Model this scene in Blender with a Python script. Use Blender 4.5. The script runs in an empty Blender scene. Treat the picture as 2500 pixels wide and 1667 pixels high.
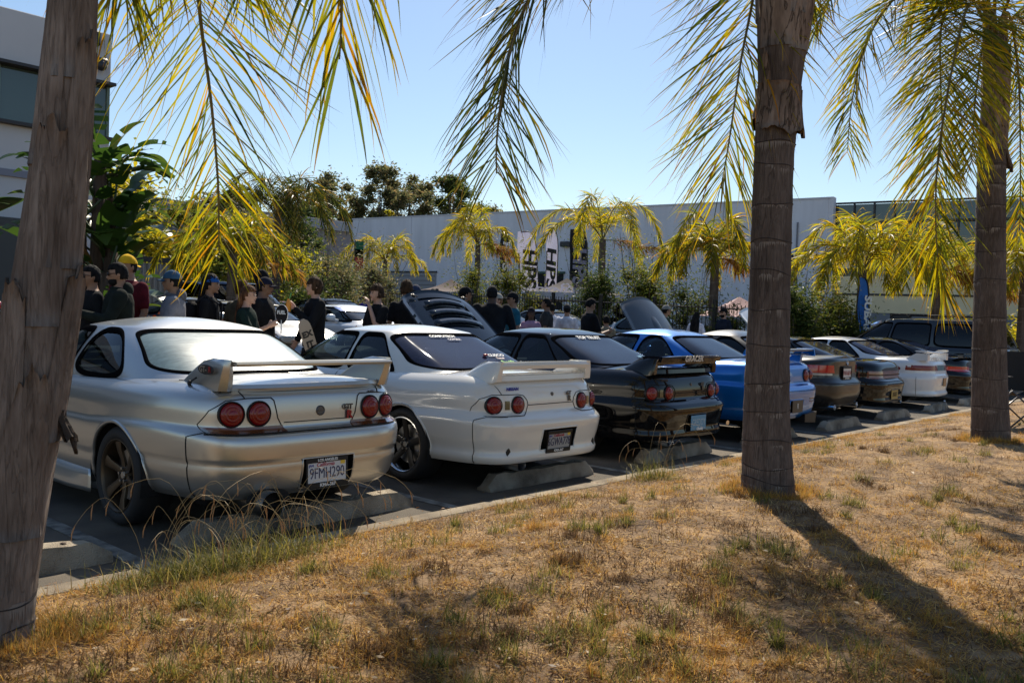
import bpy, math, random
import numpy as np
from math import sin, cos, pi, radians, sqrt, atan2
from mathutils import Vector, Matrix, Euler
random.seed(7); rng = np.random.default_rng(7)
S = bpy.context.scene
COL = S.collection
# ---------------------------------------------------------------- camera, light, exposure
TH, PITCH, ROLL = 0.7271, -0.0281, 0.0353
cam = bpy.data.cameras.new('camera'); co = bpy.data.objects.new('camera', cam); COL.objects.link(co); S.camera = co
cam.sensor_width = 36; cam.lens = 2169.4/2500*36; cam.clip_end = 3000; cam.clip_start = .05
fw = Vector((cos(TH)*cos(PITCH), sin(TH)*cos(PITCH), sin(PITCH)))
r0 = Vector((sin(TH), -cos(TH), 0)); u0 = r0.cross(fw)
rr = cos(ROLL)*r0+sin(ROLL)*u0; uu = -sin(ROLL)*r0+cos(ROLL)*u0
M = Matrix((rr, uu, -fw)).transposed().to_4x4(); M.translation = Vector((0, 0, 1.4404)); co.matrix_world = M
cam.dof.use_dof = True; cam.dof.focus_distance = 7.5; cam.dof.aperture_fstop = 11
SUN_AZ, SUN_EL = radians(39), radians(45)      # from +X towards +Y; height
w = bpy.data.worlds.new('World'); S.world = w; w.use_nodes = True
nt = w.node_tree; nt.nodes.clear()
sky = nt.nodes.new('ShaderNodeTexSky'); sky.sky_type = 'NISHITA'; sky.sun_disc = False
sky.sun_elevation = SUN_EL; sky.sun_rotation = pi/2-SUN_AZ
sky.air_density = 1.15; sky.dust_density = .32; sky.ozone_density = 3.3
bgn = nt.nodes.new('ShaderNodeBackground'); bgn.inputs[1].default_value = .094
wo = nt.nodes.new('ShaderNodeOutputWorld'); nt.links.new(sky.outputs[0], bgn.inputs[0]); nt.links.new(bgn.outputs[0], wo.inputs[0])
sl = bpy.data.lights.new('sun', 'SUN'); sl.energy = 5.0; sl.angle = radians(.53); sl.color = (1, .90, .74)
so = bpy.data.objects.new('sun', sl); COL.objects.link(so)
sd = Vector((cos(SUN_AZ)*cos(SUN_EL), sin(SUN_AZ)*cos(SUN_EL), sin(SUN_EL)))
so.rotation_euler = sd.to_track_quat('Z', 'Y').to_euler(); so.location = sd*60
S.view_settings.view_transform = 'Standard'; S.view_settings.look = 'None'; S.view_settings.exposure = .36; S.view_settings.gamma = 1
S.view_settings.use_curve_mapping = False
S.render.engine = 'CYCLES'; S.cycles.use_denoising = True
S.cycles.max_bounces = 8; S.cycles.transparent_max_bounces = 12; S.cycles.sample_clamp_indirect = 6
S.cycles.caustics_reflective = False; S.cycles.caustics_refractive = False

def gz(y):                                      # the lot rises gently away from the kerb
    if y < 8: return 0.
    if y < 10.5: return .04*(y-8)
    if y < 20: return .1+.027*(y-10.5)
    return .3565+.012*(min(y, 60)-20)

# ---------------------------------------------------------------- materials
MATS = {}
def _nn(m, t, **k):
    n = m.node_tree.nodes.new(t)
    for a, b in k.items(): setattr(n, a, b)
    return n
def mat(name, col=(.5,.5,.5), rough=.5, metal=0., coat=0., var=0., scale=20., bump=0., bscale=60., spec=.5, col2=None, detail=6, dist=0., emit=0, coatr=.03, stretch=None, speck=0, sheen=0):
    if name in MATS: return MATS[name]
    m = bpy.data.materials.new(name); m.use_nodes = True; MATS[name] = m
    b = m.node_tree.nodes['Principled BSDF']; L = m.node_tree.links.new
    b.inputs['Base Color'].default_value = (*col, 1); b.inputs['Roughness'].default_value = rough; b.inputs['Metallic'].default_value = metal
    b.inputs['Coat Weight'].default_value = coat; b.inputs['Coat Roughness'].default_value = coatr; b.inputs['Specular IOR Level'].default_value = spec
    b.inputs['Sheen Weight'].default_value = sheen
    if emit: b.inputs['Emission Color'].default_value = (*col, 1); b.inputs['Emission Strength'].default_value = emit
    tc = _nn(m, 'ShaderNodeTexCoord'); src = tc.outputs['Object']
    if stretch:
        mp = _nn(m, 'ShaderNodeMapping'); mp.inputs['Scale'].default_value = stretch; L(src, mp.inputs[0]); src = mp.outputs[0]
    if var or col2:
        n = _nn(m, 'ShaderNodeTexNoise'); n.inputs['Scale'].default_value = scale; n.inputs['Detail'].default_value = detail; n.inputs['Distortion'].default_value = dist
        L(src, n.inputs['Vector'])
        r = _nn(m, 'ShaderNodeValToRGB'); r.color_ramp.elements[0].position = .35; r.color_ramp.elements[1].position = .65
        c2 = col2 if col2 else tuple(min(1, c*(1+var)) for c in col)
        c1 = col if col2 else tuple(c*(1-var) for c in col)
        r.color_ramp.elements[0].color = (*c1, 1); r.color_ramp.elements[1].color = (*c2, 1)
        L(n.outputs['Fac'], r.inputs[0]); L(r.outputs[0], b.inputs['Base Color'])
        rm = _nn(m, 'ShaderNodeMapRange'); rm.inputs[3].default_value = max(0, rough-.08); rm.inputs[4].default_value = min(1, rough+.08)
        L(n.outputs['Fac'], rm.inputs[0]); L(rm.outputs[0], b.inputs['Roughness'])
    if bump:
        n2 = _nn(m, 'ShaderNodeTexNoise'); n2.inputs['Scale'].default_value = bscale; n2.inputs['Detail'].default_value = 5; L(src, n2.inputs['Vector'])
        bp = _nn(m, 'ShaderNodeBump'); bp.inputs['Strength'].default_value = bump; bp.inputs['Distance'].default_value = .02
        L(n2.outputs['Fac'], bp.inputs['Height']); L(bp.outputs[0], b.inputs['Normal'])
    return m
def paint(name, col, metal=0., rough=.35, flake=0., coat=1., dust_sheen=.05, spec=.5):
    """car paint: base with flake sparkle under clear coat, a film of dust that varies the gloss"""
    if name in MATS: return MATS[name]
    m = mat(name, col, rough, metal, coat, spec=spec); b = m.node_tree.nodes['Principled BSDF']; L = m.node_tree.links.new
    tc = _nn(m, 'ShaderNodeTexCoord')
    n = _nn(m, 'ShaderNodeTexNoise'); n.inputs['Scale'].default_value = 3; n.inputs['Detail'].default_value = 8; L(tc.outputs['Object'], n.inputs['Vector'])
    r = _nn(m, 'ShaderNodeMapRange'); r.inputs[1].default_value = .35; r.inputs[2].default_value = .75; r.inputs[3].default_value = .015; r.inputs[4].default_value = .015+dust_sheen*2
    L(n.outputs['Fac'], r.inputs[0]); L(r.outputs[0], b.inputs['Coat Roughness'])
    if flake:
        v = _nn(m, 'ShaderNodeTexVoronoi'); v.inputs['Scale'].default_value = 900; L(tc.outputs['Object'], v.inputs['Vector'])
        mx = _nn(m, 'ShaderNodeMix', data_type='RGBA'); mx.inputs['A'].default_value = (*[c*(1-flake) for c in col], 1); mx.inputs['B'].default_value = (*[min(1, c*(1+flake)) for c in col], 1)
        L(v.outputs['Color'], mx.inputs['Factor']); L(mx.outputs['Result'], b.inputs['Base Color'])
    n3 = _nn(m, 'ShaderNodeTexNoise'); n3.inputs['Scale'].default_value = 2.2; n3.inputs['Detail'].default_value = 1; L(tc.outputs['Object'], n3.inputs['Vector'])
    bp = _nn(m, 'ShaderNodeBump'); bp.inputs['Strength'].default_value = .025; bp.inputs['Distance'].default_value = .05
    L(n3.outputs['Fac'], bp.inputs['Height']); L(bp.outputs[0], b.inputs['Coat Normal'])
    return m
def glass(name, tint=(.2,.24,.24), rough=.02, dust_sheen=0., dust_sky_col=(.5,.5,.48), spec=1.5, drough=.55, dspec=.2):
    if name in MATS: return MATS[name]
    m = bpy.data.materials.new(name); m.use_nodes = True; MATS[name] = m; m.node_tree.nodes.clear(); L = m.node_tree.links.new
    o = _nn(m, 'ShaderNodeOutputMaterial'); tr = _nn(m, 'ShaderNodeBsdfTransparent'); tr.inputs[0].default_value = (*tint, 1)
    gl = _nn(m, 'ShaderNodeBsdfGlossy'); gl.inputs['Roughness'].default_value = rough; gl.inputs['Color'].default_value = (.95,.97,1,1)
    fr = _nn(m, 'ShaderNodeFresnel'); ge = _nn(m, 'ShaderNodeNewGeometry'); io = _nn(m, 'ShaderNodeMapRange'); io.inputs[3].default_value = spec; io.inputs[4].default_value = 1/spec; L(ge.outputs['Backfacing'], io.inputs[0]); L(io.outputs[0], fr.inputs['IOR'])
    mx = _nn(m, 'ShaderNodeMixShader'); L(fr.outputs[0], mx.inputs[0]); L(tr.outputs[0], mx.inputs[1]); L(gl.outputs[0], mx.inputs[2])
    last = mx.outputs[0]
    if dust_sheen:
        df = _nn(m, 'ShaderNodeBsdfPrincipled'); df.inputs['Base Color'].default_value = (*dust_sky_col, 1); df.inputs['Roughness'].default_value = drough; df.inputs['Specular IOR Level'].default_value = dspec  # diffuse layer: dusty film, plus reflected sky painted into its colour
        tc = _nn(m, 'ShaderNodeTexCoord'); n = _nn(m, 'ShaderNodeTexNoise'); n.inputs['Scale'].default_value = 9; n.inputs['Detail'].default_value = 10; n.inputs['Roughness'].default_value = .7
        mp = _nn(m, 'ShaderNodeMapping'); mp.inputs['Scale'].default_value = (1, 4, 4); L(tc.outputs['Object'], mp.inputs[0]); L(mp.outputs[0], n.inputs['Vector'])
        r = _nn(m, 'ShaderNodeMapRange'); r.inputs[1].default_value = .3; r.inputs[2].default_value = .7; r.inputs[3].default_value = dust_sheen*.75; r.inputs[4].default_value = dust_sheen*1.25
        L(n.outputs['Fac'], r.inputs[0]); m2 = _nn(m, 'ShaderNodeMixShader'); L(r.outputs[0], m2.inputs[0]); L(last, m2.inputs[1]); L(df.outputs[0], m2.inputs[2]); last = m2.outputs[0]
    L(last, o.inputs[0]); return m
def leafmat(name, cols, trans=.45, rough=.5, tip=None, spec=.15, pos=None):
    """foliage: one colour per leaf island, part of the light passes through; tip = colour of dry leaflet ends (along UV x)"""
    if name in MATS: return MATS[name]
    m = bpy.data.materials.new(name); m.use_nodes = True; MATS[name] = m; m.node_tree.nodes.clear(); L = m.node_tree.links.new
    o = _nn(m, 'ShaderNodeOutputMaterial'); g = _nn(m, 'ShaderNodeNewGeometry'); r = _nn(m, 'ShaderNodeValToRGB'); cr = r.color_ramp
    while len(cr.elements) < len(cols): cr.elements.new(.5)
    for i, c in enumerate(cols): cr.elements[i].position = (pos[i] if pos else i/(len(cols)-1)); cr.elements[i].color = (*c, 1)
    L(g.outputs['Random Per Island'], r.inputs[0]); c = r.outputs[0]
    if tip:
        uv = _nn(m, 'ShaderNodeUVMap'); sp = _nn(m, 'ShaderNodeSeparateXYZ'); L(uv.outputs[0], sp.inputs[0])
        mr = _nn(m, 'ShaderNodeMapRange'); mr.inputs[1].default_value = .62; mr.inputs[2].default_value = 1.; L(sp.outputs['X'], mr.inputs[0])
        mu = _nn(m, 'ShaderNodeMath', operation='MULTIPLY'); L(mr.outputs[0], mu.inputs[0]); L(sp.outputs['Y'], mu.inputs[1])
        mx = _nn(m, 'ShaderNodeMix', data_type='RGBA'); L(mu.outputs[0], mx.inputs['Factor']); L(c, mx.inputs['A']); mx.inputs['B'].default_value = (*tip, 1); c = mx.outputs['Result']
    p = _nn(m, 'ShaderNodeBsdfPrincipled'); p.inputs['Roughness'].default_value = rough; p.inputs['Specular IOR Level'].default_value = spec; L(c, p.inputs['Base Color'])
    t = _nn(m, 'ShaderNodeBsdfTranslucent'); gm = _nn(m, 'ShaderNodeHueSaturation'); gm.inputs['Value'].default_value = 1.7; gm.inputs['Saturation'].default_value = 1.05; L(c, gm.inputs['Color']); L(gm.outputs[0], t.inputs[0])
    mx = _nn(m, 'ShaderNodeMixShader'); mx.inputs[0].default_value = trans; L(p.outputs[0], mx.inputs[1]); L(t.outputs[0], mx.inputs[2]); L(mx.outputs[0], o.inputs[0])
    return m

# ---------------------------------------------------------------- mesh helpers
def link(name, me, parent=None, **k):
    o = bpy.data.objects.new(name, me); COL.objects.link(o)
    if parent is not None: o.parent = parent
    for a, b in k.items(): o[a] = b
    return o
def thing(name, label, cat, loc=(0,0,0), rz=0, group=None):
    o = bpy.data.objects.new(name, None); COL.objects.link(o); o.location = loc; o.rotation_euler = (0, 0, rz); o.empty_display_size = .2
    o['label'] = label; o['category'] = cat
    if group: o['group'] = group
    return o
def mesh_np(name, V, F, mats, mi=None, smooth=True, uv=None):
    """V (n,3), F list of index tuples or (m,k) array"""
    me = bpy.data.meshes.new(name)
    V = np.asarray(V, dtype=np.float32)
    if isinstance(F, np.ndarray):
        m, k = F.shape
        me.vertices.add(len(V)); me.vertices.foreach_set('co', V.ravel())
        me.loops.add(m*k); me.loops.foreach_set('vertex_index', F.astype(np.int32).ravel())
        me.polygons.add(m); me.polygons.foreach_set('loop_start', np.arange(0, m*k, k, dtype=np.int32))
        me.update(calc_edges=True)
    else:
        me.from_pydata([tuple(map(float, v)) for v in V], [], [tuple(f) for f in F]); me.update()
    if uv is not None:
        l = me.uv_layers.new(name='UVMap'); vi = np.zeros(len(me.loops), dtype=np.int32); me.loops.foreach_get('vertex_index', vi)
        l.data.foreach_set('uv', np.asarray(uv, dtype=np.float32)[vi].ravel())
    for x in (mats if isinstance(mats, (list, tuple)) else [mats]): me.materials.append(x)
    if mi is not None: me.polygons.foreach_set('material_index', np.asarray(mi, dtype=np.int32))
    if smooth: me.polygons.foreach_set('use_smooth', np.ones(len(me.polygons), dtype=bool))
    me.update(); return me
class MB:
    def __init__(s): s.v = []; s.f = []; s.m = []; s.cur = 0
    def add(s, V, F):
        o = len(s.v); s.v += [tuple(x) for x in V]; s.f += [tuple(i+o for i in f) for f in F]; s.m += [s.cur]*len(F); return s
    def box(s, c, d, bev=0., rz=0, tilt=None):
        x, y, z = [t/2 for t in d]; b = min(bev, x*.95, y*.95, z*.95)
        if b <= 0:
            P = [(-x,-y,-z),(x,-y,-z),(x,y,-z),(-x,y,-z),(-x,-y,z),(x,-y,z),(x,y,z),(-x,y,z)]; F = [(3,2,1,0),(4,5,6,7),(0,1,5,4),(1,2,6,5),(2,3,7,6),(3,0,4,7)]
        else:
            P = []; F = []
            for zz, ii in ((-z, b), (-z+b, 0), (z-b, 0), (z, b)):
                X, Y = x-ii, y-ii; P += [(-X+b*(ii==0),-Y,zz),(X-b*(ii==0),-Y,zz),(X,-Y+b*(ii==0),zz),(X,Y-b*(ii==0),zz),(X-b*(ii==0),Y,zz),(-X+b*(ii==0),Y,zz),(-X,Y-b*(ii==0),zz),(-X,-Y+b*(ii==0),zz)]
            for k in range(3):
                for i in range(8): F.append((k*8+i, k*8+(i+1)%8, k*8+8+(i+1)%8, k*8+8+i))
            F += [tuple(range(7,-1,-1)), tuple(range(24,32))]
        R = Matrix.Rotation(rz, 3, 'Z')
        if tilt is not None: R = R @ Euler(tilt).to_matrix()
        return s.add([tuple(R @ Vector(p)+Vector(c)) for p in P], F)
    def tube(s, pts, r, n=8, cap=True, flat=1.):
        pts = [Vector(p) for p in pts]; N = len(pts); rs = list(r) if hasattr(r, '__len__') else [r]*N; V = []; F = []; prev = None
        for i, p in enumerate(pts):
            t = (pts[min(i+1,N-1)]-pts[max(i-1,0)]).normalized()
            if prev is None: a = t.orthogonal().normalized() if abs(t.z) > .95 else t.cross(Vector((0,0,1))).normalized()
            else: a = (prev-t*prev.dot(t)); a = a.normalized() if a.length > 1e-6 else t.orthogonal().normalized()
            prev = a; b = t.cross(a)
            for k in range(n): q = 2*pi*k/n; V.append(p+(a*cos(q)+b*sin(q)*flat)*rs[i])
        for i in range(N-1):
            for k in range(n): F.append((i*n+k, i*n+(k+1)%n, (i+1)*n+(k+1)%n, (i+1)*n+k))
        if cap: F += [tuple(range(n-1,-1,-1)), tuple(range((N-1)*n, N*n))]
        return s.add(V, F)
    def lathe(s, prof, n=32, axis='z', c=(0,0,0), cap=False, sc=(1,1,1)):
        V = []; F = []
        for r, h in prof:
            for k in range(n):
                q = 2*pi*k/n; a, b = r*cos(q), r*sin(q)
                p = (a, b, h) if axis == 'z' else ((h, a, b) if axis == 'x' else (b, h, a))
                V.append((p[0]*sc[0]+c[0], p[1]*sc[1]+c[1], p[2]*sc[2]+c[2]))
        for i in range(len(prof)-1):
            for k in range(n): F.append((i*n+k, i*n+(k+1)%n, (i+1)*n+(k+1)%n, (i+1)*n+k))
        if cap: F += [tuple(range(n-1,-1,-1)), tuple(range((len(prof)-1)*n, len(prof)*n))]
        return s.add(V, F)
    def loft(s, secs, closed=True, cap=True):
        n = len(secs[0]); V = [p for q in secs for p in q]; F = []
        for i in range(len(secs)-1):
            for k in range(n if closed else n-1): F.append((i*n+k, i*n+(k+1)%n, (i+1)*n+(k+1)%n, (i+1)*n+k))
        if cap and closed: F += [tuple(range(n-1,-1,-1)), tuple(range((len(secs)-1)*n, len(secs)*n))]
        return s.add(V, F)
    def sphere(s, c, r, nu=16, nv=10, fn=None):
        V = []; F = []; r = r if hasattr(r, '__len__') else (r, r, r)
        for j in range(nv+1):
            for i in range(nu):
                a = 2*pi*i/nu; b = pi*j/nv-pi/2; p = [cos(a)*cos(b), sin(a)*cos(b), sin(b)]
                if fn: p = fn(p)
                V.append((c[0]+r[0]*p[0], c[1]+r[1]*p[1], c[2]+r[2]*p[2]))
        for j in range(nv):
            for i in range(nu): F.append((j*nu+i, j*nu+(i+1)%nu, (j+1)*nu+(i+1)%nu, (j+1)*nu+i))
        return s.add(V, F)
    def quad(s, a, b, c, d): return s.add([a,b,c,d], [(0,1,2,3)])
    def xf(s, M, start=0):
        for i in range(start, len(s.v)): s.v[i] = tuple(M @ Vector(s.v[i]))
        return s
    def mesh(s, name, mats, smooth=False, angle=None):
        me = mesh_np(name, s.v, s.f, mats, s.m, smooth)
        if angle is not None:
            me.polygons.foreach_set('use_smooth', np.ones(len(me.polygons), dtype=bool)); me.set_sharp_from_angle(angle=radians(angle))
        return me
    def build(s, name, mats, parent=None, smooth=False, angle=None, **k):
        return link(name, s.mesh(name, mats, smooth, angle), parent, **k)
def ipol(xs, ys):
    xs = np.array(xs, float); ys = np.array(ys, float); h = np.diff(xs); d = np.diff(ys)/h; m = np.zeros(len(xs))
    for i in range(1, len(xs)-1):
        if d[i-1]*d[i] > 0: w1 = 2*h[i]+h[i-1]; w2 = h[i]+2*h[i-1]; m[i] = (w1+w2)/(w1/d[i-1]+w2/d[i])
    m[0] = d[0]; m[-1] = d[-1]
    def f(x):
        x = np.clip(np.asarray(x, float), xs[0], xs[-1]); i = np.clip(np.searchsorted(xs, x)-1, 0, len(h)-1); t = (x-xs[i])/h[i]
        return (2*t**3-3*t**2+1)*ys[i]+(t**3-2*t**2+t)*h[i]*m[i]+(-2*t**3+3*t**2)*ys[i+1]+(t**3-t**2)*h[i]*m[i+1]
    return f
def text(name, body, size, loc, rot, m, parent=None, ext=.0015, off=0., sx=1., shear=0., align='CENTER', **k):
    c = bpy.data.curves.new(name, 'FONT'); c.body = body; c.size = size; c.extrude = ext; c.offset = off; c.align_x = align; c.align_y = 'CENTER'; c.shear = shear; c.resolution_u = 3
    o = bpy.data.objects.new('tmp', c); COL.objects.link(o); bpy.context.view_layer.update()
    me = bpy.data.meshes.new_from_object(o); bpy.data.objects.remove(o); bpy.data.curves.remove(c); me.materials.clear(); me.materials.append(m); me.name = name
    t = link(name, me, parent, **k); t.location = loc; t.rotation_euler = rot; t.scale = (sx, 1, 1); return t
# ================================================================ cars
RUB = mat('black rubber trim', (.006,.006,.007), .7, spec=0)
PLA = mat('black moulded plastic', (.012,.012,.013), .45, spec=.3)
DARK = mat('underbody black', (.006,.006,.007), .8)
TYRE = mat('tyre rubber', (.018,.018,.019), .75, bump=.15, bscale=200)
CHROME = mat('chromed metal', (.75,.75,.76), .12, 1.)
STEEL = mat('brushed steel', (.5,.5,.5), .32, 1.)
SEAT = mat('dark seat cloth', (.03,.03,.033), .85, var=.3, scale=90)
REDL = mat('red lamp lens', (.20,.004,.005), .25, coat=.6, spec=.3)
REDL2 = mat('bright red lamp lens', (.5,.012,.012), .15, coat=1.)
AMBL = mat('smoked amber lens', (.16,.05,.02), .15, coat=1.)
CLRL = mat('clear lamp lens', (.5,.48,.42), .12, coat=1.)
SEAM = mat('panel gap dark line', (.008,.008,.009), .9)  # near-black line drawn along the shut lines
MATTE_HOOD = mat('satin carbon grey', (.055,.06,.068), .42, coat=.3)
def se(t, n): return np.maximum(0, 1-np.abs(t)**n)**(1./n)
class Body:
    def __init__(s, **k):
        s.__dict__.update(k)
        s.ztf = ipol(*s.zt); s.zbf = ipol(*s.zb); s.Wf = ipol(*s.W); s.Rf = ipol(*s.R); s.Ff = ipol(*s.F)
        s.Yrf = ipol(*s.Yr); s.Yff = ipol(*s.Yf); s.Wcf = ipol(*s.Wc)
        s.yw = (s.ro, s.ro+s.wb)
    def bx(s, Y, q):                              # half width at length Y, height fraction q
        R = s.Rf(q); F = s.L-s.Ff(q); m = (R+F)/2; h = (F-R)/2; t = np.clip((Y-m)/h, -1, 1)
        b = np.where(t < 0, se(t, s.nr), se(t, s.nf)); fl = 0
        for yw in s.yw: fl = fl+s.flare*np.exp(-((Y-yw)/.42)**2)*np.exp(-((q-s.fq)/.3)**2)
        wai = -s.waist*np.exp(-((Y-m)/.7)**2)*np.exp(-((q-.3)/.35)**2)
        return (s.Wf(q)+fl+wai)*b
    def bz(s, Y, q): a = s.zbf(Y); return a+(s.ztf(Y)-a)*q
    def qz(s, Y, z): a = s.zbf(Y); return (z-a)/(s.ztf(Y)-a)
    def side(s, Y, z, off=0., sx=-1):             # point on the flank
        q = s.qz(Y, z); return (sx*(float(s.bx(Y, q))+off), Y, z)
    def rear(s, x, z, off=0.):                    # point on the tail
        q = float(s.qz(.15, z)); R = float(s.Rf(q)); F = s.L-float(s.Ff(q)); h = (F-R)/2; W = float(s.Wf(q))
        return (x, R+h*(1-float(se(min(.995, abs(x)/W), s.nr)))-off, z)
    def deck(s, x, Y, off=0.):
        X = float(s.bx(Y, 1.)); c = 1-abs(x)/max(X, .01); return (x, Y, float(s.ztf(Y))+s.crown*(1-(1-c)**2)+off)
    def cab_x(s, Y, v):
        a = s.Yrf(v); b = s.Yff(v); m = (a+b)/2; h = (b-a)/2; t = np.clip((Y-m)/h, -1, 1)
        return s.Wcf(v)*np.where(t < 0, se(t, s.ncr), se(t, s.ncf))*(1-s.tap*np.where(t < 0, t**2, .5*t**2))
    def cab_z(s, v): return s.zc0+(s.zc1-s.zc0)*v
    def cab_side(s, Y, v, off=0., sx=-1): return (sx*(float(s.cab_x(Y, v))+off), Y, s.cab_z(v)+off*.4)
    def cab_end(s, x, v, off=0., rear=True):      # point on the rear glass / windscreen
        a = float(s.Yrf(v)); b = float(s.Yff(v)); m = (a+b)/2; h = (b-a)/2; lo, hi = 0., .9999
        X = lambda t: float(s.Wcf(v))*float(se(t, s.ncr if rear else s.ncf))*(1-s.tap*(t*t if rear else .5*t*t))
        for _ in range(26):
            md = (lo+hi)/2
            if X(md) > abs(x): lo = md
            else: hi = md
        t = -lo if rear else lo
        if abs(x) < 1e-4: t = -1. if rear else 1.
        Y = m+h*t; return (x, Y+(-off*.5 if rear else off*.5), s.cab_z(v)+off*.8)
def ring(fn_x, y0, y1, nr, nf, N):
    ph = np.linspace(0, pi, 1600); c = -np.cos(ph); t = np.sign(c)*np.abs(c)**(2./((nr+nf)/2)); m = (y0+y1)/2; h = (y1-y0)/2; Y = m+h*t; X = fn_x(Y); X[0] = X[-1] = 0
    d = np.concatenate([[0], np.cumsum(np.hypot(np.diff(X), np.diff(Y)))]); u = np.linspace(0, d[-1], N)
    Yo = np.interp(u, d, Y); Xo = np.interp(u, d, X); return Xo, Yo
def shell(rows, names, closed_top=True):
    """rows: list of (X[N],Y[N],Z[N]) for the right half; mirrored to a full ring"""
    V = []; N = len(rows[0][0]); K = 2*N-2
    for X, Y, Z in rows:
        V += [(X[i], Y[i], Z[i]) for i in range(N)]+[(-X[i], Y[i], Z[i]) for i in range(N-2, 0, -1)]
    V = np.array(V); F = []
    for r in range(len(rows)-1):
        b = r*K
        for i in range(K): F.append((b+i, b+(i+1) % K, b+K+(i+1) % K, b+K+i))
    return V, np.array(F), K
def sub(V, F, keep):
    f = F[keep]; u, inv = np.unique(f, return_inverse=True); return V[u], inv.reshape(f.shape)
def win_pts(box, m=8, n=10, grow=0.):
    """grid of (a,b) in a rounded box and its border loop; box = (v0,v1,lo(v),hi(v))"""
def build_car(P, name, label, loc, rz=0, N=150, NS=34, group=None, colour=None, hi=False, wheels=None, glassm=None, rearglass=None, hood_open=False, cat='car', interior=True, lhd=True):
    B = P; root = thing(name, label, cat, loc, rz, group)
    C_ = colour
    # --- lower body
    rows = []
    qs = np.concatenate([np.linspace(0, .58, NS*4//8), np.linspace(.6, .64, 4), np.linspace(.66, 1, NS*4//8)])
    for q in qs:
        X, Y = ring(lambda y: B.bx(y, q), float(B.Rf(q)), B.L-float(B.Ff(q)), B.nr, B.nf, N); rows.append((X, Y, B.bz(Y, q)))
    X1, Y1, Z1 = rows[-1]; nq = len(rows)
    for c in np.linspace(0, 1, 10)[1:]:
        X = X1*(1-c); X[0] = 0; X[-1] = 0
        rows.append((X, Y1, Z1+B.crown*(1-(1-c)**2)))
    V, F, K = shell(rows, None)
    ce = V[F].mean(1); keep = np.ones(len(F), bool)
    for yw in B.yw:
        d = np.hypot(ce[:,1]-yw, ce[:,2]-B.wz); cut = (d < B.ra) & (np.abs(ce[:,0]) > .5) & (ce[:,2] < B.wz+B.ra)
        keep &= ~cut
        cv = np.unique(F[cut]); kv = np.unique(F[keep]); bd = np.intersect1d(cv, kv)
        for i in bd:
            dy, dz = V[i,1]-yw, V[i,2]-B.wz; r = sqrt(dy*dy+dz*dz)
            if r > .05 and abs(r-B.ra) < .08: V[i,1] = yw+dy*B.ra/r; V[i,2] = B.wz+dz*B.ra/r
    if getattr(B, 'recess', None):
        x0, x1, z0, z1 = B.recess; cut = (ce[:,1] < .5) & (ce[:,0] > x0) & (ce[:,0] < x1) & (ce[:,2] > z0) & (ce[:,2] < z1); keep &= ~cut
        for i in np.intersect1d(np.unique(F[cut]), np.unique(F[keep])):
            x, z = V[i,0], V[i,2]; ds = [abs(x-x0), abs(x-x1), abs(z-z0), abs(z-z1)]; j = int(np.argmin(ds))
            if j == 0: V[i,0] = x0
            elif j == 1: V[i,0] = x1
            elif j == 2: V[i,2] = z0
            else: V[i,2] = z1
        bor = []
        for t in np.linspace(0, 1, 9): bor.append((x0+(x1-x0)*t, z0))
        for t in np.linspace(0, 1, 6)[1:]: bor.append((x1, z0+(z1-z0)*t))
        for t in np.linspace(0, 1, 9)[1:]: bor.append((x1+(x0-x1)*t, z1))
        for t in np.linspace(0, 1, 6)[1:]: bor.append((x0, z1+(z0-z1)*t))
        o_ = [B.rear(x, z, .002) for x, z in bor]; i_ = [(x*.92+(x0+x1)/2*.08, .16, z) for x, z in bor]
        mb = MB(); mb.loft([o_, i_], closed=True, cap=False); mb.add(i_, [tuple(range(len(i_)))]); mb.build('plate_recess', PLA, root)
        mb = MB(); mb.tube(o_, .006, 6, cap=False); mb.build('recess_rim', C_, root, smooth=True)
    # cabin footprint hole so that the inside can be seen
    a0, b0 = float(B.Yrf(.25)), float(B.Yff(.25)); ins = (ce[:,1] > a0+.28) & (ce[:,1] < b0-.1) & (np.abs(ce[:,0]) < .6) & (np.arange(len(F)) >= (nq-1)*K); keep &= ~ins
    if hood_open:
        hd = (ce[:,1] > b0+.08) & (ce[:,1] < B.L-.12) & (np.abs(ce[:,0]) < .64) & (np.arange(len(F)) >= (nq-1)*K); keep &= ~hd
    sq = np.repeat((qs[:-1]+qs[1:])/2, K); sq = np.concatenate([sq, np.full(len(F)-len(sq), 2.)])
    bump_ = (sq < B.qb) & (ce[:,1] < B.yseam)
    fb = (sq < B.qfb) & (ce[:,1] > B.L-.45)
    lid = (sq > 1.5) & (ce[:,1] < a0+.3)
    hod = (sq > 1.5) & (ce[:,1] > b0-.1)
    for nm, msk in (('body_shell', keep & ~bump_ & ~fb & ~lid & ~hod), ('rear_bumper', keep & bump_), ('front_bumper', keep & fb), ('trunk_lid', keep & lid), ('hood_panel', keep & hod)):
        if msk.sum():
            v, f = sub(V, F, msk); link(nm, mesh_np(nm, v, f, C_), root)
    # --- cabin
    rows = []; vs = np.linspace(0, 1, NS)
    for v in vs:
        X, Y = ring(lambda y: B.cab_x(y, v), float(B.Yrf(v)), float(B.Yff(v)), B.ncr, B.ncf, N); rows.append((X, Y, np.full(N, B.cab_z(v))))
    X1, Y1, Z1 = rows[-1]; m = (Y1[0]+Y1[-1])/2
    for c in np.linspace(0, 1, 14)[1:]:
        rows.append((X1*(1-c), m+(Y1-m)*(1-c), Z1+B.rcrown*(1-(1-c)**2.0)))
    V, F, K = shell(rows, None); ce = V[F].mean(1); vv = (ce[:,2]-B.zc0)/(B.zc1-B.zc0); top = np.arange(len(F)) >= (NS-1)*K
    keep = np.ones(len(F), bool); half = (B.Yrf(np.clip(vv,0,1))+B.Yff(np.clip(vv,0,1)))/2
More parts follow.
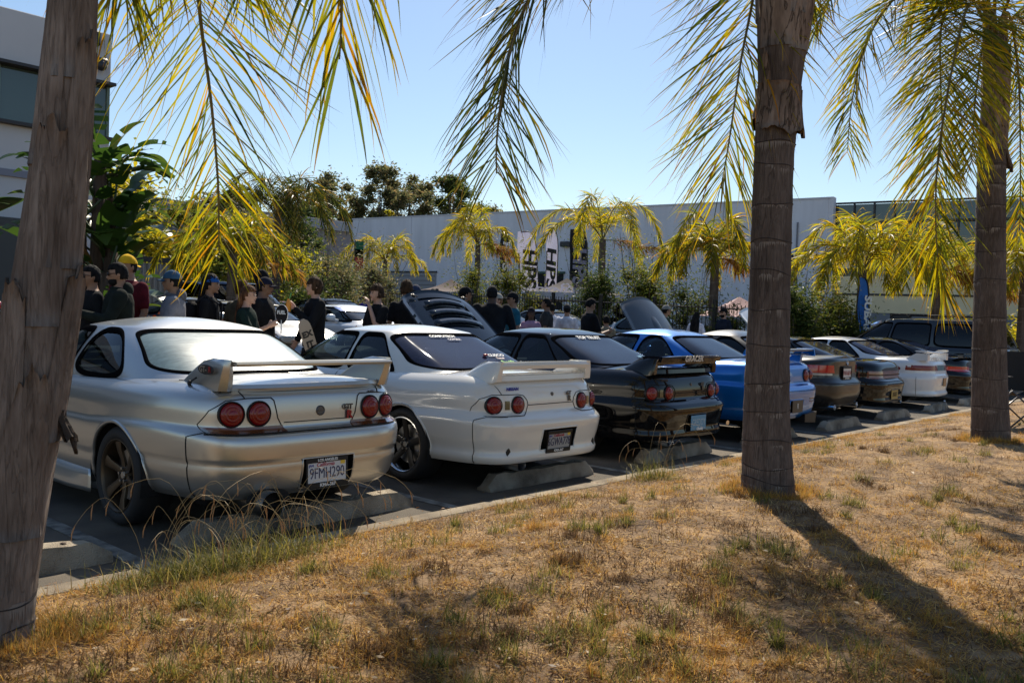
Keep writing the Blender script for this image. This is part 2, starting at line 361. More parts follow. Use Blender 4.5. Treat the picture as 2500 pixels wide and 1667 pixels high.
    def inwin(wn, u, v):
        v0, v1, lo, hi_ = wn['v0'], wn['v1'], wn['lo'], wn['hi']; vc = (v0+v1)/2; b = (v-vc)/((v1-v0)/2); t = (v-v0)/(v1-v0)
        l = lo[0]+(lo[1]-lo[0])*t; h = hi_[0]+(hi_[1]-hi_[0])*t; a = (u-(l+h)/2)/((h-l)/2); return np.abs(a)**wn['m']+np.abs(b)**wn['m'] < .97
    for wn in B.wins:
        u = ce[:,0] if wn['face'] != 'side' else ce[:,1]
        ok = ~top & inwin(wn, u, vv)
        xs = np.abs(ce[:,0])/np.maximum(.2, B.Wcf(np.clip(vv,0,1)))
        if wn['face'] == 'rear': ok &= ce[:,1] < half-.15
        elif wn['face'] == 'front': ok &= ce[:,1] > half+.15
        else: ok &= np.abs(ce[:,0]) > .3
        keep &= ~ok
    v, f = sub(V, F, keep); link('roof', mesh_np('roof', v, f, C_), root)
    # --- glazing with rubber surround
    for wn in B.wins:
        for sx in ((-1, 1) if wn['face'] == 'side' else (1,)):
            def pt(a, b, off):
                v0, v1, lo, hi_ = wn['v0'], wn['v1'], wn['lo'], wn['hi']; t = (b+1)/2; v = v0+(v1-v0)*t; l = lo[0]+(lo[1]-lo[0])*t; h = hi_[0]+(hi_[1]-hi_[0])*t; u = (l+h)/2+a*(h-l)/2
                if wn['face'] == 'side': return B.cab_side(u, v, off, sx)
                return B.cab_end(u, v, off, wn['face'] == 'rear')
            n = 22 if hi else 12; G = []; mm = wn['m']
            for j in range(n+1):
                b = -1+2*j/n; b = math.copysign(abs(b)**.7, b) if abs(b) > 0 else 0; lim = max(.02, (1-abs(b)**mm))**(1./mm) if abs(b) < 1 else .3
                for i in range(n+1): G.append(pt((-1+2*i/n)*lim, b*.999, -.006))
            Fq = [(j*(n+1)+i, j*(n+1)+i+1, (j+1)*(n+1)+i+1, (j+1)*(n+1)+i) for j in range(n) for i in range(n)]
            gm = (rearglass if wn['face'] == 'rear' and rearglass else glassm)
            link({'rear': 'rear_window', 'front': 'windshield', 'side': 'side_window'}[wn['face']], mesh_np('pane', G, Fq, gm), root)
            R = []; k = 72 if hi else 44; wr = wn.get('rib', .021)
            for i in range(k):
                q = 2*pi*i/k; ca, sb = cos(q), sin(q); a = math.copysign(abs(ca)**(2./mm), ca); b = math.copysign(abs(sb)**(2./mm), sb)
                hw = abs(wn['hi'][0]-wn['lo'][0])/2; hv = (wn['v1']-wn['v0'])/2
                da = wr*(.45 if wn['face'] != 'side' else 1)/hw; db = wr*(1.1 if wn['face']=='side' else 1.0)/(hv*max(.35, (B.zc1-B.zc0)*(1.05 if wn['face']=='side' else 2.0)))
                for s_, o_ in ((-.9, .001), (-.3, .007), (.6, .007), (.9, .002)): R.append(pt(a*(1+da*s_), b*(1+db*s_), o_))
            Fq = [(i*4+j, ((i+1)%k)*4+j, ((i+1)%k)*4+j+1, i*4+j+1) for i in range(k) for j in range(3)]
            link('window_seal', mesh_np('seal', R, Fq, RUB), root)
    # --- underbody, wells, arch lips
    mb = MB(); mb.box((0, B.L/2, .3), (1.3, B.L-.7, .2), .05)
    for yw in B.yw:
        for sx in (-1, 1):
            prof = []
            for i in range(17):
                q = pi*i/16*1.16-.25; prof.append((yw+(B.ra+.01)*cos(q), B.wz+(B.ra+.01)*sin(q)))
            secs = [[(sx*.5, y, z) for y, z in prof], [(sx*(float(B.bx(yw, .5))-.02), y, z) for y, z in prof]]
            mb.loft(secs, closed=False, cap=False); mb.add([(sx*.5, y, z) for y, z in prof]+[(sx*.5, yw, B.wz)], [(i, i+1, 17) for i in range(16)])
    mb.build('underbody', DARK, root)
    for yw in B.yw:
        for sx in (-1, 1):
            mb = MB(); secs = []
            for i in range(33):
                q = -.12+(pi+.24)*i/32; y, z = yw+B.ra*cos(q), B.wz+B.ra*sin(q)
                if z < float(B.zbf(y))+.0: continue
                x0 = B.side(y, min(z, float(B.ztf(y))-.01), 0, sx)[0]
                dy, dz = cos(q), sin(q); s4 = []
                for dr, dx in ((.012, -.004), (.012, .005), (.0, .009), (-.010, .004), (-.010, -.02)): s4.append((x0+sx*dx, y+dy*dr, z+dz*dr))
                secs.append(s4)
            mb.loft(secs, closed=True); mb.build('arch_lip', C_, root, smooth=True)
    # --- wheels
    wh = wheels
    for yw in B.yw:
        for sx in (-1, 1):
            wt = bpy.data.objects.new('wheel', None); COL.objects.link(wt); wt.parent = root; wt.empty_display_size = .1
            wt.location = (sx*(B.tw-.0), yw, B.wz); wt.rotation_euler = (0, 0, 0 if sx < 0 else pi)
            for nm, me in wh: link(nm, me, wt)
    # --- cabin inside
    if interior:
        mb = MB(); a0 = float(B.Yrf(.3)); b0 = float(B.Yff(.3))
        mb.box((0, (a0+b0)/2, .42), (1.25, b0-a0+.1, .1)); mb.box((0, a0+.32, .86), (1.22, .5, .03), .01)
        for sx in (-.36, .36):
            yb = B.ys
            mb.box((sx, yb+.28, .5), (.5, .5, .16), .05); mb.box((sx, yb, .78), (.48, .14, .52), .06, tilt=(.25, 0, 0)); mb.box((sx, yb-.1, 1.09), (.26, .09, .17), .04, tilt=(.15,0,0))
            mb.tube([(sx-.06, yb-.06, 1.0), (sx-.06, yb-.1, 1.08)], .008); mb.tube([(sx+.06, yb-.06, 1.0), (sx+.06, yb-.1, 1.08)], .008)
        mb.box((0, yb-.72, .74), (1.15, .16, .46), .05, tilt=(.3,0,0)); mb.box((0, b0-.42, .82), (1.25, .34, .2), .05)
        sw = -.36 if lhd else .36
        mb.tube([(sw+.18*cos(a), b0-.66+.05*sin(a), .9+.17*sin(a)) for a in np.linspace(0, 2*pi, 17)], .014, cap=False)
        mb.build('interior', SEAT, root, angle=40)
    # mirrors
    for sx in (-1, 1):
        mb = MB(); ym = float(B.Yff(.25))-.42; mb.sphere((sx*(float(B.Wf(.95))+.14), ym, B.zc0+.12), (.11, .07, .075), 14, 8, lambda p: [math.copysign(abs(p[0])**.7, p[0]), p[1], math.copysign(abs(p[2])**.7, p[2])])
        mb.tube([(sx*(float(B.Wf(.95))-.03), ym+.03, B.zc0+.06), (sx*(float(B.Wf(.95))+.1), ym, B.zc0+.08)], .03); mb.build('side_mirror', C_, root, smooth=True)
    return root
def strip(B, pts, name, parent, w=.004, m=None, off=.0012):
    """thin shut line following surface points already offset outward"""
    mb = MB(); mb.tube(pts, w*.8, 5); return mb.build(name, m or SEAM, parent, smooth=True)
def wheel_meshes(key, R=.325, rim=.235, wdt=.25, spokes=6, colm=None, tw=.05, style='six', lip=None):
    out = []
    mb = MB(); o = 0.0                               # outer face at x=0 pointing -x
    mb.lathe([(rim+.0, .012), (rim+.004, .002), (rim+.02, -.004), (R-.045, -.010), (R-.022, .0), (R-.006, .018), (R, .035), (R, wdt-.03), (R-.03, wdt), (rim, wdt)], 48, 'x')
    for k in range(3): mb.lathe([(R+.0008, .06+.06*k), (R-.006, .064+.06*k), (R-.006, .07+.06*k), (R+.0008, .074+.06*k)], 48, 'x')
    out.append(('tyre', mb.mesh('tyre', TYRE, angle=50)))
    mb = MB(); mb.lathe([(rim+.001, .016), (rim+.001, .002), (rim-.006, .0), (rim-.014, .006), (rim-.020, .02), (rim-.022, .1), (rim-.03, wdt-.05)], 48, 'x')
    out.append(('rim', mb.mesh('rim', lip or colm, angle=35)))
    mb = MB(); hub = .062; pn = spokes; dish = .045
    mb.lathe([(.0, dish-.004), (.03, dish-.004), (.034, dish+.004), (hub, dish+.002), (hub+.004, dish+.03), (hub-.004, .12)], 32, 'x')
    for k in range(pn):
        a = 2*pi*k/pn+.35; c, s_ = cos(a), sin(a)
        def P(r, t, x): return (x, r*c-t*s_, r*s_+t*c)
        secs = []
        for r, wd, x in ((.045, .026, dish), (.10, .024 if style == 'six' else .03, dish-.006), (.16, .029 if style == 'six' else .028, dish-.022), (rim-.018, .040 if style == 'six' else .034, .016)):
            d = .022; secs.append([P(r, -wd, x+.004), P(r, -wd*.5, x), P(r, wd*.5, x), P(r, wd, x+.004), P(r, wd*.9, x+d), P(r, -wd*.9, x+d)])
        mb.loft(secs)
    out.append(('spokes', mb.mesh('spokes', colm, angle=35)))
    mb = MB()
    for k in range(5):
        a = 2*pi*k/5+.2; mb.lathe([(.0, dish-.014), (.009, dish-.014), (.010, dish+.004)], 8, 'x', (0, .044*cos(a), .044*sin(a)))
    mb.lathe([(0, dish-.008), (.022, dish-.008), (.026, dish)], 20, 'x')
    out.append(('lug_nuts', mb.mesh('lug_nuts', STEEL, angle=35)))
    mb = MB(); mb.lathe([(.05, .085), (.165, .085), (.165, .11), (.05, .11)], 40, 'x'); mb.box((.09, -.13, .03), (.06, .08, .16), .015)
    out.append(('brake_disc', mb.mesh('brake_disc', STEEL, angle=35)))
    return out
def disc_on(mb, c, n, r, prof, seg=28):
    """lathe a profile [(radius,height)] around normal n at point c"""
    st = len(mb.v); mb.lathe([(a*r, h) for a, h in prof], seg, 'z'); q = Vector(n).normalized().to_track_quat('Z', 'Y').to_matrix().to_4x4(); q.translation = Vector(c); mb.xf(q, st)
def round_lamp(B, root, x, z, r, dark=False):
    c = B.rear(x, z, 0); e = .01; p1 = Vector(B.rear(x+e, z)); p0 = Vector(B.rear(x-e, z)); t = (p1-p0); n = Vector((t.y*1., -t.x, 0)).normalized()*1.; n = Vector((n.x*.6, n.y, .05)).normalized()
    if n.y > 0: n = -n
    lamp = bpy.data.objects.new('tail_lamp', None); COL.objects.link(lamp); lamp.parent = root; lamp.empty_display_size = .05
    mb = MB(); disc_on(mb, c, n, r, [(1.10, -.03), (1.10, .008), (1.04, .012), (.99, .006), (.97, -.01)]); mb.build('lamp_ring', PLA, lamp, smooth=True)
    mb = MB(); disc_on(mb, c, n, r, [(1., -.03), (.985, .004), (.93, .012), (.85, .019), (.72, .0245), (.70, .0235), (.66, .027), (.45, .034), (.42, .0325), (.38, .0355), (.2, .038), (.0, .039)]); mb.build('lens', REDL, lamp, smooth=True)
    mb = MB(); disc_on(mb, c, n, r, [(.62, .0275), (.60, .0305), (.52, .0335), (.50, .032)]); mb.build('lens_ring', REDL, lamp, smooth=True)
    return lamp
def plate(root, c, num, top, bottom, bg, fg, tilt=.0, w=.305, h=.155, frame=True, script=None, sticker=True, fs=.098):
    p = bpy.data.objects.new('license_plate', None); COL.objects.link(p); p.parent = root; p.location = c; p.rotation_euler = (tilt, 0, 0); p.empty_display_size = .05
    MB().box((0, 0, 0), (w, .006, h), .003).build('plate_blank', bg, p)
    if frame:
        mb = MB(); d = .012; H = .03
        mb.box((0, -.003, h/2-.002), (w+.024, .014, H), .004); mb.box((0, -.003, -h/2-.006), (w+.024, .014, H+.006), .004); mb.box((-w/2-.004, -.003, 0), (.014, .0138, h), .004); mb.box((w/2+.004, -.003, 0), (.014, .0138, h), .004)
        mb.build('plate_frame', PLA, p, angle=30)
    wh = mat('white lettering', (.8,.8,.78), .5)
    if num: text('plate_number', num, fs, (0, -.0042, -.010 if frame else 0), (pi/2,0,0), fg, p, off=-.0004, sx=.70)
    if top: text('frame_lettering', top, .024, (0, -.0105, h/2-.002), (pi/2,0,0), wh, p, ext=.0008, off=.0006, sx=1.05)
    if bottom: text('frame_lettering', bottom, .030, (0, -.0105, -h/2-.006), (pi/2,0,0), wh, p, ext=.0008, off=.0009, sx=1.05)
    if script: text('state_script', script, .036, (-.015, -.0042, h/2-.031), (pi/2,0,0), mat('red script', (.45,.03,.05), .5), p, shear=.35)
    if sticker:
        MB().box((w/2-.03, -.0045, h/2-.028), (.036, .002, .022)).build('sticker', mat('yellow sticker', (.75,.5,.05), .5), p)
        if script: text('month_sticker', 'JAN', .022, (-w/2+.03, -.0042, h/2-.034), (pi/2,0,0), mat('blue print', (.05,.06,.35), .5), p)
    return p
from types import SimpleNamespace
def wins_coupe(v0, v1, door, quart, rear, front, mq=3.2):
    return [dict(face='side', v0=v0, v1=v1, lo=door[0], hi=door[1], m=7), dict(face='side', v0=v0, v1=v1, lo=quart[0], hi=quart[1], m=mq),
            dict(face='rear', v0=rear[0], v1=rear[1], lo=(-rear[2], -rear[3]), hi=(rear[2], rear[3]), m=7), dict(face='front', v0=front[0], v1=front[1], lo=(-front[2], -front[3]), hi=(front[2], front[3]), m=8)]
R33 = dict(L=4.675, wb=2.72, ro=1.03, wz=.325, ra=.352, tw=.868, nr=6, nf=4.5, flare=.022, fq=.5, waist=.012, crown=.035, rcrown=.078, tap=.05, qb=.62, qfb=.55, yseam=.30,
    zt=([0,.2,.5,1.0,2.0,3.1,3.8,4.4,4.675], [.925,.945,.955,.945,.925,.915,.83,.70,.62]), zb=([0,.78,1.25,1.5,3.3,4.2,4.675], [.275,.265,.20,.165,.165,.17,.18]),
    W=([0,.08,.3,.33,.36,.58,.62,.66,.78,.88,.95,1], [.805,.845,.872,.868,.874,.885,.882,.868,.866,.85,.81,.735]),
    R=([0,.06,.15,.31,.33,.36,.5,.57,.61,.63,.64,.8,.92,.97,1], [.10,.055,.03,.012,.022,.006,.0,.008,.035,.075,.082,.088,.10,.125,.17]),
    F=([0,.2,.5,.7,.9,1], [.06,.0,.0,.06,.2,.4]),
    zc0=.88, zc1=1.268, Yr=([0,.25,.5,.75,1], [.52,.76,.98,1.2,1.47]), Yf=([0,.25,.6,1], [3.45,3.2,2.85,2.42]), Wc=([0,.25,.5,.8,1], [.775,.745,.70,.63,.565]), ncr=5, ncf=4.2, ys=1.95,
    wins=wins_coupe(.13, .94, ((2.10,2.02),(3.2,2.42)), ((1.23,1.58),(2.02,1.94)), (.29,.97,.665,.535), (.22,.96,.68,.52)))
def spec(base, **k): d = dict(base); d.update(k); return Body(**d)
B33 = spec(R33, recess=(-.155,.245,.31,.50))
R32 = dict(R33, L=4.545, wb=2.615, ro=1.03, nr=6.5, flare=.03, wz=.315, ra=.345, tw=.86, qb=.56, yseam=.26,
    zt=([0,.2,.5,1.0,2.0,3.05,3.8,4.3,4.545], [.895,.915,.935,.925,.905,.90,.83,.72,.66]), zb=([0,.78,1.25,1.5,3.3,4.2,4.545], [.245,.24,.20,.165,.165,.17,.18]),
    W=([0,.05,.1,.14,.3,.48,.52,.56,.60,.62,.75,.88,.96,1], [.84,.862,.866,.856,.872,.878,.872,.856,.848,.846,.85,.83,.785,.74]),
    R=([0,.04,.1,.14,.3,.48,.53,.56,.60,.62,.75,.9,.95,.98,1], [.05,.03,.03,.042,.02,.0,.015,.04,.075,.095,.10,.125,.15,.18,.22]),
    zc0=.86, zc1=1.262, Yr=([0,.25,.5,.75,1], [.58,.80,1.04,1.30,1.55]), Yf=([0,.25,.6,1], [3.35,3.1,2.8,2.40]), Wc=([0,.25,.5,.8,1], [.765,.735,.695,.63,.575]), ncr=6.5, rcrown=.066, crown=.03, ys=1.9,
    wins=wins_coupe(.13, .93, ((2.02,1.96),(3.05,2.42)), ((1.28,1.62),(1.95,1.90)), (.25,.96,.70,.56), (.22,.96,.67,.52), mq=6))
B32 = spec(R32, recess=(-.20,.26,.33,.51)); B32b = spec(R32, recess=(-.18,.20,.31,.49))
R34 = dict(R33, L=4.6, wb=2.665, ro=1.02, nr=7, flare=.035, zt=([0,.2,.5,1.0,2.0,3.1,3.8,4.35,4.6], [.95,.975,.98,.955,.93,.92,.86,.76,.66]),
    Yr=([0,.25,.5,.75,1], [.62,.84,1.05,1.27,1.5]), ncr=5.5,
    wins=wins_coupe(.13, .94, ((2.05,1.98),(3.15,2.42)), ((1.30,1.62),(1.97,1.90)), (.30,.97,.66,.53), (.22,.96,.67,.52)))
B34 = spec(R34, recess=(-.18,.20,.36,.52))
E92 = dict(R33, L=4.6, wb=2.76, ro=.96, nr=4.6, flare=.012, wz=.33, qb=.52, tap=.07, rcrown=.085,
    zt=([0,.15,.5,1.1,2.0,3.1,3.8,4.35,4.6], [.985,1.0,.985,.96,.945,.93,.87,.76,.64]), zb=([0,.55,.6,1.4,1.5,3.3,4.2,4.6], [.30,.28,.22,.20,.17,.17,.18,.2]),
    W=([0,.1,.3,.5,.54,.58,.7,.85,.95,1], [.78,.83,.87,.878,.872,.855,.86,.845,.79,.71]), R=([0,.1,.3,.48,.52,.56,.7,.88,.96,1], [.1,.05,.0,.0,.02,.06,.08,.075,.07,.1]),
    Yr=([0,.25,.5,.75,1], [.62,.86,1.08,1.30,1.55]), Yf=([0,.25,.6,1], [3.4,3.12,2.75,2.3]),
    wins=wins_coupe(.13, .92, ((2.0,1.95),(3.1,2.3)), ((1.15,1.6),(1.95,1.88)), (.30,.97,.64,.50), (.22,.96,.67,.52)))
BE92 = spec(E92)
S13 = dict(R32, L=4.5, nr=5.5, flare=.0, zt=([0,.2,.5,1.0,2.0,3.05,3.8,4.3,4.5], [.885,.905,.92,.90,.88,.87,.80,.68,.60]), tw=.82, rcrown=.055, zc1=1.22,
    W=([0,.05,.3,.48,.52,.56,.62,.75,.88,.96,1], [.80,.825,.845,.848,.84,.82,.815,.818,.80,.755,.70]), recess=(-.17,.19,.30,.46))
BS13 = spec(S13)
S14 = dict(S13, nr=4.6, zt=([0,.2,.5,1.0,2.0,3.05,3.8,4.3,4.5], [.90,.925,.93,.905,.885,.88,.81,.69,.60]), recess=None,
    R=([0,.04,.1,.14,.3,.52,.58,.62,.7,.85,.95,1], [.02,.0,.01,.03,.012,.0,.01,.03,.04,.05,.09,.16]), Yr=([0,.25,.5,.75,1], [.62,.88,1.1,1.33,1.58]))
BS14 = spec(S14)
Z32 = dict(S13, L=4.3, nr=4.5, zt=([0,.2,.5,1.0,2.0,3.05,3.8,4.1,4.3], [.88,.91,.93,.91,.88,.86,.78,.66,.58]), Yr=([0,.25,.5,.75,1], [.2,.55,.85,1.15,1.5]), recess=None,
    wins=wins_coupe(.13, .92, ((1.9,1.85),(3.0,2.35)), ((.95,1.45),(1.84,1.79)), (.2,.97,.66,.5), (.22,.96,.67,.52)))
BZ = spec(Z32)
SUV = dict(R33, L=4.95, wb=2.95, ro=.95, wz=.38, ra=.42, tw=.9, nr=7, nf=6, flare=.01, crown=.03, rcrown=.05, tap=.02, qb=.38,
    zt=([0,.2,1,2.5,3.4,4.2,4.7,4.95], [1.06,1.08,1.08,1.07,1.06,1.0,.92,.8]), zb=([0,.5,.55,1.4,1.5,3.4,4.4,4.95], [.42,.36,.3,.28,.26,.26,.28,.32]),
    W=([0,.1,.35,.4,.7,.9,1], [.88,.92,.93,.925,.935,.92,.86]), R=([0,.1,.35,.4,.6,.9,1], [.08,.02,.0,.05,.06,.08,.12]), F=([0,.3,.7,1], [.05,0,.05,.3]),
    zc0=1.0, zc1=1.70, Yr=([0,.25,.6,1], [.10,.16,.28,.48]), Yf=([0,.25,.6,1], [4.05,3.75,3.35,2.85]), Wc=([0,.25,.5,.8,1], [.87,.85,.82,.75,.70]), ncr=8, ncf=5, ys=2.6,
    wins=[dict(face='side', v0=.14, v1=.88, lo=(2.72,2.6), hi=(3.75,2.9), m=7), dict(face='side', v0=.14, v1=.88, lo=(1.72,1.72), hi=(2.64,2.54), m=9), dict(face='side', v0=.14, v1=.88, lo=(.55,.75), hi=(1.62,1.62), m=6), dict(face='rear', v0=.15, v1=.9, lo=(-.76,-.66), hi=(.76,.66), m=8), dict(face='front', v0=.12, v1=.95, lo=(-.8,-.62), hi=(.8,.62), m=8)])
BSUV = spec(SUV)
SED = dict(R33, L=4.5, wb=2.65, ro=1.0, nr=5, nf=5, flare=.01, zt=([0,.2,.5,1.0,2.0,3.1,3.8,4.3,4.5], [.95,.98,.98,.96,.94,.94,.88,.8,.7]), zc0=.9, zc1=1.32, recess=None)
BSED = spec(SED)

PSILV = paint('silver metallic paint', (.54,.53,.505), .82, .31, 0, coat=.6, dust_sheen=.015)
PWHT = paint('pearl white paint', (.78,.755,.70), .0, .25, .0, dust_sheen=.04)
PBLK = paint('gloss black paint', (.004,.004,.005), 0, .5, 0, dust_sheen=.004, spec=.0)
PBLU = paint('bright blue metallic paint', (.0,.17,.60), .5, .28, .1, dust_sheen=.01)
PGRY = paint('satin dark grey paint', (.035,.034,.034), .5, .34, 0, coat=.45, dust_sheen=.1)
PSUV = paint('graphite paint', (.03,.032,.036), .6, .3, .05)
PRED = paint('red paint', (.45,.012,.015), 0, .25)
PNAV = paint('dark blue paint', (.012,.03,.07), .4, .3)
GCLR = glass('tinted side glass', (.24,.29,.30), .015)
GDRK = glass('dark privacy glass', (.05,.055,.06), .02)
GDUS = glass('dusty rear glass', (.30,.40,.41), .10, dust_sheen=.50, dust_sky_col=(.27,.40,.42), drough=.36, dspec=1.)  # dusty film whose teal also carries the reflected sky
GPUR = glass('purple film glass', (.05,.05,.08), .03, dust_sheen=.30, dust_sky_col=(.045,.055,.12), spec=1.4, dspec=0)  # bluish layer paints in the sky's reflection
GLIN = glass('smoked rear glass', (.03,.035,.045), .04, dust_sheen=.25, dust_sky_col=(.028,.042,.085), spec=1.4, dspec=0)  # blue-grey of reflected sky put into the layer's colour
BRONZE = mat('bronze wheel paint', (.085,.060,.038), .38, .6)
GUN = mat('gunmetal wheel paint', (.06,.06,.062), .3, .8)
POL = mat('polished rim lip', (.62,.62,.62), .18, 1.)
W6 = wheel_meshes('six', R=.322, rim=.238, colm=BRONZE, spokes=6)
W5 = wheel_meshes('five', R=.315, rim=.236, colm=GUN, spokes=5, style='five', lip=POL)
WHT = mat('plate reflective white', (.62,.63,.64), .35); BLUEP = mat('plate light blue', (.10,.30,.48), .35); BLKP = mat('plate black', (.03,.03,.03), .4)
NAVY = mat('navy plate ink', (.03,.035,.10), .5); WINK = mat('white lettering', (.8,.8,.78), .5); LBK = mat('black lettering', (.012,.012,.014), .5)
BDGE = mat('dark chrome badge', (.10,.10,.11), .3, .8); REDB = mat('red badge enamel', (.30,.01,.015), .35)

def side_line(B, pts, root, name='door_seam', n=10, off=.0015):
    P = []
    for (y0, z0), (y1, z1) in zip(pts[:-1], pts[1:]):
        for i in range(n): t = i/n; P.append(B.side(y0+(y1-y0)*t, z0+(z1-z0)*t, off))
    P.append(B.side(*pts[-1], off)); strip(B, P, name, root)
def rear_line(B, pts, root, name='panel_seam', n=8, off=.0015, w=.004):
    P = []
    for (x0, z0), (x1, z1) in zip(pts[:-1], pts[1:]):
        for i in range(n): t = i/n; P.append(B.rear(x0+(x1-x0)*t, z0+(z1-z0)*t, off))
    P.append(B.rear(*pts[-1], off)); return strip(B, P, name, root, w)
def rpatch(B, root, name, x0, x1, z0, z1, m, off=.006, cut0=0, cut1=0, nx=16, nz=4):
    """curved plate following the tail; cut0/cut1 slant the left/right ends"""
    V = []; F = []
    for o in (off, -.02):
        for j in range(nz+1):
            t = j/nz; z = z0+(z1-z0)*t; a = x0+cut0*t; b = x1+cut1*t
            for i in range(nx+1): V.append(B.rear(a+(b-a)*i/nx, z, o))
    k = (nz+1)*(nx+1)
    for j in range(nz):
        for i in range(nx): q = j*(nx+1)+i; F.append((q, q+1, q+nx+2, q+nx+1))
    bd = [i for i in range(nx+1)]+[(j+1)*(nx+1)-1 for j in range(1, nz+1)]+[nz*(nx+1)+i for i in range(nx-1, -1, -1)]+[j*(nx+1) for j in range(nz-1, 0, -1)]
    for a, b in zip(bd, bd[1:]+bd[:1]): F.append((a, a+k, b+k, b))
    o = MB().add(V, F); return o.build(name, m, root, angle=40)
def gt_badge(root, x, y, z, s=1., red=True):
    text('badge_lettering', 'GT', .052*s, (x, y-.010, z+.030*s), (pi/2,0,0), BDGE, root, ext=.003, off=.002, sx=1.1)
    text('badge_lettering', 'R', .078*s, (x+.012*s, y-.011, z-.024*s), (pi/2,0,0), REDB if red else BDGE, root, ext=.003, off=.003, sx=1.05)
def door_lines(B, root, yd=2.05):
    fy = float(B.Yff(.2))
    side_line(B, [(yd, .22), (yd, .5), (yd+.01, .90)], root); side_line(B, [(fy+.02, .88), (fy+.02, .45), (fy-.12, .24), (yd, .22)], root)
    x, y, z = B.side(yd+.14, .74, .004); mb = MB(); mb.box((x, y, z), (.02, .16, .035), .008); mb.build('door_handle', PLA, root, angle=40)
def exhaust(root, x, z, r=.06, y=.02, tilt=0, tip=CHROME):
    mb = MB(); mb.lathe([(r*.94, .12), (r*.94, .0), (r, -.006), (r*1.04, .0), (r*1.04, .3), (r*.8, .42)], 28, 'y', (x, y, z)); mb.build('exhaust_tip', tip, root, angle=40)
    mb = MB(); mb.lathe([(0, .10), (r*.95, .1)], 24, 'y', (x, y, z)); mb.build('exhaust_bore', DARK, root)
def blade(mb, x0, x1, y, z, ch, th, n=9, sweep=0., drop=0.):
    secs = []
    for i in range(n):
        t = -1+2*i/(n-1); x = x0+(x1-x0)*i/(n-1); yy = y+sweep*t*t; zz = z-drop*t*t
        secs.append([(x, yy, zz+th*.1), (x, yy+.012, zz+th*.5), (x, yy+ch*.5, zz+th*.55), (x, yy+ch*.9, zz+th*.25), (x, yy+ch, zz-.0), (x, yy+ch*.85, zz-th*.35), (x, yy+ch*.4, zz-th*.5), (x, yy+.01, zz-th*.4)])
    mb.loft(secs)
def wing_r33(B, root, C):
    mb = MB()
    secs = []
    for i in range(15):                           # low lip that follows the trunk edge
        x = -.60+1.2*i/14; z = B.deck(x, .3)[2]; yr = B.rear(x, .93)[1]-.03
        secs.append([(x, yr+.015, .925), (x, yr, .945), (x, yr+.01, .968), (x, yr+.10, z+.012), (x, yr+.30, z+.004), (x, yr+.30, z-.02), (x, yr+.1, z-.03)])
    mb.loft(secs)
    for sx in (-1, 1):                            # swept end plates
        secs = []
        for t, z in ((0, .93), (.15, .965), (.4, 1.02), (.65, 1.07), (.85, 1.105), (1, 1.122)):
            xi = sx*(.565+.035*t); xo = sx*(.655+.012*t-.03*t*t); yb = .16-.10*t+.05*t*t; yf = .78-.42*t+(-.05 if t > .9 else 0); r = .03*(1-t)
            secs.append([(xi, yb+.02, z), ((xi+xo)/2, yb, z), (xo, yb+.03, z), (xo-sx*.004, (yb+yf)/2, z-r*.4), (xo-sx*.02, yf-.05, z-r), ((xi+xo)/2, yf, z-r*1.2), (xi+sx*.01, yf-.06, z-r), (xi, (yb+yf)/2, z)])
        mb.loft(secs if sx < 0 else secs)
    blade(mb, -.60, .60, .07, 1.095, .20, .032, sweep=.0)
    mb.build('spoiler', C, root, angle=42)
    rpatch(B, root, 'brake_light', -.14, .22, .938, .950, REDL, off=.034, nz=2)
    mb = MB(); st = 0; mb.lathe([(0, -.003), (.5, -.003), (.56, .0)], 28, 'x', (-.673, .30, 1.055), sc=(1, .17, .055)); mb.build('badge_panel', LBK, root)
    text('badge_lettering', 'GT-', .05, (-.678, .325, 1.055), (pi/2, 0, -pi/2), STEEL, root, ext=.001, off=.001); text('badge_lettering', 'R', .05, (-.678, .25, 1.055), (pi/2, 0, -pi/2), REDB, root, ext=.001, off=.001)
def wing_r32(B, root, C, nm=True):
    mb = MB(); secs = []
    for i in range(13):
        x = -.60+1.2*i/12; yr = B.rear(x, .86)[1]+.005; z = B.deck(x, .32)[2]
        secs.append([(x, yr+.02, .90), (x, yr, .912), (x, yr+.006, .952), (x, yr+.06, .972), (x, yr+.2, z+.004), (x, yr+.2, z-.02), (x, yr+.05, .90)])
    mb.loft(secs)
    for sx in (-1, 1):
        secs = []
        for t, z in ((0, .905), (.3, .95), (.6, 1.0), (.85, 1.045), (1, 1.065)):
            xi = sx*(.56+.0*t); xo = sx*(.645-.03*t*t); yb = .16-.02*t; yf = .70-.36*t
            secs.append([(xi, yb+.01, z), (xo-sx*.02, yb, z), (xo, yb+.03, z-.01*(1-t)), (xo-sx*.01, yf-.08, z-.03*(1-t)), (xo-sx*.05, yf, z-.04*(1-t)), (xi+sx*.02, yf, z-.03*(1-t)), (xi, (yb+yf)/2, z)])
        mb.loft(secs)
    blade(mb, -.605, .605, .135, 1.03, .19, .062, sweep=.01, drop=.004)
    mb.build('spoiler', C, root, angle=42)
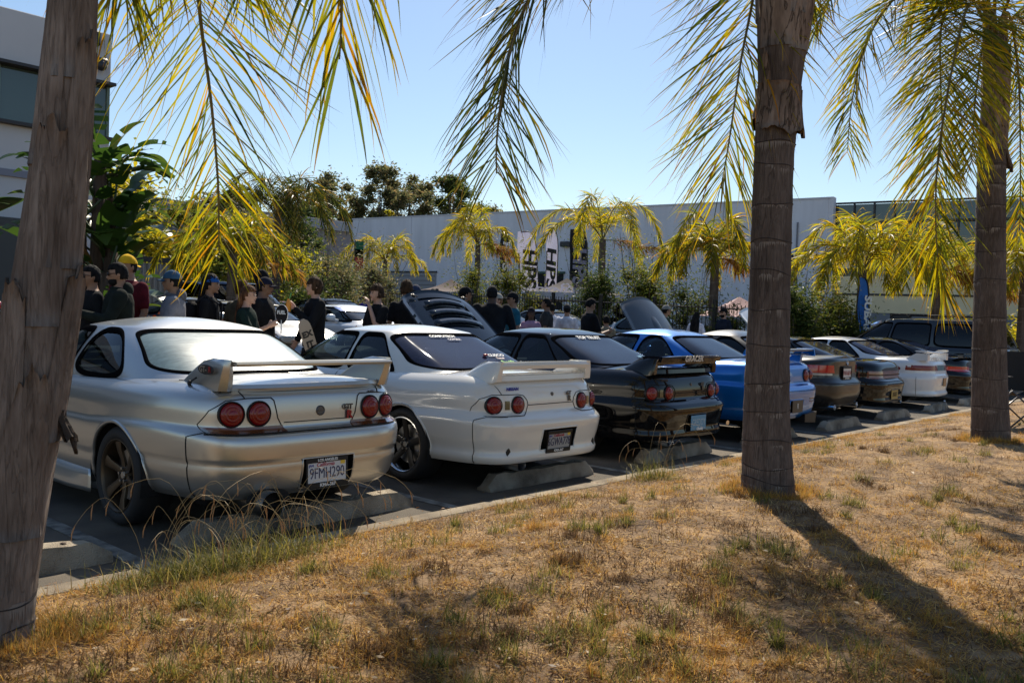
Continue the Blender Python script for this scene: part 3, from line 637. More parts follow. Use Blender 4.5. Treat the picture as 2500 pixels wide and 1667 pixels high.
def hood_up(B, root, m, hinge_y, hz, ang, w=.68, ln=1.15, slats=True, pins=True, name='open_hood', peak=.06, under=None, scoop=False):
    e = bpy.data.objects.new(name, None); COL.objects.link(e); e.parent = root; e.location = (0, hinge_y, hz); e.rotation_euler = (ang, 0, 0); e.empty_display_size = .1
    n, k = 16, 14; V = []
    for th in (0, -.02):
        for j in range(k+1):
            t = j/k; y = ln*t
            for i in range(n+1):
                s_ = -1+2*i/n; ww = w*(1-.10*t-.10*max(0, t-.85)/.15); yy = y-(.10*s_*s_)*t*t
                z = peak*(1-abs(s_)**2.2)-.05*t*t*t+th
                V.append((s_*ww, yy, z))
    F = []; q0 = (n+1)*(k+1)
    hole = (lambda i, j: slats and 3 <= i < n-3 and 5 <= j < k-2)
    for j in range(k):
        for i in range(n):
            q = j*(n+1)+i
            if not hole(i, j): F.append((q, q+1, q+n+2, q+n+1))
            F.append((q0+q+n+1, q0+q+n+2, q0+q+1, q0+q))
    bd = [i for i in range(n+1)]+[(j+1)*(n+1)-1 for j in range(1, k+1)]+[k*(n+1)+i for i in range(n-1, -1, -1)]+[j*(n+1) for j in range(k-1, 0, -1)]
    for a, b in zip(bd, bd[1:]+bd[:1]): F.append((a, b, b+q0, a+q0))
    link('hood_skin', mesh_np('hood_skin', V, F, [m]), e)
    if slats:
        for j in range(3):
            mb = MB(); y0 = ln*(.40+.155*j); a = .47*w*1.28-.03*j
            secs = [[(s_*a, y0-.05*s_*s_, peak*(1-abs(s_*.6)**2.2)+.002-.02*j*.3), (s_*a, y0+.11-.05*s_*s_, peak*(1-abs(s_*.6)**2.2)+.028-.03*(.4+.155*j)), (s_*a, y0+.115-.05*s_*s_, peak*(1-abs(s_*.6)**2.2)+.018-.03*(.4+.155*j))] for s_ in np.linspace(-1, 1, 9)]
            mb.loft(secs); mb.build('hood_slat', m, e, smooth=True)
    if pins:
        for sx in (-1, 1):
            mb = MB(); mb.lathe([(0, .022), (.022, .02), (.024, 0), (.04, -.0)], 14, 'z', (sx*w*.66, ln*.86, peak*.5)); mb.tube([(sx*w*.66-.05, ln*.86, peak*.5+.014), (sx*w*.66+.05, ln*.84, peak*.5+.014)], .008); mb.build('hood_pin', PLA, e, smooth=True)
    if scoop:
        mb = MB(); secs = []
        for t in np.linspace(0, 1, 7): ww = .2*(1-.5*t); h = .045*sin(pi*min(1, t*1.1+.05)); secs.append([(s_*ww, ln*(.12+.62*t), peak*.95+h*(1-s_*s_)-.02) for s_ in np.linspace(-1, 1, 9)])
        mb.loft(secs, closed=False); mb.build('hood_bulge', m, e, smooth=True)
    mb = MB(); mb.tube([(w*.8, ln*.55, -.02), (w*.9, .1+ln*.35, -.55)], .006); mb.build('hood_prop', STEEL, e)
    return e

# ---------------- silver coupe (nearest)
X = dict(colour=PSILV, wheels=W6, glassm=GCLR, rearglass=GDUS, hi=True, N=210, NS=46)
c1 = build_car(B33, 'sports_coupe', 'silver two-door coupe with bronze six-spoke wheels and thin hoop wing, nearest the camera', (3.455, 4.644, 0), 0, group='cars backed up to the kerb', **X)
for sx in (-1, 1):
    for x in (.595, .43): round_lamp(B33, c1, sx*x, .793, .073)
    rear_line(B33, [(sx*.725, .675), (sx*.742, .73), (sx*.70, .815), (sx*.62, .875), (sx*.50, .888), (sx*.345, .888), (sx*.325, .87), (sx*.30, .76), (sx*.275, .715)], c1, 'lamp_panel_seam')
    rpatch(B33, c1, 'indicator_lens', *( (-.735, -.255) if sx < 0 else (.255, .735)), .682, .716, AMBL, off=.004, cut0=0 if sx < 0 else .012, cut1=-.012 if sx < 0 else 0)
rear_line(B33, [(-.255, .73), (.275, .73)], c1, n=20); rear_line(B33, [(-.74, .677), (.74, .677)], c1, 'bumper_seam', n=30, w=.006)
side_line(B33, [(.30, .28), (.29, .45), (.285, .66), (.20, .685), (.10, .682)], c1, 'bumper_seam')
rear_line(B33, [(-.53, .925), (-.515, .888)], c1); rear_line(B33, [(.53, .925), (.515, .888)], c1)
door_lines(B33, c1, 2.10)
mb = MB(); disc_on(mb, B33.rear(.02, .79, .001), (0, -1, .05), .031, [(1.08, -.004), (1.05, .004), (.95, .005), (.8, .001), (0, .001)]); mb.box((.02, B33.rear(.02,.79)[1]-.006, .79), (.05, .004, .008)); mb.build('round_emblem', BDGE, c1, angle=30)
gt_badge(c1, .235, B33.rear(.235, .755)[1], .775, .95); text('badge_lettering', 'V-SPEC', .022, (.455, B33.rear(.455, .895)[1]-.003, .897), (pi/2,0,.06), BDGE, c1)
wing_r33(B33, c1, PSILV)
plate(c1, (.03, .012, .405), '9FMH290', 'LOS ANGELES', 'KMA-367', WHT, NAVY, tilt=-.04, script='California')
exhaust(c1, -.395, .245, .082, -.03, tip=mat('dark steel tip', (.16,.15,.14), .3, .9))  # tip metal darker than the chromed exhausts
mb = MB(); mb.lathe([(0, .03), (.145, .03), (.15, .05)], 28, 'y', (-.37, .015, .272), sc=(1, 1, .42)); mb.build('exhaust_cutout', DARK, c1)
mb = MB(); mb.box((-.69, .46, .962), (.02, .035, .03), .008, tilt=(-.5, 0, 0)); mb.tube([(-.69, .45, .97), (-.69, .38, 1.0)], .006); mb.build('antenna', PLA, c1, angle=40)
mb = MB(); P_ = [B33.deck(x, .76-.35*(abs(x)/.66)**3, .001) for x in np.linspace(-.63, .63, 25)]; mb.tube(P_, .0025, 5); mb.build('panel_seam', SEAM, c1)
mb = MB()
for sx in (-1, 1): mb.tube([B33.deck(sx*(.63-.0*t), .70-.5*t, .0015) for t in np.linspace(0, 1, 8)], .0025, 5)
mb.build('panel_seam', SEAM, c1)
mb = MB(); secs = [[(-.868-o*min(1, (y-1.40)/.3), y, z) for (o, z) in ((-.02, .165), (.035, .16), (.034, .19), (.012, .26), (-.006, .31), (-.03, .31))] for y in (1.41, 1.46, 1.53, 1.62, 1.72, 2.2, 2.8, 3.3)]; mb.loft(secs); mb.build('side_skirt', PSILV, c1, smooth=True)

# ---------------- white coupe
c2 = build_car(B32, 'sports_coupe', 'pearl white two-door coupe with stickered purple rear glass and box wing', (5.9114, 4.689, 0), 0, group='cars backed up to the kerb', colour=PWHT, wheels=W5, glassm=GCLR, rearglass=GPUR, hi=True, N=170, NS=40)
def tail_r32(B, c, C, dark=False, badge=True):
    for sx in (-1, 1):
        for x in (.65, .427): round_lamp(B, c, sx*x, .716, .068, dark)
        rear_line(B, [(sx*.765, .632), (sx*.758, .70), (sx*.73, .765), (sx*.66, .80), (sx*.42, .802), (sx*.355, .79), (sx*.315, .75), (sx*.305, .71), (sx*.33, .655), (sx*.39, .632), (sx*.765, .632)], c, 'lamp_panel_seam')
        rpatch(B, c, 'reverse_lamp', sx*.54-.022, sx*.54+.022, .68, .752, mat('smoked olive lens', (.10,.09,.04), .15, coat=1.), off=.005, nx=3, nz=3)
    rear_line(B, [(-.305, .71), (.305, .71)], c, n=20); rear_line(B, [(-.62, .90), (-.60, .84), (-.585, .803)], c); rear_line(B, [(.62, .90), (.60, .84), (.585, .803)], c)
    side_line(B, [(.26, .25), (.255, .45), (.25, .60), (.18, .625), (.08, .625)], c, 'bumper_seam')
    door_lines(B, c, 2.03)
    mb = MB(); disc_on(mb, B.rear(.02, .79, .001), (0, -1, .05), .017, [(1., -.004), (1., .003), (0, .004)]); mb.build('key_lock', BDGE, c)
tail_r32(B32, c2, PWHT)
text('badge_lettering', 'NISSAN', .036, (-.47, B32.rear(-.47, .84)[1]-.004, .845), (pi/2, 0, -.05), mat('blue badge', (.02,.04,.35), .4), c2, ext=.002, off=.001, sx=1.15)
gt_badge(c2, .235, B32.rear(.27, .77)[1], .765, .85, False)
wing_r32(B32, c2, PWHT); text('badge_lettering', 'NISMO', .026, (.50, B32.rear(.5, .92)[1]-.002, .925), (pi/2, 0, .04), LBK, c2, off=.001, sx=1.15)
plate(c2, (.03, .02, .40), '6GWA778', None, 'KMA-367', mat('plate grey', (.33,.34,.35), .4), NAVY, tilt=.12, script='California')
for sx in (-1, 1):
    mb = MB(); c = B32.rear(sx*.56, .335, .0); mb.lathe([(0, -.004), (.5, -.004), (.5, .01)], 20, 'y', c, sc=(.055, 1, .085)); mb.build('fog_pocket', PLA, c2)
exhaust(c2, -.36, .215, .05, .1, tip=STEEL)
for s_, sz, x, v, m_, f_ in (('COMPUTECH', .05, -.02, .90, WINK, 1.1), ('COPSRA', .045, .08, .835, mat('grey sticker', (.35,.34,.42), .6), 1.), ('CUSCO', .055, .30, .50, WINK, 1.2), ('Tomei', .04, .30, .44, mat('rainbow sticker', (.7,.55,.5), .5), 1.), ('Swift', .07, .33, .36, mat('green sticker', (.18,.55,.06), .5), 1.3)):
    p = B32.cab_end(x, v, .008); text('window_sticker', s_, sz, p, (radians(28), 0, 0), m_, c2, ext=.0005, off=.0015, sx=f_)
p = B32.cab_end(.16, .505, .01); mb = MB(); mb.sphere(p, (.028, .02, .012), 12, 6); mb.build('window_sticker', REDB, c2)

# ---------------- black coupe
c3 = build_car(B32b, 'sports_coupe', 'gloss black two-door coupe with open vented hood and lettered wing blade', (8.25, 4.70, 0), 0, group='cars backed up to the kerb', colour=PBLK, wheels=W5, glassm=GCLR, rearglass=GLIN, N=150, NS=36, hood_open=True, hi=True)
tail_r32(B32b, c3, PBLK, badge=False); wing_r32(B32b, c3, PBLK)
mb = MB(); blade(mb, -.60, .60, .06, 1.075, .26, .03, sweep=.02); secs = [[(x, .075+.02*(x/.6)**2, 1.03), (x, .060+.02*(x/.6)**2, 1.095-.012*(x/.6)**2), (x, .072+.02*(x/.6)**2, 1.097-.012*(x/.6)**2), (x, .09+.02*(x/.6)**2, 1.03)] for x in np.linspace(-.60, .60, 9)]; mb.loft(secs); mb.build('wing_extension', PBLK, c3, angle=40)
text('wing_lettering', 'GRACER', .082, (-.03, .052, 1.063), (pi/2, 0, 0), mat('cream lettering', (.62,.56,.48), .5), c3, ext=.001, off=.003, sx=1.18, shear=.3)
gt_badge(c3, .235, B32b.rear(.27, .77)[1], .765, .85, False); text('badge_lettering', 'NISMO', .03, (.48, B32b.rear(.48, .93)[1]-.002, .925), (pi/2,0,.04), mat('silver lettering', (.45,.45,.42), .4), c3, off=.001)
text('badge_lettering', 'NISSAN', .034, (-.47, B32b.rear(-.47, .84)[1]-.004, .845), (pi/2, 0, -.05), BDGE, c3)
plate(c3, (.02, .0, .40), 'GREDDY', None, None, BLUEP, mat('pale blue ink', (.45,.55,.6), .5), frame=False, sticker=False); text('frame_lettering', 'GReddy', .04, (.04, -.006, .335), (pi/2,0,0), WINK, c3, off=.002)
p = B32b.cab_end(-.02, .90, .008); text('window_banner', 'TOP TRUST', .085, p, (radians(28), 0, 0), WINK, c3, ext=.0005, off=.003, sx=1.0, shear=.2)
p = B32b.cab_end(.33, .42, .008); text('window_sticker', 'HKS', .05, p, (radians(28), 0, 0), mat('holographic sticker', (.35,.6,.75), .3), c3, ext=.0005, off=.002)
text('window_sticker', '@bnr32_ss', .05, (-.735, 1.75, .925), (pi/2, 0, -pi/2), WINK, c3, ext=.0005, off=.001)
mb = MB(); mb.lathe([(0, 0), (.5, .0)], 18, 'y', (.62, -.02, .36), sc=(.07, 1, .05)); mb.build('fog_pocket', CHROME, c3)
exhaust(c3, -.36, .215, .05, .1)
hood_up(B32b, c3, paint('gloss black hood paint', (.010,.016,.026), 0, .7, 0, coat=.9, dust_sheen=.01, spec=.0), 3.22, .94, radians(42), w=.70, ln=1.22)

# ---------------- blue coupe with tall wing
c4 = build_car(B34, 'sports_coupe', 'bright blue two-door coupe with round lamps and wing on two posts', (10.70, 4.70, 0), 0, group='cars backed up to the kerb', colour=PBLU, wheels=W5, glassm=GCLR, rearglass=GLIN, N=130, NS=32)
for sx in (-1, 1):
    round_lamp(B34, c4, sx*.60, .815, .062); round_lamp(B34, c4, sx*.415, .815, .074)
    mb = MB(); secs = []
    for t in np.linspace(0, 1, 4): z = .965+.145*t; w_ = .03; secs.append([(sx*(.50-w_), .20-.02*t, z), (sx*(.50+w_), .20-.02*t, z), (sx*(.50+w_*.6), .40-.12*t, z), (sx*(.50-w_*.6), .40-.12*t, z)])
    mb.loft(secs); mb.build('wing_post', PBLU, c4, angle=40)
    rpatch(B34, c4, 'reflector', sx*.48-.09, sx*.48+.09, .48, .535, AMBL, off=.004, nx=6)
    mb = MB(); mb.loft([[(sx*x, .02, z) for x, z in ((.30, .22), (.62, .20), (.66, .34), (.30, .32))], [(sx*x, .4, z+.04) for x, z in ((.28, .2), (.62, .2), (.66, .3), (.28, .3))]]); mb.build('diffuser', PLA, c4, angle=40)
mb = MB(); blade(mb, -.72, .72, .12, 1.135, .24, .03); mb.build('wing_blade', MATTE_HOOD, c4, angle=42)
for sx in (-1, 1): mb = MB(); secs = [[(sx*.715, y, z) for y, z in ((.10, 1.06), (.12, 1.155), (.36, 1.15), (.40, 1.07))], [(sx*.73, y, z) for y, z in ((.10, 1.07), (.12, 1.158), (.36, 1.152), (.40, 1.08))]]; mb.loft(secs); mb.build('wing_end_plate', PBLU, c4, angle=30)
mb = MB()
for t in (0,): blade(mb, -.62, .62, .14, 1.085, .16, .02)
mb.build('wing_lower_blade', PBLU, c4, angle=42)
rear_line(B34, [(-.72, .63), (.72, .63)], c4, 'bumper_seam', n=20); door_lines(B34, c4, 2.05)
plate(c4, (.02, .0, .44), 'R', None, None, BLKP, WINK, frame=False, sticker=False); exhaust(c4, -.38, .25, .06, .0)

# ---------------- satin grey coupe
c5 = build_car(BE92, 'coupe', 'satin dark grey coupe with wide red tail lamps and open bulged hood', (13.05, 4.93, 0), 0, group='cars backed up to the kerb', colour=PGRY, wheels=W5, glassm=GDRK, rearglass=GLIN, N=120, NS=30, hood_open=True)
for sx in (-1, 1):
    a, b = (-.80, -.40) if sx < 0 else (.40, .80)
    rpatch(BE92, c5, 'tail_lamp', a, b, .79, .90, REDL2, off=.008, cut0=.03, cut1=-.03 if sx < 0 else -.02); rpatch(BE92, c5, 'reverse_lamp', a+.03, b-.05, .755, .785, CLRL, off=.006)
    exhaust(c5, sx*.42, .30, .04, .06)
plate(c5, (-.02, .055, .79), '7WAA014', None, 'BAVARIAN', WHT, REDB, sticker=False)
mb = MB(); disc_on(mb, BE92.rear(.02, .935, .001), (0, -1, .1), .036, [(1.08, -.004), (1.05, .006), (.86, .006), (.8, .002), (0, .002)]); mb.build('round_emblem', CHROME, c5, angle=30)
rear_line(BE92, [(-.80, .64), (.80, .64)], c5, 'bumper_seam', n=16); rpatch(BE92, c5, 'lower_valance', -.62, .62, .33, .42, PLA, off=.004); door_lines(BE92, c5, 2.0)
hood_up(BE92, c5, MATTE_HOOD, 3.2, .96, radians(57), w=.68, ln=1.05, slats=False, pins=False, peak=.10, scoop=True)

# ---------------- black coupe with full-width lamps
c6 = build_car(BS13, 'coupe', 'gloss black coupe with full-width tail lamp bar, left of the white spoilered coupe', (15.12, 4.97, 0), 0, group='cars backed up to the kerb', colour=PBLK, wheels=W5, glassm=GCLR, rearglass=GLIN, N=110, NS=28)
rpatch(BS13, c6, 'tail_lamp', -.72, .72, .645, .765, mat('amber red lens bar', (.22,.07,.035), .12, coat=1.), off=.006, nx=20); rear_line(BS13, [(-.72, .70), (.72, .70)], c6, n=16, off=.008, w=.01)
plate(c6, (.02, .02, .38), '3SKB77', None, None, mat('plate yellow', (.35,.24,.05), .4), LBK, frame=False, sticker=False); door_lines(BS13, c6); exhaust(c6, .4, .26, .045, .05)
rear_line(BS13, [(-.72, .60), (.72, .60)], c6, 'bumper_seam', n=16)

# ---------------- white coupe with curved spoiler
PWH2 = paint('plain white paint', (.76,.77,.78), 0, .3)
c7 = build_car(BS14, 'coupe', 'white coupe with curved spoiler, water bottle behind its bumper', (17.70, 4.98, 0), 0, group='cars backed up to the kerb', colour=PWH2, wheels=W5, glassm=GCLR, rearglass=GPUR, N=110, NS=28, hood_open=True)
for sx in (-1, 1):
    a, b = (-.76, -.20) if sx < 0 else (.20, .76)
    rpatch(BS14, c7, 'tail_lamp', a, b, .715, .81, REDL, off=.005, cut0=.0 if sx < 0 else .06, cut1=-.06 if sx < 0 else 0)
    mb = MB(); secs = []
    for t, z in ((0, .90), (.5, .965), (1, 1.03)): secs.append([(sx*.50, .10, z), (sx*.62, .10, z), (sx*.63, .55-.25*t, z-.02*(1-t)), (sx*.50, .55-.25*t, z-.02*(1-t))])
    mb.loft(secs); mb.build('spoiler_post', PWH2, c7, angle=40)
rpatch(BS14, c7, 'garnish', -.2, .2, .715, .81, mat('dark green garnish', (.02,.09,.06), .15, coat=1.), off=.004)
mb = MB(); blade(mb, -.66, .66, .04, 1.04, .22, .035, sweep=.06, drop=-.03); mb.build('spoiler', PWH2, c7, angle=42)
plate(c7, (.10, -.01, .50), '', None, None, mat('plate bronze', (.40,.22,.10), .4), LBK, frame=False, sticker=False, w=.16); rear_line(BS14, [(-.78, .60), (-.78, .33)], c7)
side_line(BS14, [(.26, .25), (.26, .60)], c7, 'bumper_seam'); door_lines(BS14, c7)
hood_up(BS14, c7, PWH2, 3.15, .92, radians(48), w=.66, ln=1.2, slats=False, pins=False)

# ---------------- black hatch
c8 = build_car(BZ, 'coupe', 'black fastback coupe between the white spoilered coupe and the tall SUV', (20.1, 5.0, 0), 0, group='cars backed up to the kerb', colour=PBLK, wheels=W5, glassm=GDRK, rearglass=GLIN, N=130, NS=32)
rpatch(BZ, c8, 'tail_lamp', -.70, -.24, .64, .74, REDL2, off=.005); rpatch(BZ, c8, 'tail_lamp', .24, .70, .64, .74, REDL2, off=.005); plate(c8, (0, .02, .48), '8TRC21', None, None, WHT, NAVY, frame=False, sticker=False)
mb = MB(); blade(mb, -.66, .66, .10, 1.0, .18, .025); mb.box((-.5, .2, .96), (.03, .1, .08)); mb.box((.5, .2, .96), (.03, .1, .08)); mb.build('spoiler', PBLK, c8, angle=42)

# ---------------- SUV
c9 = build_car(BSUV, 'suv', 'tall graphite SUV with roof rails at the right end of the row', (23.0, 4.85, 0), 0, group='cars backed up to the kerb', colour=PSUV, wheels=wheel_meshes('suv', R=.38, rim=.26, colm=GUN, spokes=5, style='five'), glassm=GDRK, N=150, NS=34)
for sx in (-1, 1):
    mb = MB(); mb.tube([(sx*.62, .7, 1.76), (sx*.62, .75, 1.80), (sx*.62, 2.6, 1.82), (sx*.62, 2.7, 1.78)], .018); mb.build('roof_rail', PLA, c9, smooth=True)
    rpatch(BSUV, c9, 'tail_lamp', *((-.90, -.55) if sx < 0 else (.55, .90)), .88, 1.02, REDL2, off=.006)
text('badge_lettering', 'SXT', .11, (-.955, .42, .98), (pi/2, 0, -pi/2), CHROME, c9, sx=1.3)
for i, (y0, y1) in enumerate(((.62,1.62), (1.70, 2.68), (2.74, 3.7))): side_line(BSUV, [(y0, 1.04), (y0+.0, .5)], c9)
plate(c9, (0, .03, .75), '7KLP208', None, None, WHT, NAVY, frame=False, sticker=False)

# ---------------- cars across the aisle (they face the camera)
def far_car(B, label, x, y, rz, C, g=None, hood=None, N=70, gm=None, rg=None, name='parked_car', banner=None, hm=None, ang=38, slope=.2):
    c = build_car(B, name, label, (x, y, gz(y)), rz, colour=C, wheels=W5, glassm=gm or GDRK, rearglass=rg, N=N, NS=20, group=g, hood_open=bool(hood), interior=True)
    for sx in (-1, 1):
        mb = MB(); L_ = B.L-float(B.Ff(.6)); mb.box((sx*.58, L_-.16, .64), (.34, .16, .13), .03, rz=-sx*.25); mb.build('headlamp', CLRL, c, angle=40)
    mb = MB(); mb.box((0, B.L-.02, .45), (.9, .05, .14), .02); mb.box((0, B.L-.03, .62), (.5, .04, .07), .01); mb.build('grille', PLA, c, angle=40)
    if hood: hood_up(B, c, hm or C, float(B.Yff(.25))+.1, .96, radians(ang), slats=False, pins=False, w=.66, ln=1.15)
    return c
FG = 'cars parked across the aisle'
cA = far_car(BS13, 'white coupe with blue banner across its windshield, beyond the crowd', 12.35, 18.0, pi, PWH2, FG, gm=GCLR, N=120)
o_ = []; n = 16
for j in range(5):
    for i in range(n+1): o_.append(BS13.cab_end(-.56+1.12*i/n, .72+.21*j/4, .012, False))
link('windshield_banner', mesh_np('banner', o_, [(j*(n+1)+i, j*(n+1)+i+1, (j+1)*(n+1)+i+1, (j+1)*(n+1)+i) for j in range(4) for i in range(n)], mat('blue banner film', (.01,.16,.62), .35)), cA)
p = BS13.cab_end(0, .84, .02, False); text('banner_lettering', 'SHIMANO', .085, p, (radians(35), 0, pi), WINK, cA, ext=.0005, off=.003)
cB = far_car(BS13, 'silver coupe with its nose toward the woman holding the fan', 9.3, 17.1, pi, PSILV, FG, gm=GCLR, N=110)
p = BS13.deck(.0, 3.35, .012); text('hood_lettering', 'S3 RACING', .10, p, (radians(-6), 0, pi), mat('cream lettering', (.62,.56,.48), .5), cB, ext=.0005, off=.002)
far_car(BZ, 'dark blue hatchback behind the man in the backward blue cap', 9.5, 19.3, pi, PNAV, FG, gm=GCLR)
far_car(BSUV, 'dark blue SUV by the dry palm fronds behind the crowd', 13.6, 25.5, pi+.1, PNAV, FG)
far_car(BZ, 'red sports car between the two young men with curly hair', 19.3, 26.0, pi*.6, PRED, FG)
far_car(BSED, 'silver sedan in front of the iron fence', 22.8, 30.5, pi*.62, PSILV, FG)
far_car(BZ, 'red car glimpsed just right of the near palm trunk', 4.6, 19.5, pi, PRED, FG)
far_car(BSED, 'black car with raised hood left of the near palm trunk', 1.9, 16.8, pi, PBLK, FG, hood=True, ang=62)
far_car(BSED, 'dark green car just left of the near trunk, nose toward camera', 3.6, 15.6, pi, paint('dark green paint', (.01,.03,.025), .2), FG)
far_car(BSED, 'black sedan behind the man typing on his phone', 18.3, 17.0, pi, PBLK, FG)
far_car(BSED, 'dark teal sedan behind the man in the green shirt', 21.7, 16.0, pi, paint('teal paint', (.02,.07,.09), .4), FG)
far_car(BZ, 'bright blue sports car with raised hood, by the walking man in dark hoodie', 31.0, 15.2, pi*1.08, PBLU, FG, hood=True, ang=30)
far_car(BSED, 'pale car behind the woman in the knit beanie', 16.3, 17.4, pi, PSILV, FG)
far_car(BSED, 'black sedan behind the teal shirt man', 14.6, 21.6, pi, PBLK, FG)
# ================================================================ ground
def struct(name, me): o = link(name, me); o['kind'] = 'structure'; return o
def fbm(x, y, s=1.):
    return (np.sin(x*1.3*s+y*.7*s+1.1)*.5+np.sin(x*2.9*s-y*2.1*s+.3)*.28+np.sin(x*5.3*s+y*6.1*s+2.)*.14+np.sin(-x*11.7*s+y*9.3*s)*.08)
def mound(x, y):
    x = np.asarray(x, float); y = np.asarray(y, float); t = np.clip((4.13-y)/1.25, 0, 1)
    return .018*t*np.sin(x*17+2*np.sin(y*9))*np.sin(y*19+1.3*np.sin(x*11))+.118+.175*t*t*(3-2*t)+.034*fbm(x, y)*t+.012*fbm(x*3, y*3)*t-.02*np.clip((-4-y)/6, 0, 1)
asph = mat('worn asphalt', (.060,.050,.040), .9, var=0, col2=(.17,.14,.105), scale=1.3, bump=.5, bscale=240, detail=9)
xs = np.concatenate([np.linspace(-120, -8, 8), np.linspace(-6, 40, 60), np.linspace(45, 400, 12)]); ys = np.concatenate([np.linspace(4.3, 10.5, 10), np.linspace(11, 60, 26), np.linspace(70, 500, 8)])
def grid(xs, ys, fz):
    X, Y = np.meshgrid(xs, ys); Z = fz(X, Y); V = np.stack([X, Y, Z], -1).reshape(-1, 3); n = len(xs)
    j, i = np.meshgrid(np.arange(len(ys)-1), np.arange(n-1), indexing='ij'); q = (j*n+i).ravel(); return V, np.stack([q, q+1, q+n+1, q+n], 1)
V, F = grid(xs, ys, lambda X, Y: np.vectorize(gz)(Y)); struct('parking_lot', mesh_np('lot', V, F, asph))
soil = mat('dry soil', (.10,.056,.026), .97, col2=(.37,.235,.115), scale=3.2, bump=.9, bscale=45, detail=10)
xs = np.concatenate([np.linspace(-60, -4, 10), np.linspace(-3.6, 20, 190), np.linspace(21, 300, 26)]); ys = np.concatenate([np.linspace(-300, -12, 8), np.linspace(-10, -3, 12), np.linspace(-2.8, 4.10, 90), [4.135]])
V, F = grid(xs, ys, mound); struct('grass_bank', mesh_np('bank', V, F, soil))
conc = mat('weathered concrete', (.17,.13,.085), .9, col2=(.38,.31,.215), scale=4, bump=.5, bscale=120, detail=9)
conc2 = mat('stained concrete', (.20,.155,.105), .9, col2=(.50,.42,.31), scale=5, bump=1., bscale=110, detail=9)
kb = thing('kerb', 'pale concrete kerb between the dry grass bank and the parking lot', 'kerb', (0, 0, 0)); k_first = None
for i in range(12):                               # cast segments with open joints
    x0 = -1.0+2.0*i
    if k_first is None:
        mb = MB(); prof = [(4.13, -.1), (4.13, .115), (4.14, .125), (4.27, .125), (4.285, .112), (4.30, .012), (4.58, .006), (4.58, -.1)]
        mb.loft([[(x, y, z) for y, z in prof] for x in (0.006, .5, 1.0, 1.5, 1.994)]); k_first = mb.mesh('kerb_stone', conc, angle=30)
    o = link('kerb_stone', k_first, kb); o.location = (x0, 0, 0)
linep = mat('worn white line paint', (.10,.092,.08), .9, col2=(.30,.28,.24), scale=9, detail=9)
LN = [4.67+2.36*i for i in range(-1, 8)]
pl_ = None
for x in LN:
    if pl_ is None: pl_ = MB().box((0, 7.1, .004), (.10, 4.9, .002)).mesh('line', linep)
    o = struct('painted_line', pl_); o.location = (x, 0, .0)
# wheel stops
def stop_mesh(L, h=.125, w=.155, chip=0, seed=0):
    rg = np.random.default_rng(seed); secs = []; n = 15
    for i in range(n):
        t = i/(n-1); x = -L/2+L*t; e = min(t, 1-t)*L; k = min(1, e/.10); hh = h*(.36+.64*k); 
        dz = rg.normal(0, .0022+chip*.004, 6); ww = w/2; d = rg.normal(0, .002+chip*.005, 6)
        secs.append([(x, -ww+d[0], 0.), (x, -ww*.93+d[1], hh*.42+dz[1]), (x, -ww*.62+d[2], hh+dz[2]), (x, ww*.62+d[3], hh+dz[3]), (x, ww*.93+d[4], hh*.42), (x, ww, 0.)])
    mb = MB(); mb.loft(secs)
    return mb.mesh('stop', [conc2], angle=28)
SL = ['concrete wheel stop half behind the leafy tuft, left of the silver coupe', 'concrete wheel stop under the tail of the silver coupe', 'concrete wheel stop under the tail of the white box-wing coupe', 'concrete wheel stop behind the black lettered coupe', 'concrete wheel stop just right of the middle palm trunk', 'concrete wheel stop behind the satin grey coupe', 'concrete wheel stop behind the black coupe with the lamp bar', 'chipped wheel stop behind the white spoilered coupe', 'concrete wheel stop next to the water bottle, by the right palm trunk']
for i in range(9):
    L_ = [1.83, 1.83, 1.40, 1.35, 1.3, 1.30, 1.27, 1.25, 1.25][i]
    xr = 2.2188+2.2394*i
    if i == 0: L_ = 1.6
    o = link('wheel_stop', stop_mesh(L_, .13 if i != 7 else .12, .16, 1.7 if i == 7 else .8, i)); o.location = (xr-L_/2, 4.96, .0); o.rotation_euler = (0, 0, radians([0, .3, -.3, .5, -.4, .3, -.5, 2, 0][i]))
    o['label'] = SL[i]; o['category'] = 'wheel stop'; o['group'] = 'concrete wheel stops along the kerb'
    for s_ in (-.35, .35):
        mb = MB(); mb.lathe([(0, .007), (.013, .006), (.018, -.002)], 10, 'z', (s_*L_, .0, .127 if i != 7 else .117)); b_ = mb.build('spike_head', mat('rusted iron', (.05,.025,.015), .8), o, smooth=True)
# water bottle
bt = thing('water_bottle', 'clear plastic water bottle standing on the asphalt near the last wheel stops', 'bottle', (17.05, 4.75, 0))
MB().lathe([(0, 0), (.03, 0), (.033, .01), (.033, .05), (.030, .06), (.033, .07), (.033, .135), (.028, .16), (.014, .185), (.013, .2)], 18, 'z').build('bottle_body', glass('clear plastic', (.75,.8,.85), .08), bt, smooth=True)
MB().lathe([(0, .215), (.014, .215), (.015, .195), (.015, .19)], 14, 'z').build('bottle_cap', mat('white plastic', (.7,.7,.72), .4), bt, smooth=True)
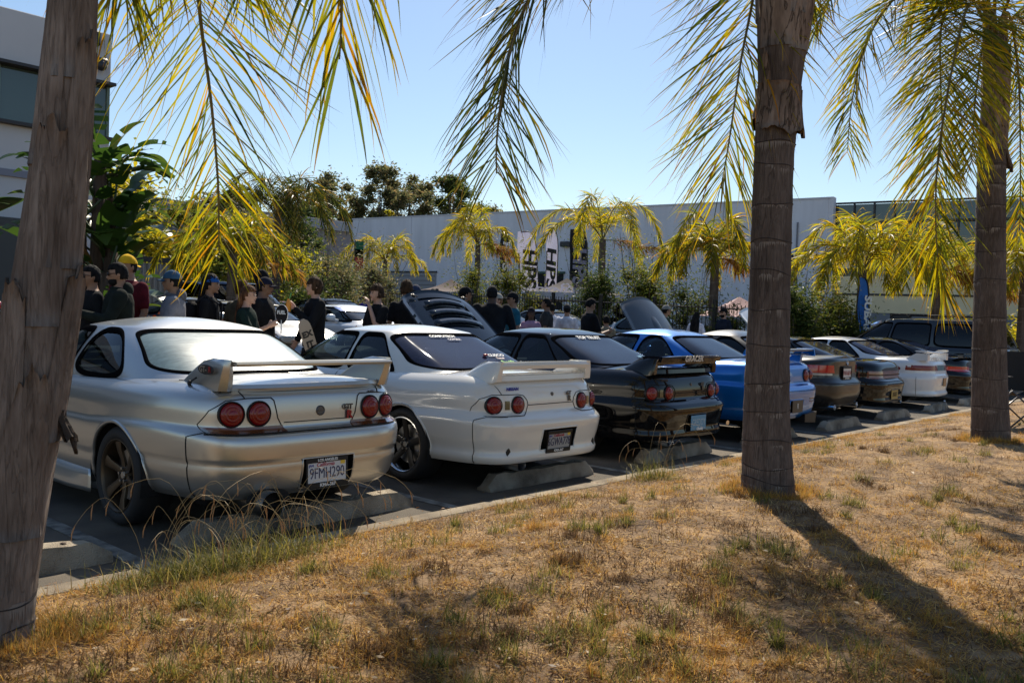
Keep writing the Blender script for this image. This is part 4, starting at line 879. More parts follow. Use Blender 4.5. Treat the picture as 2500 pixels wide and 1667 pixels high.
# folded camping chair at the right edge
ch = thing('camping_chair', 'black folding camping chair with crossed metal legs at the right edge of the bank', 'chair', (12.55, 2.62, float(mound(12.55, 2.62))), radians(-40))
mt = mat('dark tube metal', (.09,.09,.10), .35, .8)
def tubeset(par, name, P, r, m): mb = MB(); mb.tube(P, r, 8); return mb.build(name, m, par, smooth=True)
for (a, b) in (((-.28,-.22,.0),(.28,-.22,.45)), ((.28,-.22,0),(-.28,-.22,.45)), ((-.28,.22,0),(.28,.22,.45)), ((.28,.22,0),(-.28,.22,.45)), ((-.28,-.22,0),(-.28,.22,.45)), ((-.28,.22,0),(-.28,-.22,.45)), ((.28,-.22,0),(.28,.22,.45)), ((.28,.22,0),(.28,-.22,.45))): tubeset(ch, 'leg', [a, b], .011, mt)
for sx in (-1, 1): tubeset(ch, 'back_post', [(sx*.28,.22,.3), (sx*.29,.30,.92)], .011, mt)
fb = mat('black canvas', (.012,.012,.014), .8, bump=.2, bscale=80)
V, F = grid(np.linspace(-.27,.27,9), np.linspace(-.22,.22,7), lambda X, Y: .43-.06*(1-(X/.27)**2)); link('seat', mesh_np('seat', V, F, fb), ch)
V, F = grid(np.linspace(-.28,.28,9), np.linspace(.42,.92,7), lambda X, Y: .24+.1*(Y-.42)+.05*(1-(X/.28)**2)); V = V[:, [0,2,1]]; link('backrest', mesh_np('back', V, F, fb), ch)
for sx in (-1, 1): mb = MB(); mb.box((sx*.31, 0, .62), (.05, .5, .012), .004); mb.build('armrest', fb, ch)

# ================================================================ buildings
wallw = mat('blue-white stucco', (.70,.715,.77), .9, var=.07, scale=.9, bump=.1, bscale=30, stretch=(1.6,1,.22))
trimd = mat('dark trim', (.03,.03,.035), .5); joint = mat('joint grey', (.2,.2,.23), .9)  # mid grey for wall joints, downpipes and wall band
def frame(p, q):                                   # local frame along a facade: +x from p to q, -y outward
    d = Vector((q[0]-p[0], q[1]-p[1], 0)); L = d.length; return L, atan2(d.y, d.x)
P1, P2 = (41.8, 53.6), (46.3, 19.1); L, az = frame(P1, P2)
wb = thing('warehouse', 'long pale windowless warehouse with vertical panel joints, behind the feather flags', 'building', (P1[0], P1[1], 0), az)
ztop = 8.25; n = 6
for i in range(n):
    mb = MB(); mb.box((L/n*(i+.5), .15, ztop/2+.1), (L/n-.03, .3, ztop-.2), .01); mb.build('wall_panel', wallw, wb)
MB().box((L/2, .9, ztop/2), (L, 1.2, ztop-.3)).build('wall_core', joint, wb)
MB().box((L/2, 15, ztop/2), (L-.4, 27, ztop-.6)).build('building_mass', wallw, wb)
MB().box((L/2, .15, ztop+.05), (L+.1, .36, .1)).build('parapet_cap', mat('light metal cap', (.55,.56,.6), .5), wb)
mb = MB(); mb.box((L+.05, .3, ztop/2+.06), (.4, .5, ztop+.12), .02); mb.build('end_pier', wallw, wb)
def on_wall(px_y): return (P1[1]-px_y)/abs(sin(az))
x0 = on_wall(51.6); 
rd = MB(); rd.box((on_wall(48.6), -.04, 2.35), (6.4, .1, 3.9)); rd.build('door_panel', mat('grey roll-up door', (.28,.29,.31), .5), wb)
mb = MB()
for i in range(12): mb.box((on_wall(48.6), -.1, .65+.31*i), (6.3, .02, .02))
mb.build('door_rib', trimd, wb)
mb = MB(); mb.box((on_wall(48.6), -.1, 4.36), (6.6, .08, .1)); mb.build('door_head', trimd, wb)
mb = MB(); xx = on_wall(36.2); mb.box((xx, -.05, 2.3), (2.1, .12, 3.9)); mb.build('doorway', DARK, wb); mb = MB(); mb.box((xx-1.1, -.08, 2.3), (.14, .16, 4.0)); mb.box((xx, -.08, 4.32), (2.34, .16, .14)); mb.build('doorway_frame', mat('green frame', (.03,.08,.06), .5), wb)
for yy, zz in ((49.6, 6.25), (35.0, 6.1)):
    mb = MB(); mb.box((on_wall(yy), -.2, zz), (.65, .34, .34), .05); mb.build('wall_lamp', trimd, wb, angle=30)
for xq in (.58, .60): 
    mb = MB(); mb.tube([(L*.955*xq/.6+0, -.06, .7), (L*.955*xq/.6, -.06, ztop-1.2)], .05, 6); mb.build('downpipe', joint, wb)
# glazed office block
P3, P4 = (46.95, 19.0), (49.2, 4.2); L, az2 = frame(P3, P4)
gb = thing('office_block', 'office block with dark green window grid over painted cream reflections, behind the golden palms', 'building', (P3[0], P3[1], 0), az2)
gg = mat('dark green mirror glass', (.030,.055,.055), .06, spec=1., var=.15, scale=.15); cream = mat('cream reflection', (.86,.72,.44), .7, var=.08, scale=.6)
nx = 15; zrow = [(7.05, 8.0), (5.85, 6.97)]
for i in range(nx):
    for a, b in zrow:
        w_ = L/nx; mb = MB(); mb.box((w_*(i+.5), .06, (a+b)/2), (w_-.09, .06, b-a-.07)); mb.build('window_pane', gg, gb)
mb = MB()
for i in range(nx+1): mb.box((L/nx*i, .0, 6.93), (.08, .16, 2.28))
for z in (5.82, 7.01, 8.06): mb.box((L/2, -.005, z), (L+.1, .15, .09))
mb.build('window_frame', trimd, gb)
for (a, b, m_) in ((5.33, 5.78, cream), (4.6, 5.27, cream), (3.3, 4.2, cream), (2.3, 3.2, cream)):  # cream strips paint in a building mirrored by the glass
    for i in range(3): mb = MB(); mb.box((L/3*(i+.5), .02, (a+b)/2), (L/3-.05, .1, b-a)); mb.build('reflection_band', m_, gb)
mb = MB(); mb.box((L/2, .04, 4.4), (L, .06, .38)); mb.build('dark_band', gg, gb)
MB().box((L/2, .0, 5.30), (L, .13, .05)).build('band_joint', trimd, gb); MB().box((L/2, .0, 3.25), (L, .15, .09)).build('band_joint', trimd, gb)
MB().box((L/2, 6.1, 4.0), (L, 11.9, 8.0)).build('building_mass', trimd, gb)
for i in range(4): mb = MB(); mb.box((L*(.1+.27*i), .0, 1.5), (L*.2, .1, 1.55)); mb.build('ground_panel', mat('grey lower wall', (.2,.21,.23), .8), gb)
mb = MB(); mb.box((L*.62, 1.6, 8.35), (.9, .7, .7), .04); mb.build('roof_unit', mat('light metal cap', (.55,.56,.6), .5), gb)
wt = thing('side_building', 'pale blue-white building wall at the far right behind the right palm', 'building', (49.3, 4.0, 0), az2)
MB().box((9, 1.5, 3.7), (18, 3, 7.0), .02).build('wall_panel', wallw, wt); MB().box((9, -.05, 1.9), (18, .08, .1)).build('wall_band', joint, wt)
# left office
lb = thing('corner_office', 'pale two-storey office with a dark ribbon window behind the left palm', 'building', (-12.3, 22, 0))
wl = mat('pale grey stucco', (.60,.60,.61), .9, var=.05, scale=.6, bump=.15, bscale=40)  # pale grey with slight random variation
LW = 9.67+12.3
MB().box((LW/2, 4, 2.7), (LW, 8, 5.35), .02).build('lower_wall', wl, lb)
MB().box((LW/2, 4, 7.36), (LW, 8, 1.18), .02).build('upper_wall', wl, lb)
MB().box((LW/2+.1, 3.9, 6.72), (LW-.1, 8.2, .07)).build('window_head', trimd, lb); MB().box((LW/2+.1, 3.9, 5.4), (LW-.1, 8.2, .07)).build('window_sill', trimd, lb)
nw = 9
for i in range(nw):
    a = LW*i/nw; b = LW*(i+1)/nw-.06
    MB().box(((a+b)/2, .12, 6.06), (b-a, .06, 1.24)).build('window_pane', mat('navy window glass', (.02,.025,.05), .05, spec=1.) if i % 3 != 2 else mat('green window glass', (.05,.08,.07), .05, spec=1.), lb)
    MB().box((b+.03, .1, 6.06), (.07, .1, 1.24)).build('window_mullion', mat('sage frame', (.14,.2,.16), .5), lb)
MB().box((LW/2, 4, 6.06), (LW-.2, 7.6, 1.25)).build('inner_wall', trimd, lb)
MB().box((LW/2, -.03, 4.28), (LW, .06, .16)).build('wall_band', mat('blue grey band', (.24,.25,.30), .9), lb)
MB().box((LW/2-1, -.5, 1.75), (LW-2, 1.0, 2.9), .02).build('base_wall', mat('dark exposed aggregate', (.09,.095,.09), .95, bump=.6, bscale=60), lb)
mb = MB(); mb.box((LW-.55, -.12, 7.72), (.42, .3, .36), .05); mb.build('security_camera', trimd, lb); mb = MB(); mb.box((LW-.32, -.12, 7.2), (.34, .3, .16), .05); mb.sphere((LW-.32, -.2, 7.1), .13, 14, 8); mb.build('dome_camera', trimd, lb, angle=40)
# long low building far behind the left trees
mbd = thing('flat_roofed_building', 'long grey flat-roofed building above the yellow trees on the left', 'building', (22, 60, 0))
MB().box((14, 6, 4.4), (28, 12, 7.6)).build('wall', mat('grey brown wall', (.17,.17,.19), .9), mbd); MB().box((14, 5.7, 8.35), (28.6, 12.6, .8), .02).build('roof_fascia', mat('blue grey fascia', (.22,.24,.28), .7), mbd)
# corrugated enclosure with canopy
ce_ = thing('corrugated_enclosure', 'grey corrugated metal enclosure under a thin flat canopy behind the yellow cap', 'shed', (6.1, 24.2, gz(24)), radians(-4))
mb = MB(); prof = []
for i in range(161): x = 6.3*i/160; prof.append((x, .035*(1 if (i//2) % 2 else -1)))
cm = mat('corrugated grey metal', (.33,.33,.33), .5, .3)
mb.loft([[(x, y, .1) for x, y in prof], [(x, y, 2.15) for x, y in prof]], closed=False); mb.build('corrugated_sheet', cm, ce_)
MB().box((3.15, .0, 2.25), (6.5, .16, .14)).build('top_rail', trimd, ce_)
for x in (0, 3.1, 6.3): MB().box((x, .1, 1.1), (.14, .14, 2.2)).build('post', trimd, ce_)
MB().box((2.2, .8, 3.05), (5.6, 2.6, .12), .02).build('canopy_roof', mat('pale canopy metal', (.5,.5,.5), .5), ce_)
for x in (.2, 4.4): MB().box((x, 1.4, 1.5), (.1, .1, 3.0)).build('canopy_post', trimd, ce_)
# iron fence
fe = thing('iron_fence', 'black iron picket fence in front of the bushes behind the crowd', 'fence', (0, 0, 0))
fp, fq = Vector((23.4, 33.5, 0)), Vector((20.6, 9.5, 0)); n = 12; irn = mat('black iron', (.012,.012,.013), .4)
pst = MB().box((0, 0, .95), (.09, .09, 2.0), .01).mesh('post', irn)
for i in range(n+1):
    p = fp.lerp(fq, i/n); o = link('post', pst, fe); o.location = (p.x, p.y, gz(p.y))
for h in (.25, 1.72):
    for i in range(n):
        a, b = fp.lerp(fq, i/n), fp.lerp(fq, (i+1)/n); mb = MB(); mb.tube([(a.x, a.y, gz(a.y)+h), (b.x, b.y, gz(b.y)+h)], .017, 4); mb.build('rail', irn, fe)
mb = MB(); Lf = (fq-fp).length; k = int(Lf/.12)
for i in range(k):
    p = fp.lerp(fq, i/k); z = gz(p.y); mb.box((p.x, p.y, z+.95), (.016, .016, 1.75), 0)
mb.build('pickets', irn, fe, kind='stuff')
# feather flags
def flag(label, x, y, z0, z1, wd, az, bg, fg, txt, lean=0., tfg=.0, top=.3, side=1, tsz=1.):
    t = thing('feather_flag', label, 'flag', (x, y, gz(y)), az, 'feather flags by the warehouse'); H = z1-gz(y); h0 = z0-gz(y)
    P = [(0, 0, 0), (lean*.5, 0, H*.5), (lean, 0, H*.80)]+[(lean-side*wd*.5*(1-cos(a)), 0, H*.80+H*.20*sin(a)) for a in np.linspace(.25, pi/2, 6)]+[(lean-side*wd*.85, 0, H*1.0)]
    tubeset(t, 'pole', P, .022, mat('black pole', (.015,.015,.018), .5))
    V = []; F = []; n = 26; m_ = 8
    for j in range(n+1):
        q = j/n; z = h0+(H-h0)*q
        if z < H*.8: xr = lean*z/(H*.8)
        else: s_ = min(1, (z-H*.8)/(H*.2)); xr = lean-side*wd*.5*(1-sqrt(max(0, 1-s_*s_)))*1.0
        xl = lean*min(1, z/(H*.8))-side*wd*(1 if q > .10 else .55+4.5*q)
        if q > .97: xl = xl
        for i in range(m_+1): u = i/m_; V.append((xr+(xl-xr)*u, .05*sin(q*9+u*3)*u, z))
    for j in range(n):
        for i in range(m_): a = j*(m_+1)+i; F.append((a, a+1, a+m_+2, a+m_+1))
    link('banner_cloth', mesh_np('cloth', V, F, bg), t)
    if txt and wd < 1:
        V = []; F = []
        for j in range(n+1):
            z = h0+(H*.80-h0)*j/n; xl = lean*min(1, z/(H*.8))-side*wd*1.0
            V += [(xl+.02, -.035+.05*sin((z-h0)/(H-h0)*9+3), z), (xl+side*wd*.11, -.035+.05*sin((z-h0)/(H-h0)*9+2.7), z)]
        link('banner_border', mesh_np('border', V, [(2*j, 2*j+1, 2*j+3, 2*j+2) for j in range(n)], [flb]), t)
    if txt:
        L_ = H-h0; s_ = wd*1.02*tsz
        for f_, dy in ((fg, -.10),): text('banner_lettering', txt, s_, (lean*.55-side*wd*.5, dy, h0+L_*(.42-tfg)), (pi/2, pi/2, 0), f_, t, ext=.004, off=.035*wd, sx=.74*L_/(.68*s_*len(txt)), align='CENTER', shear=.1)
    return t
flb = mat('flag black', (.012,.012,.016), .8); flw = leafmat('flag white cloth', [(.40,.40,.52), (.42,.42,.54)], .25, rough=.8); flu = mat('flag blue', (.02,.16,.55), .7); fln = mat('flag navy', (.01,.012,.08), .7)
LBK2 = mat('black lettering', (.012,.012,.014), .5)
FA = az+.25
flag('thin dark feather flag, leftmost and seen edge-on', 31, 28.0, 3.3, 5.55, .6, az+1.45, flb, WINK, 'HPS')
flag('white feather flag with black letters, left of the joint of the warehouse wall', 31, 25.85, 2.45, 5.33, .92, FA, flw, LBK2, 'HPS', lean=-.35, side=1)
flag('tallest white feather flag with black letters, between the other two wide ones', 31, 25.02, 2.35, 5.44, .56, FA, flw, LBK2, 'HPS', lean=.0, side=1)
flag('black feather flag with white letters, behind the big yellow palm frond', 31, 23.2, 2.5, 5.33, .80, FA, flb, flw, 'HPS', lean=-.15, side=1)
flag('navy feather flag half hidden by the middle palm trunk', 31, 13.75, 1.6, 4.15, .7, FA, fln, flw, 'LIQUI', lean=-.1)
flag('bright blue narrow feather flag beside the dark hedge', 24.2, 8.62, .9, 2.80, .30, FA+.5, flu, WINK, 'SUBARU', lean=-.16, tsz=.85)
t = thing('feather_flag', 'small red, green and white feather flag among the left bushes', 'flag', (27.0, 34.4, gz(34)), 0, 'feather flags by the warehouse')
tubeset(t, 'pole', [(0,0,0),(0,0,4.3)], .02, irn)
for z0, z1, m_ in ((3.5,4.3,mat('flag green',(.02,.15,.06),.8)), (2.7,3.9,mat('flag red',(.45,.02,.03),.8)), (2.2,2.7,flw)): mb = MB(); mb.box((.28, 0, (z0+z1)/2), (.5, .02, z1-z0)); mb.build('banner_cloth', m_, t)
# pop-up canopies
def tent(label, x, y, s, h, hp, rz, roof, val, txt=None, tc=None):
    t = thing('pop_up_canopy', label, 'canopy', (x, y, gz(y)), rz, 'pop-up canopies by the warehouse'); a = s/2
    for i in range(4):
        p = [(-a,-a),(a,-a),(a,a),(-a,a)][i]; q = [(-a,-a),(a,-a),(a,a),(-a,a)][(i+1) % 4]
        mb = MB(); n = 6; V = []
        for j in range(n+1):
            u = j/n; zz = h+(hp-h)*u-.12*sin(pi*u)
            V += [(p[0]*(1-u), p[1]*(1-u), zz), ((p[0]+q[0])/2*(1-u), (p[1]+q[1])/2*(1-u), zz-.03*(1-u)), (q[0]*(1-u), q[1]*(1-u), zz)]
        mb.add(V, [(3*j+k, 3*j+k+1, 3*j+k+4, 3*j+k+3) for j in range(n) for k in range(2)]); mb.build('roof_cloth', roof, t, smooth=True)
        mb = MB(); mb.add([(p[0],p[1],h-.28),(q[0],q[1],h-.28),(q[0],q[1],h),(p[0],p[1],h)], [(0,1,2,3)]); mb.build('valance', val, t)
        tubeset(t, 'leg', [(p[0],p[1],0),(p[0],p[1],h)], .025, STEEL)
    if txt:
        for k, (s_, z, m_) in enumerate(txt): text('canopy_lettering', s_, .5, (0, -a*(1-z)-.02, h+(hp-h)*z), (radians(35), 0, 0), m_, t, ext=.003, off=.02)
    return t
brn = mat('dark brown canopy cloth', (.07,.04,.045), .85); blc = mat('dark canopy cloth', (.03,.025,.04), .85); wv = mat('white valance', (.55,.55,.62), .8)
tent('brown pop-up canopy left of the first tall bush', 28.9, 29.6, 3, 1.98, 2.6, -.9, brn, wv)
tent('dark pop-up canopy with white ring emblem at the foot of the flags', 27.9, 22.0, 3, 2.05, 2.66, -.95, blc, wv, txt=[('DYNAMIX', .12, flw), ('O', .42, flw)])
tent('brown pop-up canopy right of the ring-emblem canopy', 29.5, 22.3, 3, 2.05, 2.7, -.9, brn, wv)
tent('pink-striped canopy seen through the middle palm fronds', 23.9, 12.4, 3, 1.5, 2.1, -.9, mat('pink canopy cloth', (.45,.28,.30), .8), wv)
mb = MB(); lc = thing('light_truck', 'dark pick-up truck behind the wiry tree, right of the tan canopy', 'truck', (24.6, 15.8, gz(15)), -.9)
MB().box((0, 0, 1.0), (4.6, 1.8, .6), .1).build('truck_body', PBLK, lc, angle=40); MB().box((-.4, 0, 1.55), (1.8, 1.6, .55), .18).build('cab', PBLK, lc, angle=40)
for sx in (-1.5, 1.5): mb = MB(); mb.lathe([(0,-.9),(.38,-.9),(.38,.9),(0,.9)], 20, 'y', (sx, 0, .38)); mb.build('wheel', TYRE, lc, smooth=False)
MB().box((-.4, -.82, 1.6), (1.5, .02, .36), .0).build('side_window', gg, lc)
# ================================================================ vegetation
def leaves(center_fn, n, size, mats, name, parent=None, aspect=2.2, seed=0, droop=0., **k):
    """n leaf quads (2 triangles each, pointed) at points returned by center_fn(rng, n)"""
    rg = np.random.default_rng(seed); P = center_fn(rg, n)
    n = len(P); d = rg.normal(size=(n, 3)); d[:, 2] = d[:, 2]*.6-droop; d /= np.linalg.norm(d, axis=1)[:, None]
    a = rg.normal(size=(n, 3)); s = np.cross(d, a); s /= np.linalg.norm(s, axis=1)[:, None]; L = size*rg.uniform(.6, 1.4, n)[:, None]; W = L/aspect
    V = np.stack([P-d*L/2, P+s*W/2-d*L*.1, P+d*L/2, P-s*W/2-d*L*.1], 1).reshape(-1, 3); F = np.arange(4*n).reshape(n, 4)
    return link(name, mesh_np(name, V, F, mats, smooth=False), parent, **k)
def clumps(cs, rs, sq=1., soft=False):
    cs = np.array(cs); rs = np.array(rs); w_ = rs**2; w_ = w_/w_.sum()
    def f(rg, n):
        i = rg.choice(len(cs), n, p=w_); d = rg.normal(size=(n, 3)); d /= np.linalg.norm(d, axis=1)[:, None]; r = rg.uniform(0, 1, n)**.45 if not soft else np.abs(rg.normal(0, .62, n))
        return cs[i]+d*(r*rs[i])[:, None]*np.array([1, 1, sq])
    return f
BARK = mat('grey brown bark', (.13,.105,.085), .9, var=.4, scale=9, bump=.8, bscale=30, stretch=(1,1,.25))
GR_D = leafmat('dark green leaves', [(.025,.042,.014), (.045,.070,.018), (.075,.10,.025), (.14,.14,.03)], .42)
GR_M = leafmat('mid green leaves', [(.04,.06,.016), (.08,.105,.022), (.14,.15,.028), (.22,.18,.03)], .48)
GR_Y = leafmat('yellow green leaves', [(.10,.11,.02), (.22,.22,.025), (.38,.32,.03), (.46,.34,.03)], .5)
GR_O = leafmat('grey olive leaves', [(.055,.07,.03), (.10,.115,.05), (.16,.15,.07), (.20,.14,.065)], .5)
GR_B = leafmat('broad banana leaf green', [(.018,.045,.010), (.035,.075,.014), (.08,.12,.02)], .35, rough=.3)
FROND = leafmat('palm leaflet green to gold', [(.06,.08,.014), (.13,.15,.017), (.25,.225,.02), (.40,.30,.02), (.40,.18,.025)], .55, rough=.4, tip=(.36,.13,.03), pos=[0, .3, .6, .85, 1])
FRONDG = leafmat('palm leaflet dark green', [(.035,.05,.013), (.06,.075,.015), (.13,.125,.018), (.30,.17,.022)], .42, rough=.35, tip=(.26,.10,.035), pos=[0, .45, .85, 1])
FRONDY = leafmat('palm leaflet yellow', [(.13,.15,.02), (.24,.24,.025), (.42,.34,.025), (.48,.30,.025)], .55, rough=.4, tip=(.42,.16,.03), pos=[0, .35, .75, 1])
RACH = mat('frond stalk', (.16,.12,.03), .5)
def bez(pts, n):
    pts = [Vector(p) for p in pts]; out = []
    for i in range(n):                             # Catmull-Rom through all points
        t = i/(n-1)*(len(pts)-1); k = min(int(t), len(pts)-2); f = t-k
        p0, p1, p2, p3 = pts[max(k-1,0)], pts[k], pts[k+1], pts[min(k+2, len(pts)-1)]
        out.append(.5*((2*p1)+(p2-p0)*f+(2*p0-5*p1+4*p2-p3)*f*f+(3*p1-p0-3*p2+p3)*f**3))
    return out
def frond(parent, pts, Lmax=.55, nl=70, wid=.022, m=None, seed=0, droop=.55, ang=55, seg=5, r0=.016, dry=.8, start=.0, up=None, twist=0., jitter=.14, name='frond', plumose=.35, taper=.5):
    rg = np.random.default_rng(seed); C = bez(pts, 60); Cn = np.array([tuple(c) for c in C]); N = len(C); m = m or FROND
    seglen = np.concatenate([[0], np.cumsum(np.linalg.norm(np.diff(Cn, axis=0), axis=1))]); tot = seglen[-1]
    V = []; F = []; U = []
    for side in (-1, 1):
        for k in range(nl):
            s = start+(1-start)*(k+rg.uniform(-.3, .3))/nl
            if s < start or s > .995: continue
            d = s*tot; p = np.array([np.interp(d, seglen, Cn[:, j]) for j in range(3)]); p2 = np.array([np.interp(min(tot, d+.02), seglen, Cn[:, j]) for j in range(3)]); p1 = np.array([np.interp(max(0, d-.02), seglen, Cn[:, j]) for j in range(3)])
            T = (p2-p1); T /= np.linalg.norm(T)+1e-9
            upv = np.array(up if up is not None else (0, 0, 1.)); sd = np.cross(T, upv)
            if np.linalg.norm(sd) < .15: sd = np.cross(T, np.array([.7, .6, 0]))
            sd /= np.linalg.norm(sd); nrm = np.cross(sd, T)
            prof = (min(1, .35+s/.22) if s < .22 else 1.)*(1-taper*max(0, (s-.45)/.55)**1.6); L = Lmax*prof*rg.uniform(.82, 1.1)
            a = radians(ang*(1-.45*s)+rg.normal(0, 6)); roll = rg.uniform(-plumose, plumose)+.12
            dirv = T*cos(a)+(sd*side*cos(roll)+nrm*sin(roll))*sin(a)
            dirv += rg.normal(0, jitter*.3, 3); dirv /= np.linalg.norm(dirv)
            b = len(V); w_ = wid*rg.uniform(.75, 1.15); q = p.copy(); dv = dirv.copy(); dr = droop*rg.uniform(.6, 1.35); wv = np.cross(dv, np.array([rg.normal(), rg.normal(), rg.normal()*.4+.8])); wv /= np.linalg.norm(wv)+1e-9; tipv = rg.uniform(0, 1)**1.5*dry
            kx = rg.normal(0, .05, 3); kk = rg.integers(1, seg) if rg.uniform() < .22 else -1
            for j in range(seg+1):
                t = j/seg; ww = w_*(.55+.9*t if t < .35 else (1-((t-.35)/.65)**1.7)*.87+.02)/2
                V.append(q-wv*ww); V.append(q+wv*ww); U.append((t, tipv)); U.append((t, tipv))
                dv = dv+kx*t*1.6+np.array([0, 0, -dr/seg*(.4+1.2*t)*(3.5 if j == kk else 1)]); dv /= np.linalg.norm(dv); q = q+dv*L/seg
            for j in range(seg): F.append((b+2*j, b+2*j+1, b+2*j+3, b+2*j+2))
    fo = link(name, mesh_np(name, np.array(V), np.array(F), [m], uv=np.array(U)), parent)
    mb = MB(); mb.tube(C[::2], [r0*(1-.82*i/(N-1)) for i in range(0, N, 2)], 6); mb.build('frond_stalk', RACH, fo, smooth=True)
    return fo
def barkmat(name, c1, c2, c3, sc=1., st=.16, crack=.5):
    m = bpy.data.materials.new(name); m.use_nodes = True; L = m.node_tree.links.new; b = m.node_tree.nodes['Principled BSDF']; b.inputs['Roughness'].default_value = .93; b.inputs['Specular IOR Level'].default_value = .15
    tc = _nn(m, 'ShaderNodeTexCoord'); mp = _nn(m, 'ShaderNodeMapping'); mp.inputs['Scale'].default_value = (1, 1, st); L(tc.outputs['Object'], mp.inputs[0])
    n1 = _nn(m, 'ShaderNodeTexNoise'); n1.inputs['Scale'].default_value = 9*sc; n1.inputs['Detail'].default_value = 8; n1.inputs['Distortion'].default_value = .8; n1.inputs['Roughness'].default_value = .65
    n2 = _nn(m, 'ShaderNodeTexNoise'); n2.inputs['Scale'].default_value = 70*sc; n2.inputs['Detail'].default_value = 4
    n3 = _nn(m, 'ShaderNodeTexNoise'); n3.inputs['Scale'].default_value = 16*sc; n3.inputs['Detail'].default_value = 6; n3.inputs['Distortion'].default_value = 1.5
    n4 = _nn(m, 'ShaderNodeTexNoise'); n4.inputs['Scale'].default_value = 2.2; n4.inputs['Detail'].default_value = 3; L(tc.outputs['Object'], n4.inputs['Vector'])
    for n in (n1, n2, n3): L(mp.outputs[0], n.inputs['Vector'])
    r = _nn(m, 'ShaderNodeValToRGB'); cr = r.color_ramp; cr.elements.new(.5)
    for el, p, c in zip(cr.elements, (.34, .5, .66), (c1, c2, c3)): el.position = p; el.color = (*c, 1)
    ad = _nn(m, 'ShaderNodeMix'); ad.inputs['Factor'].default_value = .35; L(n1.outputs['Fac'], ad.inputs['A']); L(n2.outputs['Fac'], ad.inputs['B']); ad2 = _nn(m, 'ShaderNodeMix'); ad2.inputs['Factor'].default_value = .3; L(ad.outputs['Result'], ad2.inputs['A']); L(n4.outputs['Fac'], ad2.inputs['B']); L(ad2.outputs['Result'], r.inputs[0])
    ck_ = _nn(m, 'ShaderNodeMath', operation='SUBTRACT'); ck_.inputs[1].default_value = .5; L(n3.outputs['Fac'], ck_.inputs[0]); ab = _nn(m, 'ShaderNodeMath', operation='ABSOLUTE'); L(ck_.outputs[0], ab.inputs[0])
    mr = _nn(m, 'ShaderNodeMapRange'); mr.inputs[1].default_value = .0; mr.inputs[2].default_value = .025; mr.inputs[3].default_value = crack; mr.inputs[4].default_value = 0; L(ab.outputs[0], mr.inputs[0])
    mx = _nn(m, 'ShaderNodeMix', data_type='RGBA'); L(mr.outputs[0], mx.inputs['Factor']); L(r.outputs[0], mx.inputs['A']); mx.inputs['B'].default_value = (c1[0]*.35, c1[1]*.35, c1[2]*.35, 1); L(mx.outputs['Result'], b.inputs['Base Color'])
    hh = _nn(m, 'ShaderNodeMath', operation='SUBTRACT'); L(ad.outputs['Result'], hh.inputs[0]); L(mr.outputs[0], hh.inputs[1]); bp = _nn(m, 'ShaderNodeBump'); bp.inputs['Strength'].default_value = .9; bp.inputs['Distance'].default_value = .02; L(hh.outputs[0], bp.inputs['Height']); L(bp.outputs[0], b.inputs['Normal']); return m
TRK_ = mat('grey palm bark', (.10,.075,.062), .92, var=.35, scale=14, bump=1., bscale=34, stretch=(3,3,.35))
TRK = barkmat('ringed grey bark', (.062,.045,.037), (.13,.10,.084), (.215,.17,.145), 1.6, .12, .15)
TRK2 = barkmat('peeling grey bark', (.085,.060,.046), (.20,.155,.128), (.36,.295,.25), 1.3, .11, .12)
RNG = mat('dark leaf scar', (.035,.026,.024), .95)
BOOT = barkmat('split leaf base', (.09,.06,.045), (.24,.175,.135), (.42,.33,.27), .7, .2, .6)
